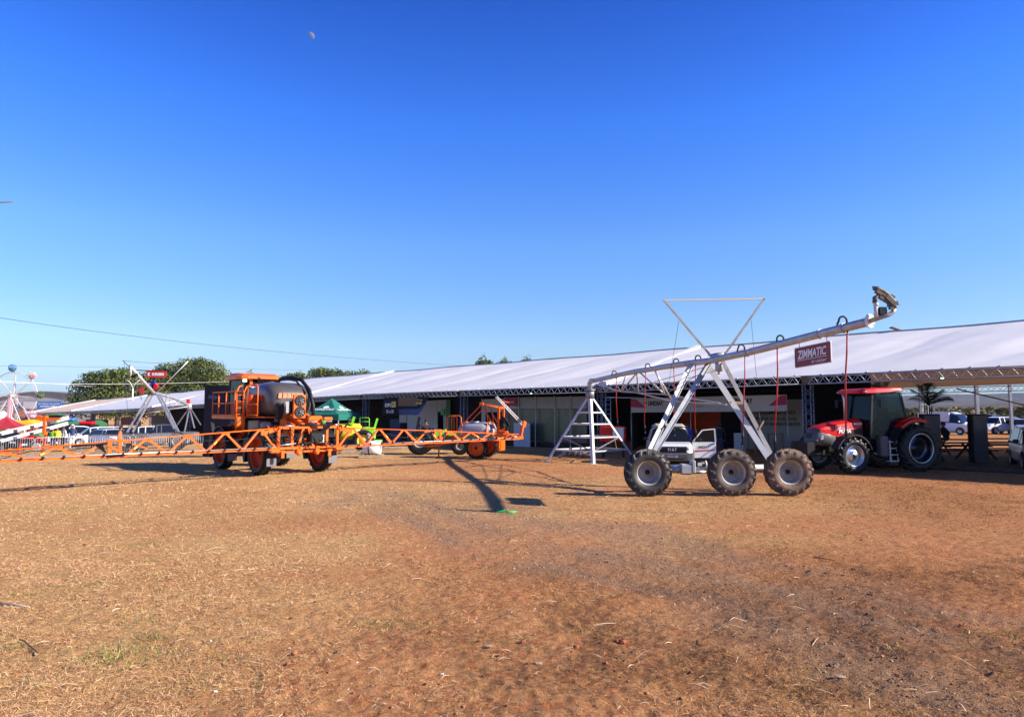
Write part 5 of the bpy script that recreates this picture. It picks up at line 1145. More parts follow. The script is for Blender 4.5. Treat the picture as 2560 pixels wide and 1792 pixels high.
nn = Vector((dv.y, -dv.x, 0)); A = [dp(a, z) for a, z in poly]; k = len(poly)
mb.add(A+[v-nn*.06 for v in A], [tuple(range(k)), tuple(range(2*k-1, k-1, -1))]+[(i, i+k, (i+1) % k+k, (i+1) % k) for i in range(k)])
mb.beam(dp(.02, 1.1), dp(.42, 1.64), .05, .05); mb.beam(dp(.42, 1.64), dp(.95, 1.70), .05, .05); mb.beam(dp(.95, 1.70), dp(.98, 1.1), .07, .05); dr = mb.build('driver_door', M_['white_paint'], vt_)
mb = MB(); quad(mb, dp(.06, 1.1), dp(.95, 1.1), dp(.92, 1.67), dp(.44, 1.61), .01); mb.build('door_window', M_['glass_car'], dr)
mb = MB(); mb.box(dp(.86, 1.0)+nn*.02, (.05, .18, .03)); mb.build('door_handle', M_['grey_plastic'], dr)
mb = MB(); mb.box(dp(.22, 1.18)+nn*.12, (.12, .26, .17), bev=.04); mb.build('mirror', M_['black_plastic'], dr)
lettering('LINDSAY', dp(.22, .78)+nn*.0, dv, (0, 0, 1), .50, .13, M_['print_black'], dr, .03, off=-.012) if dv.cross(Vector((0, 0, 1))).dot(nn) < 0 else lettering('LINDSAY', dp(.22, .78), dv, (0, 0, 1), .50, .13, M_['print_black'], dr, .03, off=.012)
mb = MB(); quad(mb, dp(.10, .64)+nn*.012, dp(.96, .70)+nn*.012, dp(.96, .735)+nn*.012, dp(.10, .70)+nn*.012, .004); mb.build('door_stripe', M_['print_red'], dr)
# ------------------------------------------------------------------ booths below the marquees
def NP(px, n): u = (px-1280)/FPX; Z = (n+30.5)/(.682*u+.731); return Vector((u*Z, Z, 0))
def wall_seg(parent, name, px0, px1, n, z0, z1, m, th=.06, n1=None):
    a, b = NP(px0, n), NP(px1, n1 if n1 is not None else n); ga = gz(a.x, a.y); mb = MB()
    mb.beam((a.x, a.y, ga+(z0+z1)/2), (b.x, b.y, gz(b.x, b.y)+(z0+z1)/2), th, z1-z0); return mb.build(name, M_[m], parent)
def face_text(s, parent, p, q, z, h, m, x0, x1, bold=.03, slant=0, off=.05):
    d = (q-p); L = d.length; d.normalize(); o = p+d*L*x0+Vector((0, 0, z)); return lettering(s, o, d, (0, 0, 1), L*(x1-x0), h, M_[m], parent, bold, slant, off)
# LINDSAY booth
bo = thing('exhibition_booth', 'booth with a white LINDSAY and PIVOT fascia banner with magenta ends, behind the white pickup', 'booth', (0, 0, 0))
p, q = NP(1577, 3.4), NP(1966, 3.4)
fz0, fz1 = 2.22, 3.03
mb = MB(); mb.beam((p.x, p.y, (fz0+fz1)/2-.03), (q.x, q.y, (fz0+fz1)/2+.06), .05, fz1-fz0); mb.build('fascia', M_['white_panel'], bo)
d_ = (q-p).normalized(); nf = d_.cross(Vector((0, 0, 1))); LL = (q-p).length
mb = MB()
for (x0_, x1_, fl) in ((.0, .12, 1), (1, .90, 1)):
    a = p+d_*LL*x0_; b = p+d_*LL*x1_; dz_ = .09*x0_; o_ = nf*.032
    pts = [a+o_+Vector((0, 0, 2.50+dz_)), b+o_+Vector((0, 0, 2.45+dz_)), a.lerp(b, .35)+o_+Vector((0, 0, 2.95+dz_)), a+o_+Vector((0, 0, 2.98+dz_))]
    n0 = len(mb.v); mb.add(pts+[v+nf*.004 for v in pts], [(0, 1, 2, 3), (7, 6, 5, 4), (0, 4, 5, 1), (1, 5, 6, 2), (2, 6, 7, 3), (3, 7, 4, 0)])
mb.build('magenta_corner', M_['print_magenta'], bo)
face_text('LINDSAY', bo, p, q, 2.58, .26, 'print_black', .13, .24, .05, off=.034)
face_text('PIVOT', bo, p, q, 2.66, .22, 'print_black', .43, .52, .05, off=.034)
face_text('POINT', bo, p, q, 2.50, .06, 'print_black', .44, .51, .02, off=.034)
face_text('LINDSAY', bo, p, q, 2.66, .28, 'print_black', .69, .81, .05, off=.034)
for x_ in (.118, .678):
    a = p+d_*LL*x_+nf*.034; mb = MB(); zz = 2.60 if x_ < .3 else 2.68
    quad(mb, a+Vector((0, 0, zz)), a+d_*-.20+Vector((0, 0, zz+.1)), a+d_*-.20+Vector((0, 0, zz+.24)), a+Vector((0, 0, zz+.22)), .004); mb.build('booth_emblem', M_['print_magenta'], bo)
for x_ in (.0, .42, 1.0):
    a = p+d_*LL*x_; mb = MB(); mb.tube([(a.x, a.y, 0), (a.x, a.y, 2.25)], .03, 8); mb.build('booth_post', M_['galv'], bo)
wall_seg(bo, 'side_wall', 1580, 1600, 3.6, 0, 2.4, 'black_plastic', n1=8.5)
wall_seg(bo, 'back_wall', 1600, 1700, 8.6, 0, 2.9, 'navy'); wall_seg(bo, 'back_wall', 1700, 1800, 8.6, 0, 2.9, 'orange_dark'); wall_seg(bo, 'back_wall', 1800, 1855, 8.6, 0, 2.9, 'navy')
wb = wall_seg(bo, 'display_wall', 1850, 2003, 7.0, 0.15, 2.9, 'grey_panel')
for px_ in (1212, 1226, 1243, 1330, 1372): a = NP(px_, 4); mb = MB(); mb.ball((a.x, a.y, 2.95), .035, 8); mb.build('spot_lamp', M_['lamp_white'], bo)
p2, q2 = NP(1850, 7.0), NP(2003, 7.0)
face_text('DESEMPENHO', bo, p2, q2, 2.1, .2, 'print_black', .25, .9, .02); face_text('EFICIÊNCIA INIGUALÁVEL', bo, p2, q2, 1.78, .18, 'print_black', .12, .93, .02); face_text('E RESULTADOS SEM PRECEDENTES', bo, p2, q2, 1.48, .17, 'print_black', .06, .97, .02)
mb = MB(); mb.tube([(p.x+1, p.y+1, 3.3), (q.x+1, q.y+.5, 3.35)], .02, 6); mb.build('lamp_rail', M_['black_metal'], bo)
a = NP(1955, 4.5); mb = MB(); mb.ball((a.x, a.y, 2.72), .05, 8); mb.build('spot_lamp', M_['lamp_white'], bo)
mb = MB(); a = NP(1846, 5); mb.box((a.x, a.y, .55), (.5, .4, 1.1), bev=.02, rot=(0, 0, -.75)); tag(mb.build('display_counter', M_['white_panel']), 'pale grey display counter standing inside the fascia booth', 'counter')
for (px_, n_, lab) in ((1885, 4.6, 'tall wooden bar table at the right side of the fascia booth'), (1935, 5.3, 'tall wooden bar table before the grey text wall')):
    a = NP(px_, n_); tb = thing('bar_table', lab, 'table', a, .4, 'bar tables in the booth'); mb = MB(); mb.box((0, 0, 1.08), (.6, .6, .04)); mb.build('table_top', M_['wood'], tb)
    for x in (-.25, .25):
        for y in (-.25, .25): mb = MB(); mb.box((x, y, .53), (.05, .05, 1.06)); mb.build('leg', M_['wood'], tb)
# glazed booth
gb = thing('exhibition_booth', 'glazed booth with grey upper panels and yellowish painted reflections left of the ladder tower', 'booth', (0, 0, 0))
xs_ = [1262, 1296, 1338, 1386, 1425, 1468]
for i, (a, b) in enumerate(zip(xs_[:-1], xs_[1:])):
    wall_seg(gb, 'upper_panel', a+1, b-1, 2.6, 2.42, 3.15, 'grey_panel' if i else 'white_panel')
    wall_seg(gb, 'glass_panel', a+1, b-1, 2.75, .35, 2.40, 'olive_reflection')  # olive mottle puts the yellowish reflections into the panel colour
    c = NP(a, 2.5); mb = MB(); z_ = gz(c.x, c.y); mb.beam((c.x, c.y, z_), (c.x, c.y, z_+3.2), .06); mb.build('mullion', M_['galv'], gb)
wall_seg(gb, 'plinth', 1262, 1470, 2.6, 0, .30, 'black_plastic')
wall_seg(gb, 'counter_panel', 1285, 1325, 2.0, 0, 1.5, 'white_panel')
a, b = NP(1262, 2.5), NP(1292, 2.5); mb = MB(); z_ = gz(a.x, a.y)
s_ = wall_seg(gb, 'purple_sign', 1263, 1291, 2.4, 2.60, 3.12, 'print_magenta'); face_text('inoovi', gb, NP(1263, 2.4), NP(1291, 2.4), z_+2.78, .16, 'print_white', .15, .8, .01)
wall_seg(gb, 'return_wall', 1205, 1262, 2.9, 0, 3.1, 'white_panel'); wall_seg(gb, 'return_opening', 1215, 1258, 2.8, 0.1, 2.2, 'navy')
# white wall with doors, navy wall
wbth = thing('exhibition_booth', 'booth with a plain white wall and dark doorways under the green exit sign', 'booth', (0, 0, 0))
wall_seg(wbth, 'white_wall', 1020, 1095, 2.8, 0, 3.2, 'white_panel'); wall_seg(wbth, 'white_wall', 1110, 1117, 2.8, 0, 3.2, 'white_panel'); wall_seg(wbth, 'white_wall', 1095, 1110, 2.8, 2.35, 3.2, 'white_panel')
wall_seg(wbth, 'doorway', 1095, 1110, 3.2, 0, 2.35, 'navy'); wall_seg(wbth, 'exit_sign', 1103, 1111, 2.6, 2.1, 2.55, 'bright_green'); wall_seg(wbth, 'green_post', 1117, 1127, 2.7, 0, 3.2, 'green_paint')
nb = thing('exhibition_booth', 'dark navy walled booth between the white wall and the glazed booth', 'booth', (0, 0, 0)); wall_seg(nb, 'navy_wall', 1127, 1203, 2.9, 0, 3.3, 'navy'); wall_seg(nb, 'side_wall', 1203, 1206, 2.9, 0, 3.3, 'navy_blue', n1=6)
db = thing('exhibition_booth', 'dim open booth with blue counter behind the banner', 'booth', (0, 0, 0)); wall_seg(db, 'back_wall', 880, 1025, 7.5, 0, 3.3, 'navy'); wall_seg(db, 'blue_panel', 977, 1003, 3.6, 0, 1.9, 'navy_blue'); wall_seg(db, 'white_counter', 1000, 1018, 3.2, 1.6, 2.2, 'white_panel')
# dark sheets added to shut daylight out of the long hall
bk = thing('added_backdrop', 'long dark curtain added to keep daylight out behind the booths', 'backdrop', (0, 0, 0))
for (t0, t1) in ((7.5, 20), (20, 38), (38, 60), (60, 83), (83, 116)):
    mb = MB(); a, b = tp(t0, 13.5, 0), tp(t1, 13.5, 0); mb.beam((a.x, a.y, gz(a.x, a.y)+2.6), (b.x, b.y, gz(b.x, b.y)+2.6), .05, 5.2); mb.build('backdrop_panel', M_['navy'], bk)
# banner
bn = thing('hanging_banner', 'torn dark blue EXPO 25 banner with yellow figures hanging from the eave truss', 'banner', (0, 0, 0))
a, b = NP(960, -.35), NP(1074, -.35); a.z = EH(36)-.02; b.z = EH(32)-.02; d_ = b-a; LL = d_.length; d_.normalize(); nf = d_.cross(Vector((0, 0, 1)))
rows = []
for i in range(13):
    u = i/12; row = []
    for j in range(7):
        v = j/6; H_ = 1.25*(1-.55*max(0, (u-.82)/.18)) if u < 1 else .5
        row.append(a+d_*LL*(u-.06*v*max(0, u-.7)/.3)+Vector((0, 0, -.28-H_*v))+nf*(.12*math.sin(u*7+v*2)*v))
    rows.append(row)
def bmf(i, k): return 1 if 4 <= i <= 8 and k < 3 else (2 if k >= 4 and i > 3 else 0)
mb = MB(); mb.loft(rows, closed=False, caps=False, smooth=True, mf=bmf); mb.build('banner_cloth', [M_['navy'], M_['rust'], M_['navy_blue']], bn)
lettering('EXPO', a+d_*LL*.06+Vector((0, 0, -.95))+nf*.10, d_, (0, 0, 1), LL*.15, .26, M_['print_white'], bn, .03); lettering('25', a+d_*LL*.21+Vector((0, 0, -.98))+nf*.10, d_, (0, 0, 1), LL*.10, .42, M_['print_yellow'], bn, .05)
lettering('21 a 25', a+d_*LL*.10+Vector((0, 0, -1.38))+nf*.14, d_, (0, 0, 1), LL*.17, .22, M_['print_white'], bn, .03)
lettering('A casa', a+d_*LL*.78+Vector((0, 0, -.55))+nf*.10, d_, (0, 0, 1), LL*.10, .12, M_['print_yellow'], bn, .02); lettering('COOPER', a+d_*LL*.74+Vector((0, 0, -.80))+nf*.10, d_, (0, 0, 1), LL*.13, .16, M_['print_yellow'], bn, .03)
# navy tower panel behind the sprayer
nt = thing('display_wall', 'tall navy blue display wall with a dark slogan standing behind the orange cab', 'display wall', G(570, 36))
zb = nt.location.z; mb = MB(); mb.box((.7, 0, 1.85), (3.7, .5, 3.7)); mb.build('panel_body', M_['navy'], nt)
lettering('SEJA', (-.95, -.252, 2.95), (1, 0, 0), (0, 0, 1), .7, .22, M_['navy_blue'], nt, .03)
mb = MB(); quad(mb, (-.62, -.256, .9), (-.50, -.256, .88), (-.58, -.256, 1.7), (-.78, -.256, 1.8), .003); mb.build('printed_figure', M_['grey_plastic'], nt)
# lamps on the truss
for (px_, n_, z_) in ((1328, -.2, -.30), (2355, -.2, -.32)):
    a = NP(px_, n_); t_ = tt(a.x, a.y); l_ = thing('flood_lamp', 'small lit green lamp clamped under the eave truss %s' % ('above the glazed booth' if px_ < 2000 else 'right of the tractor cab'), 'lamp', (a.x, a.y, EH(t_)+z_)); mb = MB(); mb.box((0, 0, 0), (.16, .08, .09)); mb.build('lamp_body', M_['black_metal'], l_); mb = MB(); mb.box((0, -.05, 0), (.12 if px_ > 2000 else .08, .02, .06)); mb.build('lamp_lens', M_['lamp_green'], l_)
a = tp(6, SPAN-.4, RH(6)+.25); mb = MB(); mb.box((0, 0, 0), (.6, .3, .06), rot=(0, .35, 0)); mb.tube([(0, 0, -.3), (0, 0, 0)], .03, 6); o = mb.build('roof_lamp', M_['rust']); o.location = P(2240, 823, a.y); tag(o, 'small dark flood light standing on the ridge of the nearest marquee', 'lamp')
# ------------------------------------------------------------------ right side under the marquee
def cabinet(label, px0, px1, Y, h):
    a, b = G(px0, Y), G(px1, Y); t = thing('display_cabinet', label, 'cabinet', (a+b)/2+Vector((0, 0, .04)), -.05, 'black cabinets under the marquee'); w = (b-a).length
    mb = MB(); mb.box((0, 0, h/2), (w, .34, h), bev=.02); mb.build('cabinet_body', M_['black_metal'], t); mb = MB(); mb.box((w*.02, -.185, h/2), (w*.86, .03, h*.94)); mb.build('cabinet_door', M_['grey_plastic'], t)
cabinet('tall black cabinet standing just behind the rear wheel of the tractor', 2301, 2344, 30.5, 2.12)
cabinet('tall black cabinet standing alone between the timber benches', 2422, 2460, 29.5, 2.12)
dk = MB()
dk.hexa([tp(5.6, .6, .0), tp(83, .6, -1.3), tp(83, 13.3, -1.3), tp(5.6, 13.3, .0), tp(5.6, .6, .03), tp(83, .6, -1.15), tp(83, 13.3, -1.15), tp(5.6, 13.3, .03)])  # dark sheet added under the booths to deepen the shade there
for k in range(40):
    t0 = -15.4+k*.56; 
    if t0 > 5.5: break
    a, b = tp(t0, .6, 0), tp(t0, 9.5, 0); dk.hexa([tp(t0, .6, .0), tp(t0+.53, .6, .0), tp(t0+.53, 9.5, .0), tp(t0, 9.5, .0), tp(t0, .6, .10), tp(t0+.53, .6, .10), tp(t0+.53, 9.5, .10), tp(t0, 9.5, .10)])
tag(dk.build('deck_with_shade_sheet', M_['wood_dark']), 'dark timber floor under the right marquee, with a dark sheet added for shade along the booths', kind='structure')
def bench(label, px, Y, rz, L=2.0):
    t = thing('timber_bench', label, 'bench', G(px, Y)+Vector((0, 0, .1)), rz, 'timber tables and benches under the marquee')
    for y, z, w in ((0, .76, .7), (-.6, .45, .28), (.6, .45, .28)):
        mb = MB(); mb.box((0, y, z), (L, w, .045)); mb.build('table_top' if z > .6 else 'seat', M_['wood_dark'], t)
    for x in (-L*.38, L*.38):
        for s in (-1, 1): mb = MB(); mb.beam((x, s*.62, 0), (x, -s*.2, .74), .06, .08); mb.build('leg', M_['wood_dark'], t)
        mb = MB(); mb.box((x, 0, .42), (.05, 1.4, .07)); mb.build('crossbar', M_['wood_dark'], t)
bench('timber picnic table in shade between the two black cabinets, nearer row', 2370, 31.0, .1); bench('timber picnic table beyond the nearer one between the cabinets', 2398, 34.5, -.1, 2.2)
bench('timber picnic table right of the black cabinet, nearest the silver car', 2508, 31.5, .05, 2.4); bench('timber picnic table behind the right one near the green car', 2490, 35.5, 0, 2.2)
person('seated person in dark clothes leaning forward at the timber table', 2362, 32.2, PI, 'shirt_dark', 'shirt_dark', pose='sit', zoff=.1)
def fronds(t, base, n, L, droop, m, seed, up=1.35):
    rn = random.Random(seed)
    for k in range(n):
        az = 2*PI*k/n+rn.random()*.5; el = up-.9*rn.random(); mb = MB(); pts = []
        for i in range(9):
            s = i/8; r = L*s*math.cos(el)*(1-.15*s); z = L*s*math.sin(el)*1.25-droop*L*s*s*.8; pts.append(Vector((base[0]+r*math.cos(az), base[1]+r*math.sin(az), base[2]+z)))
        mb.tube(pts, [.018*(1-.8*i/8) for i in range(9)], 4)
        for i in range(2, 9):
            for sub in (0, .5):
                p0 = pts[i-1].lerp(pts[i], sub); d = (pts[i]-pts[i-1]).normalized(); sd = d.cross(Vector((0, 0, 1))).normalized(); ll = L*.30*math.sin(PI*(i/9.5))+.05
                for s in (-1, 1): e = p0+sd*s*ll*.8+d*ll*.5-Vector((0, 0, ll*.35)); mb.add([p0-d*.02, p0+d*.02, e], [(0, 1, 2)])
        mb.build('frond', M_[m], t)
Mt('palm_dark', (.018, .035, .012), .6, var=.4)
def palm(label, px, Y, h, L, n, seed, fz):
    t = thing('palm', label, 'palm', G(px, Y)+Vector((0, 0, .1))); mb = MB()
    for k in range(4): mb.tube([(.05*k-.07, .03*k, .4), (.12*(k-1.5), .05, fz)], .02, 6)
    mb.build('stem', M_['palm_dark'], t); mb = MB(); mb.lathe([(.001, 0), (.2, 0), (.26, .4), (.22, .4), (.2, .35), (.001, .35)], 14); mb.build('pot', M_['black_plastic'], t)
    fronds(t, (0, .0, fz), n, L, .55, 'palm_dark', seed)
palm('potted palm with drooping dark fronds rising behind the black cabinet next to the tractor', 2322, 31.6, 3.4, 1.35, 17, 3, 2.45); palm('potted palm with fronds entering the picture at the right edge above the silver car', 2588, 30.5, 3, 1.2, 12, 5, 1.7); palm('potted palm whose fronds show above the hanging tractor roof under the truss', 2205, 33.0, 3, 1.0, 9, 8, 2.95)
for (px_, Y_, w_) in ((2443, 49, .22), (2527, 52, .18), (2302, 48, .16)):
    g_ = G(px_, Y_); mb = MB(); mb.box((0, 0, 2.6), (w_, w_, 5.2)); mb.box((0, 0, .03), (w_*2, w_*2, .06)); o = mb.build('steel_post', M_['galv_dark']); o.location = g_; tag(o, {2443: 'thick grey steel post seen above the middle black cabinet', 2527: 'thin grey steel post near the right edge behind parked cars', 2302: 'grey steel post seen between the tractor cab and the palm'}[px_], 'post', 'steel posts beyond the marquee')
mb = MB(); a, b = P(2392, 972, 33.5), P(2600, 1022, 30.5); mb.tube([a, b], .035, 8); tag(mb.build('guy_pole', M_['steel_white']), 'slanting white pole crossing the view of the hills at the right edge', 'pole')
# silver car at the right edge
sc_ = car('suv', 'silver grey hatchback cut off by the right edge of the picture', 2600, 27, 0, paint='silver_paint', pos=Vector((21.15, 27.4, 0)));
sc_.rotation_euler = (0, 0, R(-118))
# parked cars on the right, far
cg = 'cars parked beyond the marquee on the right'
car('van', 'white van partly hidden behind the seated person', 2368, 66, R(-60), group=cg, parts=1)
car('suv', 'small white car facing us right of the white van', 2412, 72, R(-100), group=cg)
car('suv', 'white car with bright green rear half parked beyond the benches', 2492, 68, R(-166), group=cg, rear='bright_green')
car('pickup', 'dark blue pickup behind the white car with green rear', 2478, 84, R(-160), paint='navy_blue', group=cg)
car('hatch', 'silver car facing the hall at the right edge behind the bare palm', 2552, 66, R(-115), paint='silver_paint', group=cg)
car('sedan', 'dark car between the white and green car and the silver one', 2530, 82, R(-80), paint='navy_blue', group=cg)
car('sedan', 'dark blue car farther back between the van and the small white car', 2428, 88, R(-70), paint='navy_blue', group=cg)
# people near booths
person('person in a light blue shirt standing behind the open pickup door', 1716, 33.0, -1.4, 'shirt_blue', 'shirt_dark')
person('person in a black shirt and blue jeans seen from behind in the booth', 1797, 33.6, 1.5, 'shirt_dark', 'denim')
person('person in a dark cap among the machines left of the trailed sprayer', 1065, 43, -1.2, 'shirt_dark', 'shirt_dark', cap='black_plastic')
person('person in dark clothes standing in the dim booth behind the sprayer boom', 929, 53, -1.6, 'shirt_dark', 'shirt_dark', hair='orange_dark')
person('person in a pale shirt beside the truss column left of the tractor', 2033, 32.8, -1.3, 'shirt_white', 'shirt_dark'); person('person in a dark jacket looking over the tractor bonnet', 2072, 33.4, -1.5, 'shirt_dark', 'shirt_dark', h=1.8)
person('man in a rust orange jacket and blue jeans with hands in pockets by the barriers', 303, 36.3, .25, 'jacket_orange', 'denim', pose='pocket', h=1.68)
lp = 'visitors standing by the green combine'
person('visitor in a lime green vest beyond the barriers', 135, 53, -1.6, 'lime', 'denim', h=1.6, group=lp); person('visitor in a yellow vest beyond the barriers', 146, 51, -1.5, 'vest_yellow', 'rust', h=1.7, group=lp)
person('visitor in a white shirt beside the green combine', 162, 52, -2, 'shirt_white', 'shirt_dark', h=1.75, group=lp); person('visitor in a navy shirt and white cap by the first parked car', 184, 53, -1.4, 'navy_blue', 'shirt_white', h=1.85, cap='white_paint', group=lp)
# ------------------------------------------------------------------ pop-up canopies
def canopy(label, cx, cy, w, d, rz, ze, zp, fab, valance=.35, text=None, z=None):
    z = gz(cx, cy) if z is None else z
    t = thing('canopy_tent', label, 'canopy tent', (cx, cy, z), rz); n = 10; rows = []
    def H(u, v): r = max(abs(u), abs(v)); return ze+(zp-ze)*(1-r)**1.25-.10*math.sin(PI*min(1, r))*(1-min(abs(u), abs(v))/max(r, .01))*.8
    for i in range(2*n+1):
        u = -1+i/n; rows.append([(u*w/2, (-1+j/n)*d/2, H(u, -1+j/n)) for j in range(2*n+1)])
    mb = MB(); mb.loft(rows, closed=False, caps=False, smooth=False); mb.build('roof_cloth', M_[fab], t)
    for (a, b) in (((-1, -1), (1, -1)), ((1, -1), (1, 1)), ((1, 1), (-1, 1)), ((-1, 1), (-1, -1))):
        mb = MB(); r = []
        for i in range(9):
            u = i/8; x = (a[0]+(b[0]-a[0])*u)*w/2; y = (a[1]+(b[1]-a[1])*u)*d/2; k = .02*math.sin(u*9); r.append([(x*(1.003)+k*0, y*1.003, ze+.0), (x*1.008, y*1.008+k, ze-valance*.5), (x*1.005, y*1.005, ze-valance)])
        mb.loft(r, closed=False, caps=False); mb.build('valance', M_[fab], t)
    for sx in (-1, 1):
        for sy in (-1, 1): mb = MB(); mb.box((sx*(w/2-.04), sy*(d/2-.04), ze/2-.02), (.045, .045, ze)); mb.build('leg', M_['steel_white'], t)
    return t
c_ = Vector((-12.4, 49.0, 0)); e1 = Vector((-.955, .30, 0)).normalized(); e2 = Vector((.30, .955, 0)).normalized()
cc = c_+e1*1.5+e2*1.5
ct = canopy('teal green COOPERCITRUS pop-up canopy with peaked roof between the orange sprayer and the banner', cc.x, cc.y, 3.0, 3.0, math.atan2(-e1.y, -e1.x), 2.32, 3.50, 'teal_fabric', .42)
def slope_text(t, s, o, rt, up, w, h, m, b=.03): return lettering(s, o, rt, up, w, h, M_[m], t, b, 0, off=.03)
def roofpt(u, v): r = max(abs(u), abs(v)); return Vector((u*1.5, v*1.5, 2.32+1.18*(1-r)**1.25-.08*math.sin(PI*min(1, r))*(1-min(abs(u), abs(v))/max(r, .01))))
upv = (roofpt(0, -.55)-roofpt(0, -.85)).normalized()
slope_text(ct, 'COOPERCITRUS', roofpt(-.62, -.74)+Vector((0, -.02, .05)), (1, 0, 0), upv, 1.75, .26, 'print_white')
mb = MB(); o_ = roofpt(.0, -.48)+Vector((0, -.03, .05)); mb.tube([o_, o_+Vector((0, -.004, .004))], .01, 4)
rg = [o_+Vector((1, 0, 0))*(.24*math.cos(a))+upv*(.17*math.sin(a)) for a in [2*PI*k/24 for k in range(24)]]; nf_ = Vector((1, 0, 0)).cross(upv)*.02
mb = MB(); mb.add([v+nf_ for v in rg]+[v+nf_*1.4 for v in rg], [tuple(range(24))[::-1], tuple(range(24, 48))]+[(i, (i+1) % 24, (i+1) % 24+24, i+24) for i in range(24)]); mb.build('roof_emblem', M_['print_white'], ct)
upx = (roofpt(.55, 0)-roofpt(.85, 0)).normalized(); o_ = roofpt(.5, .0)+Vector((.03, 0, .05)); rg = [o_+Vector((0, 1, 0))*(.24*math.cos(a))+upx*(.17*math.sin(a)) for a in [2*PI*k/24 for k in range(24)]]; nx_ = Vector((0, 1, 0)).cross(upx)*.02
mb = MB(); mb.add([v+nx_ for v in rg]+[v+nx_*1.4 for v in rg], [tuple(range(24))[::-1], tuple(range(24, 48))]+[(i, (i+1) % 24, (i+1) % 24+24, i+24) for i in range(24)]); mb.build('roof_emblem', M_['print_white'], ct)
slope_text(ct, 'COOPERCITRUS', roofpt(.76, -.6)+Vector((.02, 0, .05)), (0, 1, 0), upx, 1.7, .24, 'print_white')
g_ = G(18, 80); canopy('maroon pop-up canopy with a white oval badge at the left edge', g_.x, g_.y, 3.1, 3.0, .3, 1.95, 3.05, 'maroon_fabric', .32)
g_ = G(84, 92)
t = thing('tarpaulin_shelter', 'low bright yellow tarpaulin shelter between the maroon canopy and the green combine', 'shelter', g_, .1); rows = []
for i in range(13):
    u = i/12; row = []
    for j in range(7): v = j/6; row.append(((u-.5)*5.4*(1-.15*v), v*2.2-1.0, 2.05+.62*math.sin(PI*min(1, v*.8+.1))+.07*math.sin(u*15+v*3)-.45*abs(u-.5)*2*(1-v)*.4))
    rows.append(row)
mb = MB(); mb.loft(rows, closed=False, caps=False, smooth=True); mb.build('tarpaulin', M_['yellow_tarp'], t)
mb = MB(); mb.loft([[(r[0][0], -1.0, r[0][2]), (r[0][0], -1.02, r[0][2]-.30)] for r in rows], closed=False, caps=False); mb.build('front_flap', M_['yellow_tarp'], t)
for x in (-2.2, 2.2):
    for y in (-1, 1): mb = MB(); mb.box((x*.97, y*.95, 1.0), (.06, .06, 2.1)); mb.build('leg', M_['steel_white'], t)
# ------------------------------------------------------------------ green combine, tyres and folded white boom
t = thing('combine_harvester', 'green combine harvester with yellow stripe half hidden by parked cars and barriers', 'combine', G(196, 84), R(15))
B = lambda mb, n, m, par=t: mb.build(n, M_[m], par)
mb = MB(); mb.box((0, 0, 1.75), (4.6, 2.4, 1.1), bev=.25); mb.loft([[(2.2, -1.1, 1.3), (2.2, -1.1, 2.5), (2.2, 1.1, 2.5), (2.2, 1.1, 1.3)], [(3.1, -.9, 1.5), (3.0, -.9, 2.1), (3.0, .9, 2.1), (3.1, .9, 1.5)]]); B(mb, 'body', 'green_paint')
mb = MB(); mb.box((.3, -1.215, 1.75), (4.2, .03, .10)); B(mb, 'side_stripe', 'yellow_tank')
mb = MB(); mb.box((-2.5, 0, 2.3), (1.2, 1.7, 1.6), bev=.1); B(mb, 'cab', 'glass_dark')
mb = MB(); mb.box((-2.5, 0, 3.16), (1.5, 1.9, .16), bev=.05); B(mb, 'cab_roof', 'green_paint')
for x, r in ((-1.7, .85), (2.1, .6)):
    for y, fl in ((-1.35, False), (1.35, True)): wheel(t, (x, y, r), r+.01, .5, r*.5, 'yellow_tank', 'rubber_new', flip=fl, lug=18, lh=.05, lw=.05, sw=.3, dish=.15)
mb = MB(); mb.tube([(-3.3, -3.0, .7), (-3.3, 3.0, .7)], .35, 12); B(mb, 'header_reel', 'green_paint')
t = thing('folded_boom', 'two long white folded spray boom sections slanting up behind the barriers with an orange clamp', 'spray boom', G(60, 46))
o_ = t.location; mb = MB(); 
for a, b, nm in ((P(-60, 1098, 44), P(172, 1044, 46), 'upper_boom'), (P(-60, 1119, 44), P(170, 1058, 46), 'lower_boom')):
    mb = MB(); mb.beam(a-o_, b-o_, .12, .26 if nm[0] == 'u' else .22, up=(0, 0, 1)); mb.build(nm, M_['white_paint'], t)
    for f in (.25, .42, .6, .78): mb = MB(); q = a.lerp(b, f)-o_+Vector((0, -.08, -.05)); mb.box(q, (.30, .06, .16)); mb.build('boom_bracket', M_['grey_plastic'], t)
a = P(116, 1066, 45.6)-o_; mb = MB(); mb.box(a+Vector((0, -.1, .1)), (.14, .3, 1.25)); mb.box(a+Vector((-.3, -.1, .55)), (.5, .3, .25), rot=(0, .3, 0)); mb.box(a+Vector((.5, -.1, .5)), (.9, .2, .16)); mb.build('orange_clamp', M_['orange_paint'], t)
mb = MB(); q = P(105, 1090, 45.6)-o_; mb.beam((q.x, q.y+.1, 0), (q.x+.2, q.y+.1, 1.3), .12); mb.beam((q.x-1.6, q.y+.1, 0), (q.x-1.4, q.y+.1, 1.0), .12); mb.build('boom_stand', M_['orange_dark'], t)
t = thing('planter_implement', 'small red and white farm implement standing behind the left barriers', 'implement', G(75, 50)); mb = MB()
for k in range(4): mb.beam((-.9+.5*k, 0, .2), (-.7+.5*k, 0, 1.1), .10); mb.box((-.8+.5*k, 0, .9), (.3, .4, .3), bev=.04)
mb.beam((-1.2, 0, .6), (1.6, 0, .6), .14); mb.build('frame', M_['red_paint'], t)
mb = MB(); 
for k in range(3): mb.tube([(-.7+.7*k, -.2, .3), (-.7+.7*k, .0, .3)], .28, 14)
mb.build('disc', M_['steel_white'], t)
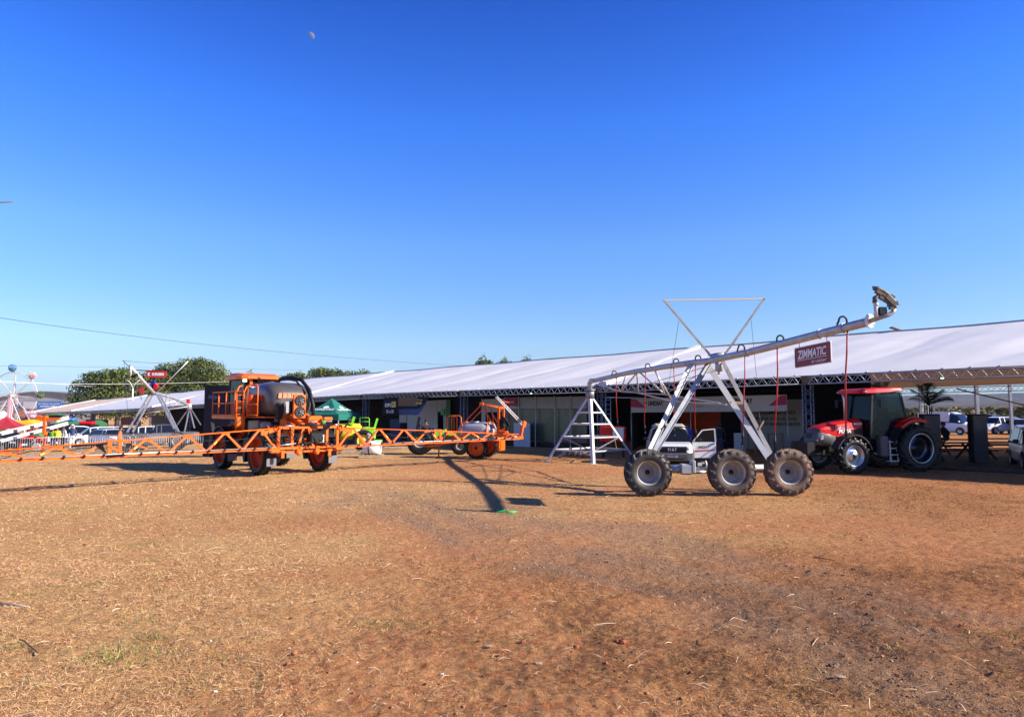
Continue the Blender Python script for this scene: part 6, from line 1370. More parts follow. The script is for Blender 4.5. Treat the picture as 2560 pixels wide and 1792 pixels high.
t = thing('machine_covers', 'heap of blue and red plastic covers on a machine beside the green combine', 'covers', G(192, 74), .2)
mb = MB(); mb.box((-1.0, 0, 2.45), (2.0, 1.2, .35), bev=.15); mb.build('blue_cover', M_['blue_tarp'], t); mb = MB(); mb.box((1.1, 0, 2.05), (1.5, 1.0, .42), bev=.2); mb.build('red_cover', M_['red_paint'], t)
mb = MB(); mb.box((0, 0, .95), (4, 1.4, 1.9)); mb.build('machine_body', M_['black_plastic'], t)
t = thing('grain_bin', 'row of orange-yellow metal bins under the far marquee', 'bin', NP(246, 4)+Vector((0, 0, -1.9)), -.75); mb = MB(); mb.box((0, 0, 2.0), (6.5, 1.4, 1.4)); 
for k in range(7): mb.box((-3+k, -.72, 2.0), (.08, .06, 1.4))
mb.box((0, 0, .65), (6, 1.2, 1.3)); mb.build('bin_body', M_['wood'], t)
for (px_, w_, z0_, z1_, m_, lab) in ((330, 4.5, 1.8, 2.8, 'brick_red', 'faded pinkish red banner board inside the far marquee left of the distant span tower'), (408, 4.2, 1.8, 2.9, 'rust', 'brown brick patterned fascia board inside the far marquee behind the distant span')):
    a = NP(px_, 1.5); t_ = thing('fascia_board', lab, 'fascia board', (a.x, a.y, gz(a.x, a.y)), math.atan2(-DV.y, -DV.x)); mb = MB(); mb.box((0, 0, (z0_+z1_)/2), (w_*1.6, .08, z1_-z0_)); mb.build('board', M_[m_], t_)
    for x in (-w_*.75, w_*.75): mb = MB(); mb.box((x, .1, z0_/2+.3), (.1, .1, z0_+.6)); mb.build('post', M_['galv_dark'], t_)
# ------------------------------------------------------------------ crowd barriers
def barrier():
    t = thing('crowd_barrier', 'x', 'barrier', (0, 0, 0), 0, 'galvanised crowd barriers in a line across the left'); L, H = 2.5, 1.12
    mb = MB(); r = .12; z0 = .18
    pts = [(0, 0, z0)]+[(r-r*math.cos(a), 0, H-r+r*math.sin(a)) for a in np.linspace(0, PI/2, 5)]+[(L-r+r*math.sin(a), 0, H-r+r*math.cos(a)) for a in np.linspace(0, PI/2, 5)]+[(L, 0, z0), (0, 0, z0)]
    mb.tube(pts, .021, 6); mb.build('frame', M_['galv'], t)
    mb = MB(); mb.tube([(0, 0, 0), (0, 0, .42)], .009, 5); first = None
    for k in range(1, 19):
        if first is None: mb = MB(); mb.tube([(0, 0, z0), (0, 0, H)], .009, 5); first = o = mb.build('bar', M_['galv'], t)
        else: o = first.copy(); COL.objects.link(o); o.parent = t
        o.location = (L*k/19, 0, 0)
    for x in (.25, L-.25): mb = MB(); mb.tube([(x, -.28, .015), (x, -.1, .06), (x, 0, z0), (x, .1, .06), (x, .28, .015)], .018, 6); mb.build('foot', M_['galv'], t)
    return t
b0 = barrier()
bl = [(-22, 36.9, 'leftmost barrier, cut by the left edge, in front of the white folded boom'), (92, 37.8, 'barrier below the white boom tip, left of the red implement'), (210, 39.5, 'barrier in front of the first white parked car'), (330, 40.5, 'barrier behind the man in the orange jacket'), (438, 40.8, 'barrier beneath the distant irrigation span legs'), (545, 41.0, 'barrier running behind the wheels of the tall orange sprayer')]
pv_ = None
for i in range(5):
    a, b = G(bl[i][0], bl[i][1]), G(bl[i+1][0], bl[i+1][1]); L_ = (b-a).length; n = max(1, round(L_/2.5))
    for k in range(n):
        p = a.lerp(b, k/n); d = (b-a); o = b0 if (i == 0 and k == 0) else copy_tree(b0); o.location = p; o.rotation_euler = (0, 0, math.atan2(d.y, d.x)); o.scale = (L_/n/2.56, 1, 1)
        o['label'] = bl[i][2] if k == 0 else bl[i][2].replace('barrier', 'second barrier panel', 1)
a, b = G(230, 46.5), G(455, 47); L_ = (b-a).length; n = round(L_/2.5)
for k in range(n):
    o = copy_tree(b0); o.location = a.lerp(b, k/n); d = b-a; o.rotation_euler = (0, 0, math.atan2(d.y, d.x)); o.scale = (L_/n/2.56, 1, 1)
    o['label'] = ['rear row barrier by the wheel of the first white car', 'rear row barrier in front of the second white car', 'rear row barrier left of the orange jacket man', 'rear row barrier right of the orange jacket man', 'rear row barrier in front of the silver windscreen car', 'rear row barrier at the right end by the span leg'][min(k, 5)]+(' end panel' if k > 5 else '')
# ------------------------------------------------------------------ parked cars left
cg = 'cars parked in a row beyond the barriers on the left'
car('pickup', 'first white car of the left row, nearest the green combine', 205, 63, R(-150), group=cg)
car('suv', 'white car between the first left car and the pair of hatchbacks', 243, 60, R(-140), group=cg)
car('hatch', 'white hatchback left of the man in the orange jacket', 282, 55, R(-30), group=cg)
car('suv', 'white car half hidden right behind the orange jacket man', 300, 61, R(-35), group=cg)
car('suv', 'large white car with sloping windscreen under the distant span', 365, 62, R(-150), group=cg)
car('pickup', 'dark grey pickup behind the right end of the left car row', 420, 60, R(-150), paint='grey_plastic', group=cg)
car('sedan', 'dark car at the left edge behind the barriers below the white boom', 12, 50, R(-20), paint='navy', group=cg)
# ------------------------------------------------------------------ far irrigation span with KREBS banner
kx = G(384, 48); t = thing('irrigation_machine', 'distant galvanised irrigation span with crossed mast poles and hanging banner behind the barriers', 'irrigation machine', kx)
K = lambda a, b, y=48: P(a, b, y)-kx
def kt(pts, r, name, m, n=8): mb = MB(); mb.tube(pts, r, n); return mb.build(name, M_[m], t)
kt([K(324, 915, 45), K(384, 982, 48)+Vector((0, 0, .02)), K(430, 993, 50), K(472, 1013, 52)], .11, 'main_pipe', 'galv', 12)
kt([K(384, 978), K(307, 901)], .038, 'mast_pole', 'alu'); kt([K(392, 982), K(470, 903)], .038, 'mast_pole', 'alu'); kt([K(333, 925), K(440, 929)], .035, 'banner_rod', 'black_metal')
kt([K(307, 901)]+[K(307+163*u, 902+5*math.sin(PI*u)) for u in (.25, .5, .75)]+[K(470, 903)], .012, 'stay_wire', 'cable', 5)
kt([K(310, 903), K(322, 1070)], .012, 'stay_wire', 'cable', 5); kt([K(469, 906), K(457, 982)], .012, 'stay_wire', 'cable', 5)
for a, b in (((372, 988), (318, 1080)), ((381, 988), (332, 1080)), ((392, 985), (436, 1072)), ((399, 985), (447, 1080))): mb = MB(); mb.beam(K(*a), K(*b, 47.5), .12, .06, up=(0, 1, 0)); mb.build('tower_leg', M_['galv'], t)
for a, b in (((350, 1034), (470, 1016)), ((350, 1034), (372, 990)), ((412, 1008), (422, 992)), ((430, 1018), (450, 1002)), ((345, 1035), (400, 1028))): mb = MB(); mb.tube([K(*a, 49), K(*b, 49.5)], .035, 6); mb.build('truss_strut', M_['galv'], t)
for a, b in (((474, 1020), (461, 1080)), ((472, 1020), (443, 1062)), ((476, 1020), (502, 1062)), ((474, 1020), (486, 1070))): mb = MB(); mb.beam(K(*a, 52), K(*b, 52), .08, .05, up=(0, 1, 0)); mb.build('pivot_leg', M_['galv' if a[0] == 474 else 'galv_dark'], t)
kt([K(473, 1008, 52), K(473, 1024, 52)], .2, 'swivel_joint', 'galv')
kt([K(471, 1010, 52), K(471, 998, 52)], .14, 'warning_light', 'red_paint')
kt([K(327, 914, 45), K(327, 938, 45)], .05, 'riser_pipe', 'steel_white'); kt([K(327, 938, 45)*1.0, K(327, 945, 45)], .05, 'riser_pipe', 'steel_white')
kt([K(329, 942, 45)*1, K(344, 936, 45)], .10, 'end_gun', 'black_metal')
for px_, py_ in ((338, 930), (350, 942), (410, 985), (420, 990), (347, 937)): q = K(px_, py_, 47); kt([q+Vector((-.15, 0, -.1))]+[q+Vector((-.15*math.cos(a), 0, .15*math.sin(a))) for a in np.linspace(0, PI, 6)]+[q+Vector((.15, 0, -1.6))], .02, 'drop_hose', 'galv_dark', 5)
mb = MB(); mb.box(K(382, 962), (.30, .2, .6), bev=.05); mb.build('blue_box', M_['plate_blue'], t); mb = MB(); mb.tube([K(388, 966)+Vector((0, -.1, 0)), K(388, 966)+Vector((0, .1, 0))], .2, 12); mb.build('red_reel', M_['red_paint'], t)
for a in ((320, 1100), (352, 1104), (446, 1096)): g_ = G(a[0], 47.4)-kx; wheel(t, (g_.x, g_.y, g_.z+.6), .62, .36, .3, 'rim_grey', 'rubber', lug=16, lh=.05, lw=.05, sw=.4, dish=.2, n=24)
mb = MB(); a, b = G(316, 47.5)-kx, G(450, 47.5)-kx; mb.tube([a+Vector((0, 0, .85)), b+Vector((0, 0, .85))], .09, 8); mb.build('base_beam', M_['galv'], t)
mb = MB(); o_ = P(366, 944, 47.7); mb.box((.68, 0, .23), (1.38, .05, .46)); kb = thing('hanging_banner', 'small bright red KREBS banner hanging from the distant mast poles', 'banner', o_); mb.build('banner_cloth', M_['print_red'], kb)
mb = MB(); mb.box((.68, 0, .45), (1.38, .06, .04)); mb.build('banner_hem', M_['red_paint'], kb)
lettering('KREBS', (.40, -.028, .14), (1, 0, 0), (0, 0, 1), .85, .2, M_['print_white'], kb, .06); lettering('K', (.10, -.028, .12), (1, 0, 0), (0, 0, 1), .2, .24, M_['print_white'], kb, .09)
mb = MB(); q = P(354, 976, 47); mb.box((0, 0, 0), (.34, .04, .36)); o = mb.build('pennant', M_['print_red']); o.location = q; tag(o, 'small square red plate hanging under the distant irrigation pipe', 'plate')
# ------------------------------------------------------------------ ferris wheel
fx = G(33, 110); hb = P(33, 990, 110)-fx; t = thing('ferris_wheel', 'small white and pink ferris wheel with round caged cabins at the left edge', 'ferris wheel', fx)
s_ = 110/FPX; Rr = 60*s_
mb = MB(); mb.tube([hb+Vector((Rr*math.cos(a), 0, Rr*math.sin(a))) for a in np.linspace(0, 2*PI, 49)], .06, 5); mb.build('wheel_rim', M_['steel_white'], t)
for k in range(8):
    a = PI/2+2*PI*k/8-.05; e = hb+Vector((Rr*1.0*math.cos(a), 0, Rr*math.sin(a))); mb = MB(); mb.beam(hb, e, .16, .10, up=(0, 1, 0)); mb.build('spoke', M_['steel_white'], t)
    mb = MB(); mb.beam(hb+(e-hb)*.0+Vector((0, .5, 0)), e, .05); mb.beam(e, hb+Vector((Rr*.96*math.cos(a+PI/4), .0, Rr*.96*math.sin(a+PI/4))), .04); mb.build('tie_rod', M_['pink'], t)
    c = hb+Vector((Rr*1.17*math.cos(a+.10), -.2, Rr*1.17*math.sin(a+.10)))
    mb = MB()
    for j in range(8): b_ = PI*j/8; mb.tube([c+Vector((.58*math.cos(q)*math.cos(b_), .58*math.cos(q)*math.sin(b_), .58*math.sin(q))) for q in np.linspace(0, 2*PI, 17)], .022, 4)
    for zz in (-.35, 0, .35): rr_ = math.sqrt(.58**2-zz**2); mb.tube([c+Vector((rr_*math.cos(q), rr_*math.sin(q), zz)) for q in np.linspace(0, 2*PI, 17)], .025, 4)
    cb = mb.build('cabin_cage', M_[('blue_tarp', 'pink', 'green_paint', 'steel_white')[k % 4]], t)
    mb = MB(); mb.ball(c+Vector((0, 0, -.2)), (.5, .5, .34), 10); mb.build('cabin_seat', M_[('rust', 'red_paint', 'green_paint', 'pink')[(k+2) % 4]], cb); mb = MB(); mb.beam(e, c, .08); mb.build('cabin_arm', M_['pink'], cb)
for y in (-.7, .7):
    mb = MB(); mb.beam(hb+Vector((0, y, 0)), Vector((0, y*1.3, 0)), .40, .3, up=(0, 1, 0)); mb.build('support_mast', M_['steel_white' if y > 0 else 'pink'], t)
    for sx in (-1, 1): mb = MB(); mb.beam(hb+Vector((0, y, 0)), Vector((sx*3.4, y*2, 0)), .12); mb.build('support_leg', M_['steel_white'], t)
mb = MB(); mb.tube([hb+Vector((0, -1, 0)), hb+Vector((0, 1, 0))], .3, 12); mb.build('hub', M_['rim_grey'], t)
# ------------------------------------------------------------------ arched hangar with signs, brick house
Y_ = 185; g0, g1 = G(-150, Y_), G(222, Y_); zb = g0.z; s_ = Y_/FPX
t = thing('arched_hangar', 'wide pale grey arched roof hangar with a blue and white sign behind the ferris wheel', 'building', (0, 0, 0))
arc = []
for k in range(25):
    px = -160+ (390)*k/24; py = 981+((px-108)/112)**2*17; arc.append(P(px, min(py, 1032), Y_))
mb = MB(); n_ = len(arc); front = arc+[Vector((arc[-1].x, Y_, zb)), Vector((arc[0].x, Y_, zb))]
mb.add(front, [tuple(range(len(front)))[::-1]]); mb.build('gable_wall', M_['concrete'], t)
mb = MB(); mb.loft([[v+Vector((0, -.6, .0)), v+Vector((0, -.6, .35)), v+Vector((0, 45, .35)), v+Vector((0, 45, 0))] for v in arc]); mb.build('roof', M_['galv_dark'], t)
mb = MB()
for py in (1003, 1012): a, b = P(-150, py, Y_-.3), P(225, py, Y_-.3); mb.beam(a, b, .1, .12)
mb.beam(P(-150, 1023, Y_-.3), P(240, 1023, Y_-.3), .2, .35); mb.build('wall_girt', M_['galv'], t)
for (x0, x1, m_) in ((58, 92, 'white_panel'), (93.5, 153, 'blue_tarp')):
    a = P(x0, 1021, Y_-.6); b = P(x1, 1021, Y_-.6); zt = P(x0, 1004, Y_-.6).z; mb = MB(); mb.box(((a.x+b.x)/2, Y_-.6, (a.z+zt)/2), (b.x-a.x, .15, zt-a.z)); mb.build('sign_panel', M_[m_], t)
a = P(94.5, 1011, Y_-.7); mb = MB(); w_ = P(152, 1011, Y_-.7).x-a.x
lettering('TATTERSAL DE LEILÕES', a, (1, 0, 0), (0, 0, 1), w_*.96, .42, M_['print_white'], t, .03); lettering('IVANHO ZEBU', P(100, 1017.5, Y_-.7), (1, 0, 0), (0, 0, 1), w_*.72, .42, M_['print_white'], t, .05)
t = thing('brick_house', 'low house with orange red tiled roof below the hangar', 'building', G(58, 150)); mb = MB(); mb.box((0, 0, 1.6), (9, 6, 3.2)); mb.build('wall', M_['brick_red'], t)
mb = MB(); mb.prism([(-3.6, 3.2), (3.6, 3.2), (0, 4.5)], -5, 5, M=Matrix.Rotation(PI/2, 3, 'Z')); mb.build('roof', M_['brick_red'], t)
t = thing('white_canopy', 'small white peaked canopy at the far left edge under the ferris wheel', 'canopy', G(8, 120)); mb = MB(); mb.lathe([(3.4, 2.4), (2, 3.0), (.4, 4.2), (.01, 4.4)], 4); mb.build('roof_cloth', M_['white_panel'], t)
for x in (-2, 2): mb = MB(); mb.box((x, 0, 1.2), (.1, .1, 2.5)); mb.build('leg', M_['steel_white'], t)
# ------------------------------------------------------------------ green and yellow sprayer, reels, pallets, dark machine
t = thing('trailed_sprayer', 'lime green trailed sprayer with big yellow tank under the teal canopy', 'crop sprayer', G(872, 41), R(190))
B = lambda mb, n, m, par=t: mb.build(n, M_[m], par)
mb = MB(); rr_ = [[(x, .62*r*math.cos(a), 1.0+.62*r*math.sin(a)) for a in [2*PI*k/18 for k in range(18)]] for x, r in ((-.8, .6), (-.65, .95), (0, 1.02), (.65, .95), (.8, .6))]; mb.loft(rr_, smooth=True); B(mb, 'spray_tank', 'yellow_tank')
mb = MB(); mb.box((-1.2, 0, 1.0), (.8, 1.2, .7), bev=.08); mb.beam((.9, .4, .5), (1.5, .3, 1.9), .12); mb.beam((-1.5, .4, 1.2), (-1.7, .4, 1.9), .12); mb.beam((-.2, .4, 1.5), (-.35, .4, 2.0), .14); mb.beam((-2, 0, .55), (2.2, 0, .55), .14); B(mb, 'frame', 'lime')
for y, fl in ((.8, True), (-.8, False)): wheel(t, (-.9, y, .62), .63, .32, .33, 'yellow_tank', 'rubber_new', flip=fl, lug=18, lh=.04, lw=.03, sw=.3, dish=.1, n=24)
mb = MB(); mb.tube([(-.2, .8, 1.9), (.3, .7, 1.2), (.6, .7, .6)], .05, 6); mb.box((.2, .7, .5), (1.6, .2, .3)); B(mb, 'pump_unit', 'black_metal')
t = thing('green_ladder', 'light green tubular ladder frame standing beside the teal canopy', 'ladder', G(912, 44.0)); mb = MB(); mb.tube([(-.3, 0, 0), (-.3, 0, 1.95), (.25, 0, 1.95), (.3, 0, 1.85), (.3, 0, 0)], .025, 6)
for z in (.5, 1.0, 1.35, 1.7): mb.tube([(-.3, 0, z), (.3, 0, z)], .02, 6)
mb.build('ladder_frame', M_['lime'], t)
def pallet(label, px, Y, rz=0):
    t = thing('pallet', label, 'pallet', G(px, Y), rz, 'wooden pallets near the sprayer boom')
    for y in (-.5, 0, .5): mb = MB(); mb.box((0, y, .05), (1.2, .09, .09)); mb.build('runner', M_['pallet_wood'], t)
    for k in range(7): mb = MB(); mb.box((-.54+.18*k, 0, .115), (.13, 1.05, .025)); mb.build('board', M_['pallet_wood'], t)
    return t
pallet('pallet carrying the white cable drum behind the boom', 930, 34.3, .15); pallet('empty pallet lying left of the white drum under the teal canopy', 885, 37.5, .1); pallet('pallet by the dark doorway left of the trailed sprayer', 985, 41.5, 0); pallet('pallet at the left foot of the ladder tower legs', 1012, 42, .1)
t = thing('cable_drum', 'white wrapped drum with black print standing on a pallet', 'drum', G(932, 34.3)+Vector((0, 0, .13))); mb = MB(); mb.tube([(-.42, 0, .34), (.42, 0, .34)], .34, 24); mb.build('drum_body', M_['white_paint'], t)
mb = MB(); mb.tube([(-.16, 0, .34), (-.10, 0, .34)], .345, 24); mb.build('drum_band', M_['print_black'], t); mb = MB(); mb.tube([(.42, 0, .34), (.43, 0, .34)], .08, 12); mb.build('drum_core', M_['black_metal'], t)
mb = MB(); mb.ball((-.15, -.1, .85), (.14, .10, .22), 8, jit=.3); mb.build('brown_bag', M_['cover_beige'], t)
t = thing('small_tractor', 'small dark tractor without cab, lime trim, half hidden behind the boom and the trailed sprayer', 'tractor', G(1098, 36.6), R(182))
B = lambda mb, n, m, par=t: mb.build(n, M_[m], par)
for (x, r) in ((.95, .66), (-1.15, .46)):
    for y, fl in ((.62, True), (-.62, False)): wheel(t, (x, y, r), r+.01, .32, r*.42, 'rim_grey', 'rubber_new', flip=fl, lug=18, lh=.04, lw=.04, sw=.3, dish=.1, n=24)
mb = MB(); mb.box((-.8, 0, .85), (1.5, .55, .6), bev=.08); mb.box((.6, 0, .8), (1.4, .6, .4), bev=.05); B(mb, 'body', 'black_plastic')
mb = MB(); mb.box((-.1, .32, 1.1), (.7, .06, .28), rot=(0, .3, 0), bev=.02); mb.box((-.75, .3, 1.05), (.5, .04, .16)); B(mb, 'lime_panel', 'lime')
mb = MB(); mb.box((.75, 0, 1.15), (.5, .45, .12), bev=.04); mb.box((1.0, 0, 1.4), (.1, .42, .4), bev=.04); B(mb, 'seat', 'black_plastic'); mb = MB(); mb.beam((1.25, .3, .9), (1.05, .3, 1.95), .07); mb.beam((1.25, -.3, .9), (1.05, -.3, 1.95), .07); mb.beam((1.05, -.3, 1.95), (1.05, .3, 1.95), .07); B(mb, 'roll_bar', 'black_metal')
mb = MB(); mb.tube([(.1, 0, 1.0), (.32, 0, 1.35)], .03, 6); mb.lathe([(.15, 0), (.17, .02), (.15, .02), (.15, 0)], 14, c=(.34, 0, 1.36)); B(mb, 'steering_wheel', 'black_plastic')
t = thing('cool_box', 'red machine box with a white side panel beside the pickup booth', 'box', G(1532, 34.2), -.25); mb = MB(); mb.box((0, 0, 1.15), (1.25, .7, .75), bev=.04); mb.build('box_body', M_['red_paint'], t); mb = MB(); mb.box((.30, -.36, 1.2), (.5, .02, .55)); mb.build('side_panel', M_['steel_white'], t)
for x in (-.5, .5): mb = MB(); mb.box((x, 0, .4), (.08, .5, .8)); mb.build('leg', M_['black_metal'], t)
t = thing('lattice_tower', 'pale vertical lattice ladder leaning frame behind the ladder tower', 'frame', G(1520, 36.2)); mb = MB()
for x in (-.14, .14): mb.tube([(x, 0, 0), (x, 0, 3.0)], .02, 5)
for k in range(12): mb.tube([(-.14, 0, .12+.25*k), (.14, 0, .12+.25*k)], .014, 4)
mb.tube([(-.1, -.1, 3.0), (2.0, -.5, 2.95)], .03, 5); mb.build('lattice', M_['galv'], t)
# ------------------------------------------------------------------ trees, hills, scrub
lm = attr_mat('tree_leaves', [(0, (.014, .026, .006)), (.35, (.05, .075, .015)), (.7, (.12, .15, .03)), (1, (.22, .23, .06))], .7, .3, trl=.15)
lm2 = attr_mat('scrub_leaves', [(0, (.03, .028, .012)), (.4, (.07, .07, .025)), (.75, (.15, .12, .05)), (1, (.26, .19, .09))], .8, .2, trl=.1)
RT = np.random.default_rng(21)
def leaf_cloud(name, lobes, n_per_m2, size, m, parent=None, kind=None, flat=.75, base_tone=.5):
    Vs, Ts = [], []
    for (cx, cy, cz, rx, ry, rz, tn) in lobes:
        n = max(20, int(n_per_m2*(rx*ry+rx*rz+ry*rz)*4)); d = RT.normal(size=(n, 3)); d /= np.linalg.norm(d, axis=1)[:, None]
        bump_ = 1+.16*np.sin(d[:, 0]*6+cx)+.14*np.sin(d[:, 1]*7+cy)*np.sin(d[:, 2]*6+cz)
        r = (.70+.34*RT.random(n)**.5)*bump_; c = np.array([cx, cy, cz])+d*np.array([rx, ry, rz])*r[:, None]
        nrm = d+RT.normal(0, .55, (n, 3)); nrm /= np.linalg.norm(nrm, axis=1)[:, None]
        a = np.cross(nrm, RT.normal(size=(n, 3))); a /= np.linalg.norm(a, axis=1)[:, None]; b = np.cross(nrm, a)
        s = (size*(.5+.9*RT.random(n)))[:, None]
        Vs.append(np.stack([c-a*s, c-b*s*.7, c+a*s, c+b*s*.7], 1).reshape(-1, 3))
        t_ = np.clip(base_tone+tn+.28*d[:, 2]+RT.normal(0, .16, n)-.5*(.9-np.minimum(r, .9)), 0, 1)*0+np.clip(base_tone+tn+RT.normal(0, .20, n)+.14*np.sin(c[:, 0]*1.1+cz)*np.sin(c[:, 2]*1.3), 0, 1)
        Ts.append(np.repeat(t_, 4))
    V = np.concatenate(Vs); me = np_mesh(name, V, np.arange(len(V)).reshape(-1, 4)); at = me.attributes.new('tone', 'FLOAT', 'POINT'); at.data.foreach_set('value', np.concatenate(Ts).astype(np.float32))
    me.materials.append(m); o = bpy.data.objects.new(name, me); COL.objects.link(o)
    if parent: o.parent = parent
    if kind: o['kind'] = kind
    return o
Mt('bark', (.09, .065, .045), .9, var=.4, bump=.5)
def tree(label, px, Y, top_py, wpx, seed, group='trees behind the marquees', base_tone=.5, low=.25):
    g = G(px, Y); g.z = gz(g.x, g.y); H = P(px, top_py, Y).z-g.z; Wd = wpx/2*Y/FPX; t = thing('tree', label, 'tree', g, 0, group); rn = random.Random(seed)
    mb = MB(); mb.tube([(0, 0, -.2), (.1, 0, H*.2), (-.1, .1, H*.45), (0, 0, H*.7)], [H*.035, H*.028, H*.02, H*.008], 8)
    for k in range(6): a = k*1.05+rn.random(); mb.tube([(0, 0, H*(.2+.05*k)), (Wd*.35*math.cos(a), Wd*.35*math.sin(a), H*(.4+.05*k)), (Wd*.65*math.cos(a), Wd*.6*math.sin(a), H*(.55+.05*k))], [H*.014, H*.009, H*.004], 6)
    mb.build('trunk', M_['bark'], t); lobes = []
    for k in range(44):
        a = rn.random()*2*PI; h_ = low+(1-low)*rn.random()**.8; rr = Wd*math.sqrt(max(.04, 1-((h_-.45)/.58)**2))*(.35+.6*rn.random()); q = .20+.14*rn.random()
        z = min(h_*H, H*(1-q*.42)); lobes.append((rr*math.cos(a), rr*math.sin(a)*.8, z, Wd*q*1.1, Wd*q*1.1, min(Wd, H)*q*.85, rn.uniform(-.16, .16)))
    lobes.append((0, 0, H*.52, Wd*.72, Wd*.6, H*.36, -.3)); lobes.append((0, 0, H*.90, Wd*.3, Wd*.3, H*.10, .05))
    leaf_cloud('crown', lobes, 4.2 if Wd > 4 else 8, .23 if Wd > 4 else .17, lm, t, base_tone=base_tone); return t
TR = [(232, 150, 934, 85, 'leftmost dark rounded tree of the left clump'), (292, 155, 928, 90, 'rounded tree second from the left in the left clump'), (345, 160, 941, 80, 'lower tree in the dip between the two big left crowns, behind the red banner'),
      (440, 165, 918, 110, 'tree with broad crown left of the tallest one'), (485, 168, 906, 120, 'tallest broad tree of the left clump, right of the red banner'), (532, 170, 925, 70, 'tree at the right shoulder of the left clump above the display wall'), (392, 162, 931, 80, 'tree directly behind the crossed mast poles'),
      (572, 178, 945, 60, 'small tree showing left of the orange cab roof'), (622, 178, 934, 40, 'tree top just above the orange cab roof'), (700, 190, 950, 90, 'low tree right of the sprayer tank'), (745, 190, 937, 60, 'low tree right above the sprayer tank hose'), (800, 195, 925, 75, 'rounded tree above the teal canopy ridge line'), (835, 195, 928, 60, 'tree crown in the middle of the row above the marquee ridge'), (868, 200, 931, 55, 'smaller tree right of the row middle'), (905, 200, 930, 60, 'tree at the right end of the row over the marquee ridge'), (1208, 120, 894, 46, 'small tree top peeping over the ridge left of the centre'), (1262, 130, 899, 50, 'low flat tree top over the ridge'), (1318, 130, 897, 60, 'rightmost tree top peeping over the ridge')]
for i, (px, Y, ty, w, lab) in enumerate(TR): tree(lab, px, Y, ty-9, w*1.45, 40+i, base_tone=.46+.12*(i % 3)-.06*(i in (0, 3)))
def hmat(name, c1, c2, sc):
    return mat(name, c1, .95, col2=c2, scale=sc, spec=.05)
h1 = hmat('hill_scrub', (.15, .10, .055), (.04, .045, .025), .012); h2 = hmat('hill_far', (.11, .085, .065), (.035, .04, .035), .006)
def hills(name, Y0, depth, prof, m, seed):
    xs = np.linspace(-.2*Y0, 1.9*Y0, 260); n = 14; V = np.zeros((n+1, 260, 3))
    hh = np.interp(xs/Y0, [p[0] for p in prof], [p[1] for p in prof])*Y0
    for j in range(n+1):
        f = j/n; V[j, :, 0] = xs*(1+f*depth/Y0); V[j, :, 1] = Y0+f*depth
        V[j, :, 2] = -4+hh*math.sin(f*PI/2)**1.3*(1+.22*(fbm(xs/Y0*14+seed, np.full(260, f*4.)+seed, 4, seed)-.5)*2)+0*f
    ii = np.arange((n+1)*260).reshape(n+1, 260); F = np.stack([ii[:-1, :-1], ii[:-1, 1:], ii[1:, 1:], ii[1:, :-1]], -1).reshape(-1, 4)
    me = np_mesh(name, V.reshape(-1, 3), F, True); me.materials.append(m); o = bpy.data.objects.new(name, me); COL.objects.link(o); o['kind'] = 'structure'
hills('hills', 620, 500, [(-.2, .004), (.2, .006), (.45, .016), (.6, .020), (.75, .028), (.9, .024), (1.9, .02)], h1, 3)
hills('hills', 1500, 1300, [(-.2, .01), (.2, .012), (.5, .035), (.60, .044), (.68, .040), (.75, .046), (1.0, .05), (1.9, .04)], h2, 9)
lob = []
rn = random.Random(4)
for k in range(430):
    Y = 125*math.exp(rn.random()*math.log(640/125)); px = rn.uniform(2180, 2760); x = (px-1280)/FPX*Y; s = rn.uniform(1.0, 2.6)*(1+Y/900); lob.append((x, Y, gz(x, Y)+s*.35, s*1.7, s*1.3, s*.6, rn.uniform(-.3, .35)))
leaf_cloud('scrubland', lob, .9, .55, lm2, kind='stuff')['label'] = 'dry olive scrub bushes beyond the parked cars'
# ------------------------------------------------------------------ overhead wires, moon, litter
def wire(label, pts, r, m='cable'):
    mb = MB(); P_ = [Vector(p) for p in pts]; out = []
    for i in range(33): u = i/32; q = P_[0].lerp(P_[-1], u) if len(P_) == 2 else (P_[0]*(1-u)**2+P_[1]*2*u*(1-u)+P_[2]*u*u); out.append(q)
    mb.tube(out, r, 5); tag(mb.build('overhead_wire', M_[m]), label, 'wire', 'overhead wires on the left')
wire('uppermost dark sagging wire running from the left edge down to the marquee ridge', [P(-160, 768, 30), P(420, 870, 50), P(1160, 915, 92)], .014)
wire('thin level wire above the ferris wheel and red banner', [P(-150, 913, 60), P(250, 916, 64), P(760, 925, 90)], .012)
wire('pale thick wire crossing in front of the left trees behind the display wall', [P(-80, 952, 48), P(250, 968, 56), P(640, 951, 58)], .022, 'rope_white')
wire('second pale wire just above the thick one by the ferris wheel', [P(-80, 945, 70), P(60, 955, 80), P(230, 966, 100)], .02, 'rope_white')
mb = MB(); a = P(-60, 509, 20); mb.tube([a, P(30, 505, 20)], .018, 6); tag(mb.build('dark_rod', M_['rust']), 'thin brown rod poking into the sky at the left edge', 'rod')
t = thing('street_lamp', 'forked pale street lamp post rising behind the tan marquee', 'street lamp', G(330, 105)); hh = P(330, 970, 105).z-G(330, 105).z; mb = MB(); mb.tube([(0, 0, 0), (0, 0, hh)], .12, 8)
for s in (-1, 1): mb.tube([(0, 0, hh), (s*.4, 0, hh+.8), (s*1.1, 0, hh+1.3)], .06, 6)
mb.build('pole', M_['steel_white'], t)
md = ray(776, 92).normalized(); D = 6000; mr = 9.2/FPX*D; mo = Vector((0, 0, CAMH))+md*D
lit = (Vector((.78, 0, 0))+Vector((0, -math.sin(PITCH), math.cos(PITCH)))*.62-md*.08).normalized(); vs = []; fs = []
ax = lit.cross(md).normalized(); n = 24        # gibbous cap: the sunlit side of the ball that faces us
az_ = ax.cross(lit)
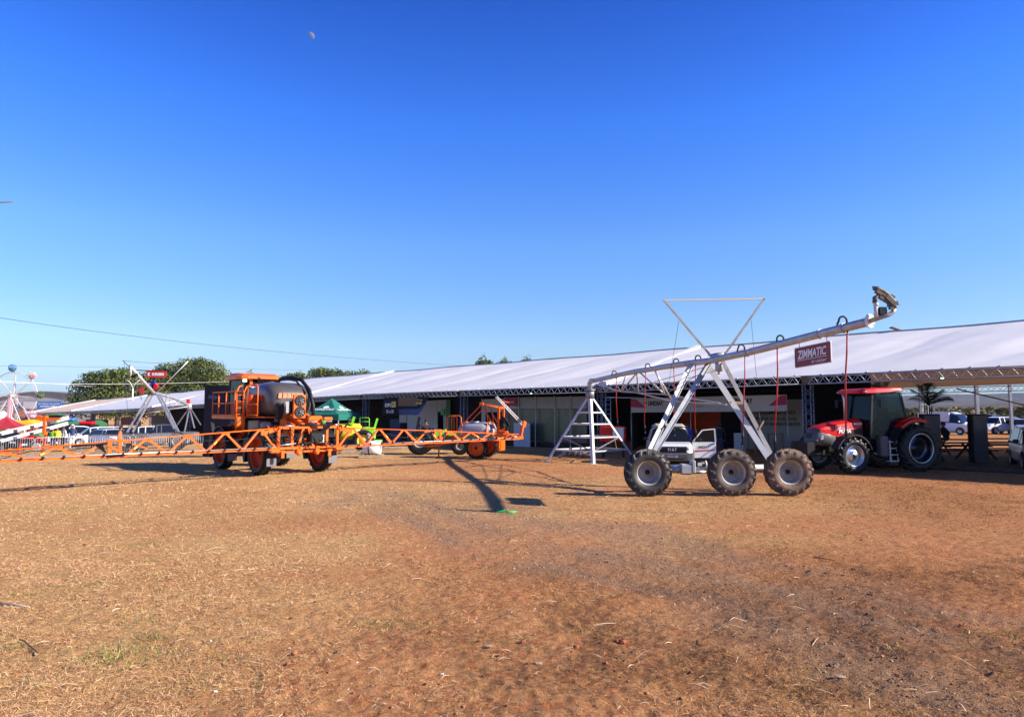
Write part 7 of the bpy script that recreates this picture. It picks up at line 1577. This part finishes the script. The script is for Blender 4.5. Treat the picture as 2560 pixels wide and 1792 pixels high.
for i in range(13):
    for j in range(n+1):
        th = PI*i/12*.5; ph = 2*PI*j/n; vs.append(lit*math.cos(th)+(ax*math.cos(ph)+az_*math.sin(ph))*math.sin(th))
for i in range(12):
    for j in range(n): a = i*(n+1)+j; fs.append((a, a+n+1, a+n+2, a+1))
mb = MB(); mb.add([v*mr for v in vs], fs, smooth=True)
mm_ = mat('moon_dust', (.16, .19, .26), .9, var=.35, scale=.05); n_, l_ = mm_.node_tree.nodes, mm_.node_tree.links
tr_ = n_.new('ShaderNodeBsdfTransparent'); mx_ = n_.new('ShaderNodeMixShader'); mx_.inputs[0].default_value = .62; l_.new(tr_.outputs[0], mx_.inputs[1]); l_.new(n_['Principled BSDF'].outputs[0], mx_.inputs[2]); l_.new(mx_.outputs[0], n_['Material Output'].inputs[0])
o = mb.build('moon', mm_); o.location = mo; tag(o, 'pale half moon high in the blue sky left of the centre', 'moon')
Mt('clod_red', (.42, .13, .05), .95, var=.4, scale=30, bump=.8, bscale=40); Mt('clod_pale', (.42, .30, .20), .95, var=.3, scale=20, bump=.5)
def clod(label, px, py, s, m, cat='clod', sq=.7):
    x, y = gp(px, py); z = gz(x, y)+float(relief(np.array([x]), np.array([y]))[0]); mb = MB(); mb.ball((0, 0, s*.35), (s, s*.8, s*sq), 10, jit=.45); o = mb.build('soil_clod' if cat == 'clod' else cat.replace(' ', '_'), M_[m]); o.location = (x, y, z); tag(o, label, cat)
clod('largest orange clod of earth, right of the picture centre', 1556, 1602, .045, 'clod_red'); clod('second orange clod touching the largest one on its left', 1543, 1601, .03, 'clod_red'); clod('round orange clod left of the largest one', 1440, 1614, .034, 'clod_red')
clod('small dark red clod left of the round orange one', 1307, 1600, .028, 'clod_red'); clod('flat pale stone below the largest clod', 1345, 1655, .045, 'clod_pale', 'stone', .25); clod('flat pale stone at the lower right of the field', 2100, 1688, .05, 'clod_pale', 'stone', .3); clod('flat pale stone left of the clods', 1222, 1614, .045, 'clod_pale', 'stone', .15)
clod('greyish lump above the flat pale stone at lower right', 2085, 1655, .05, 'rust', 'stone', .45); clod('small orange clod at the right of the middle ground', 2180, 1484, .03, 'clod_red')
for i, (px, py, s, lab) in enumerate([(538, 1728, .035, 'crumpled white paper scrap near the lower left'), (1190, 1537, .02, 'white paper scrap in the middle of the field'), (1106, 1683, .03, 'grey white wrapper scrap left of the flat pale stone'), (1278, 1530, .02, 'pinkish white scrap right of the middle white scrap'), (527, 1608, .02, 'small white scrap between the green grass tufts'), (893, 1652, .02, 'tiny white scrap left of the wrapper'), (665, 1518, .02, 'small silver scrap in the straw left of centre'), (316, 1265, .03, 'white scrap far left beyond the green patch'), (378, 1224, .04, 'pale bag scrap lying near the boom shadow'), (1186, 1545, .018, 'tiny white chip below the middle white scrap')]):
    clod(lab, px, py, s*.55, 'print_white', 'litter', .5)
def stick(label, pts, r, m='rust'):
    mb = MB(); q = []
    for (px, py, dz) in pts: x, y = gp(px, py); q.append(Vector((x, y, float(relief(np.array([x]), np.array([y]))[0])+dz)))
    mb.tube(q, [r*(1-.5*i/(len(q)-1)) for i in range(len(q))], 6); tag(mb.build('fallen_stick', M_[m]), label, 'stick')
stick('pale broken stick lying at the left edge of the field', [(-5, 1512, .03), (35, 1514, .03), (74, 1522, .02)], .016, 'cover_beige'); stick('dark forked twig lying at the lower left', [(98, 1640, .03), (82, 1625, .02), (60, 1612, .03), (48, 1606, .03)], .010, 'rust'); stick('thin reddish twig on the wheel track at the right', [(2035, 1393, .02), (2070, 1399, .02), (2100, 1403, .02)], .010, 'clod_red')
# tyre tread prints on the track
x0 = [(1980, 1420), (2022, 1427), (2064, 1431), (2108, 1438), (1965, 1412), (2010, 1413)]
for i, (px, py) in enumerate(x0): clod('dark clod kicked up along the wheel track, number %s from the left' % ('one', 'two', 'three', 'four', 'five', 'six')[[1, 3, 4, 5, 0, 2][i]], px, py, .024, 'leather', 'clod', .3)
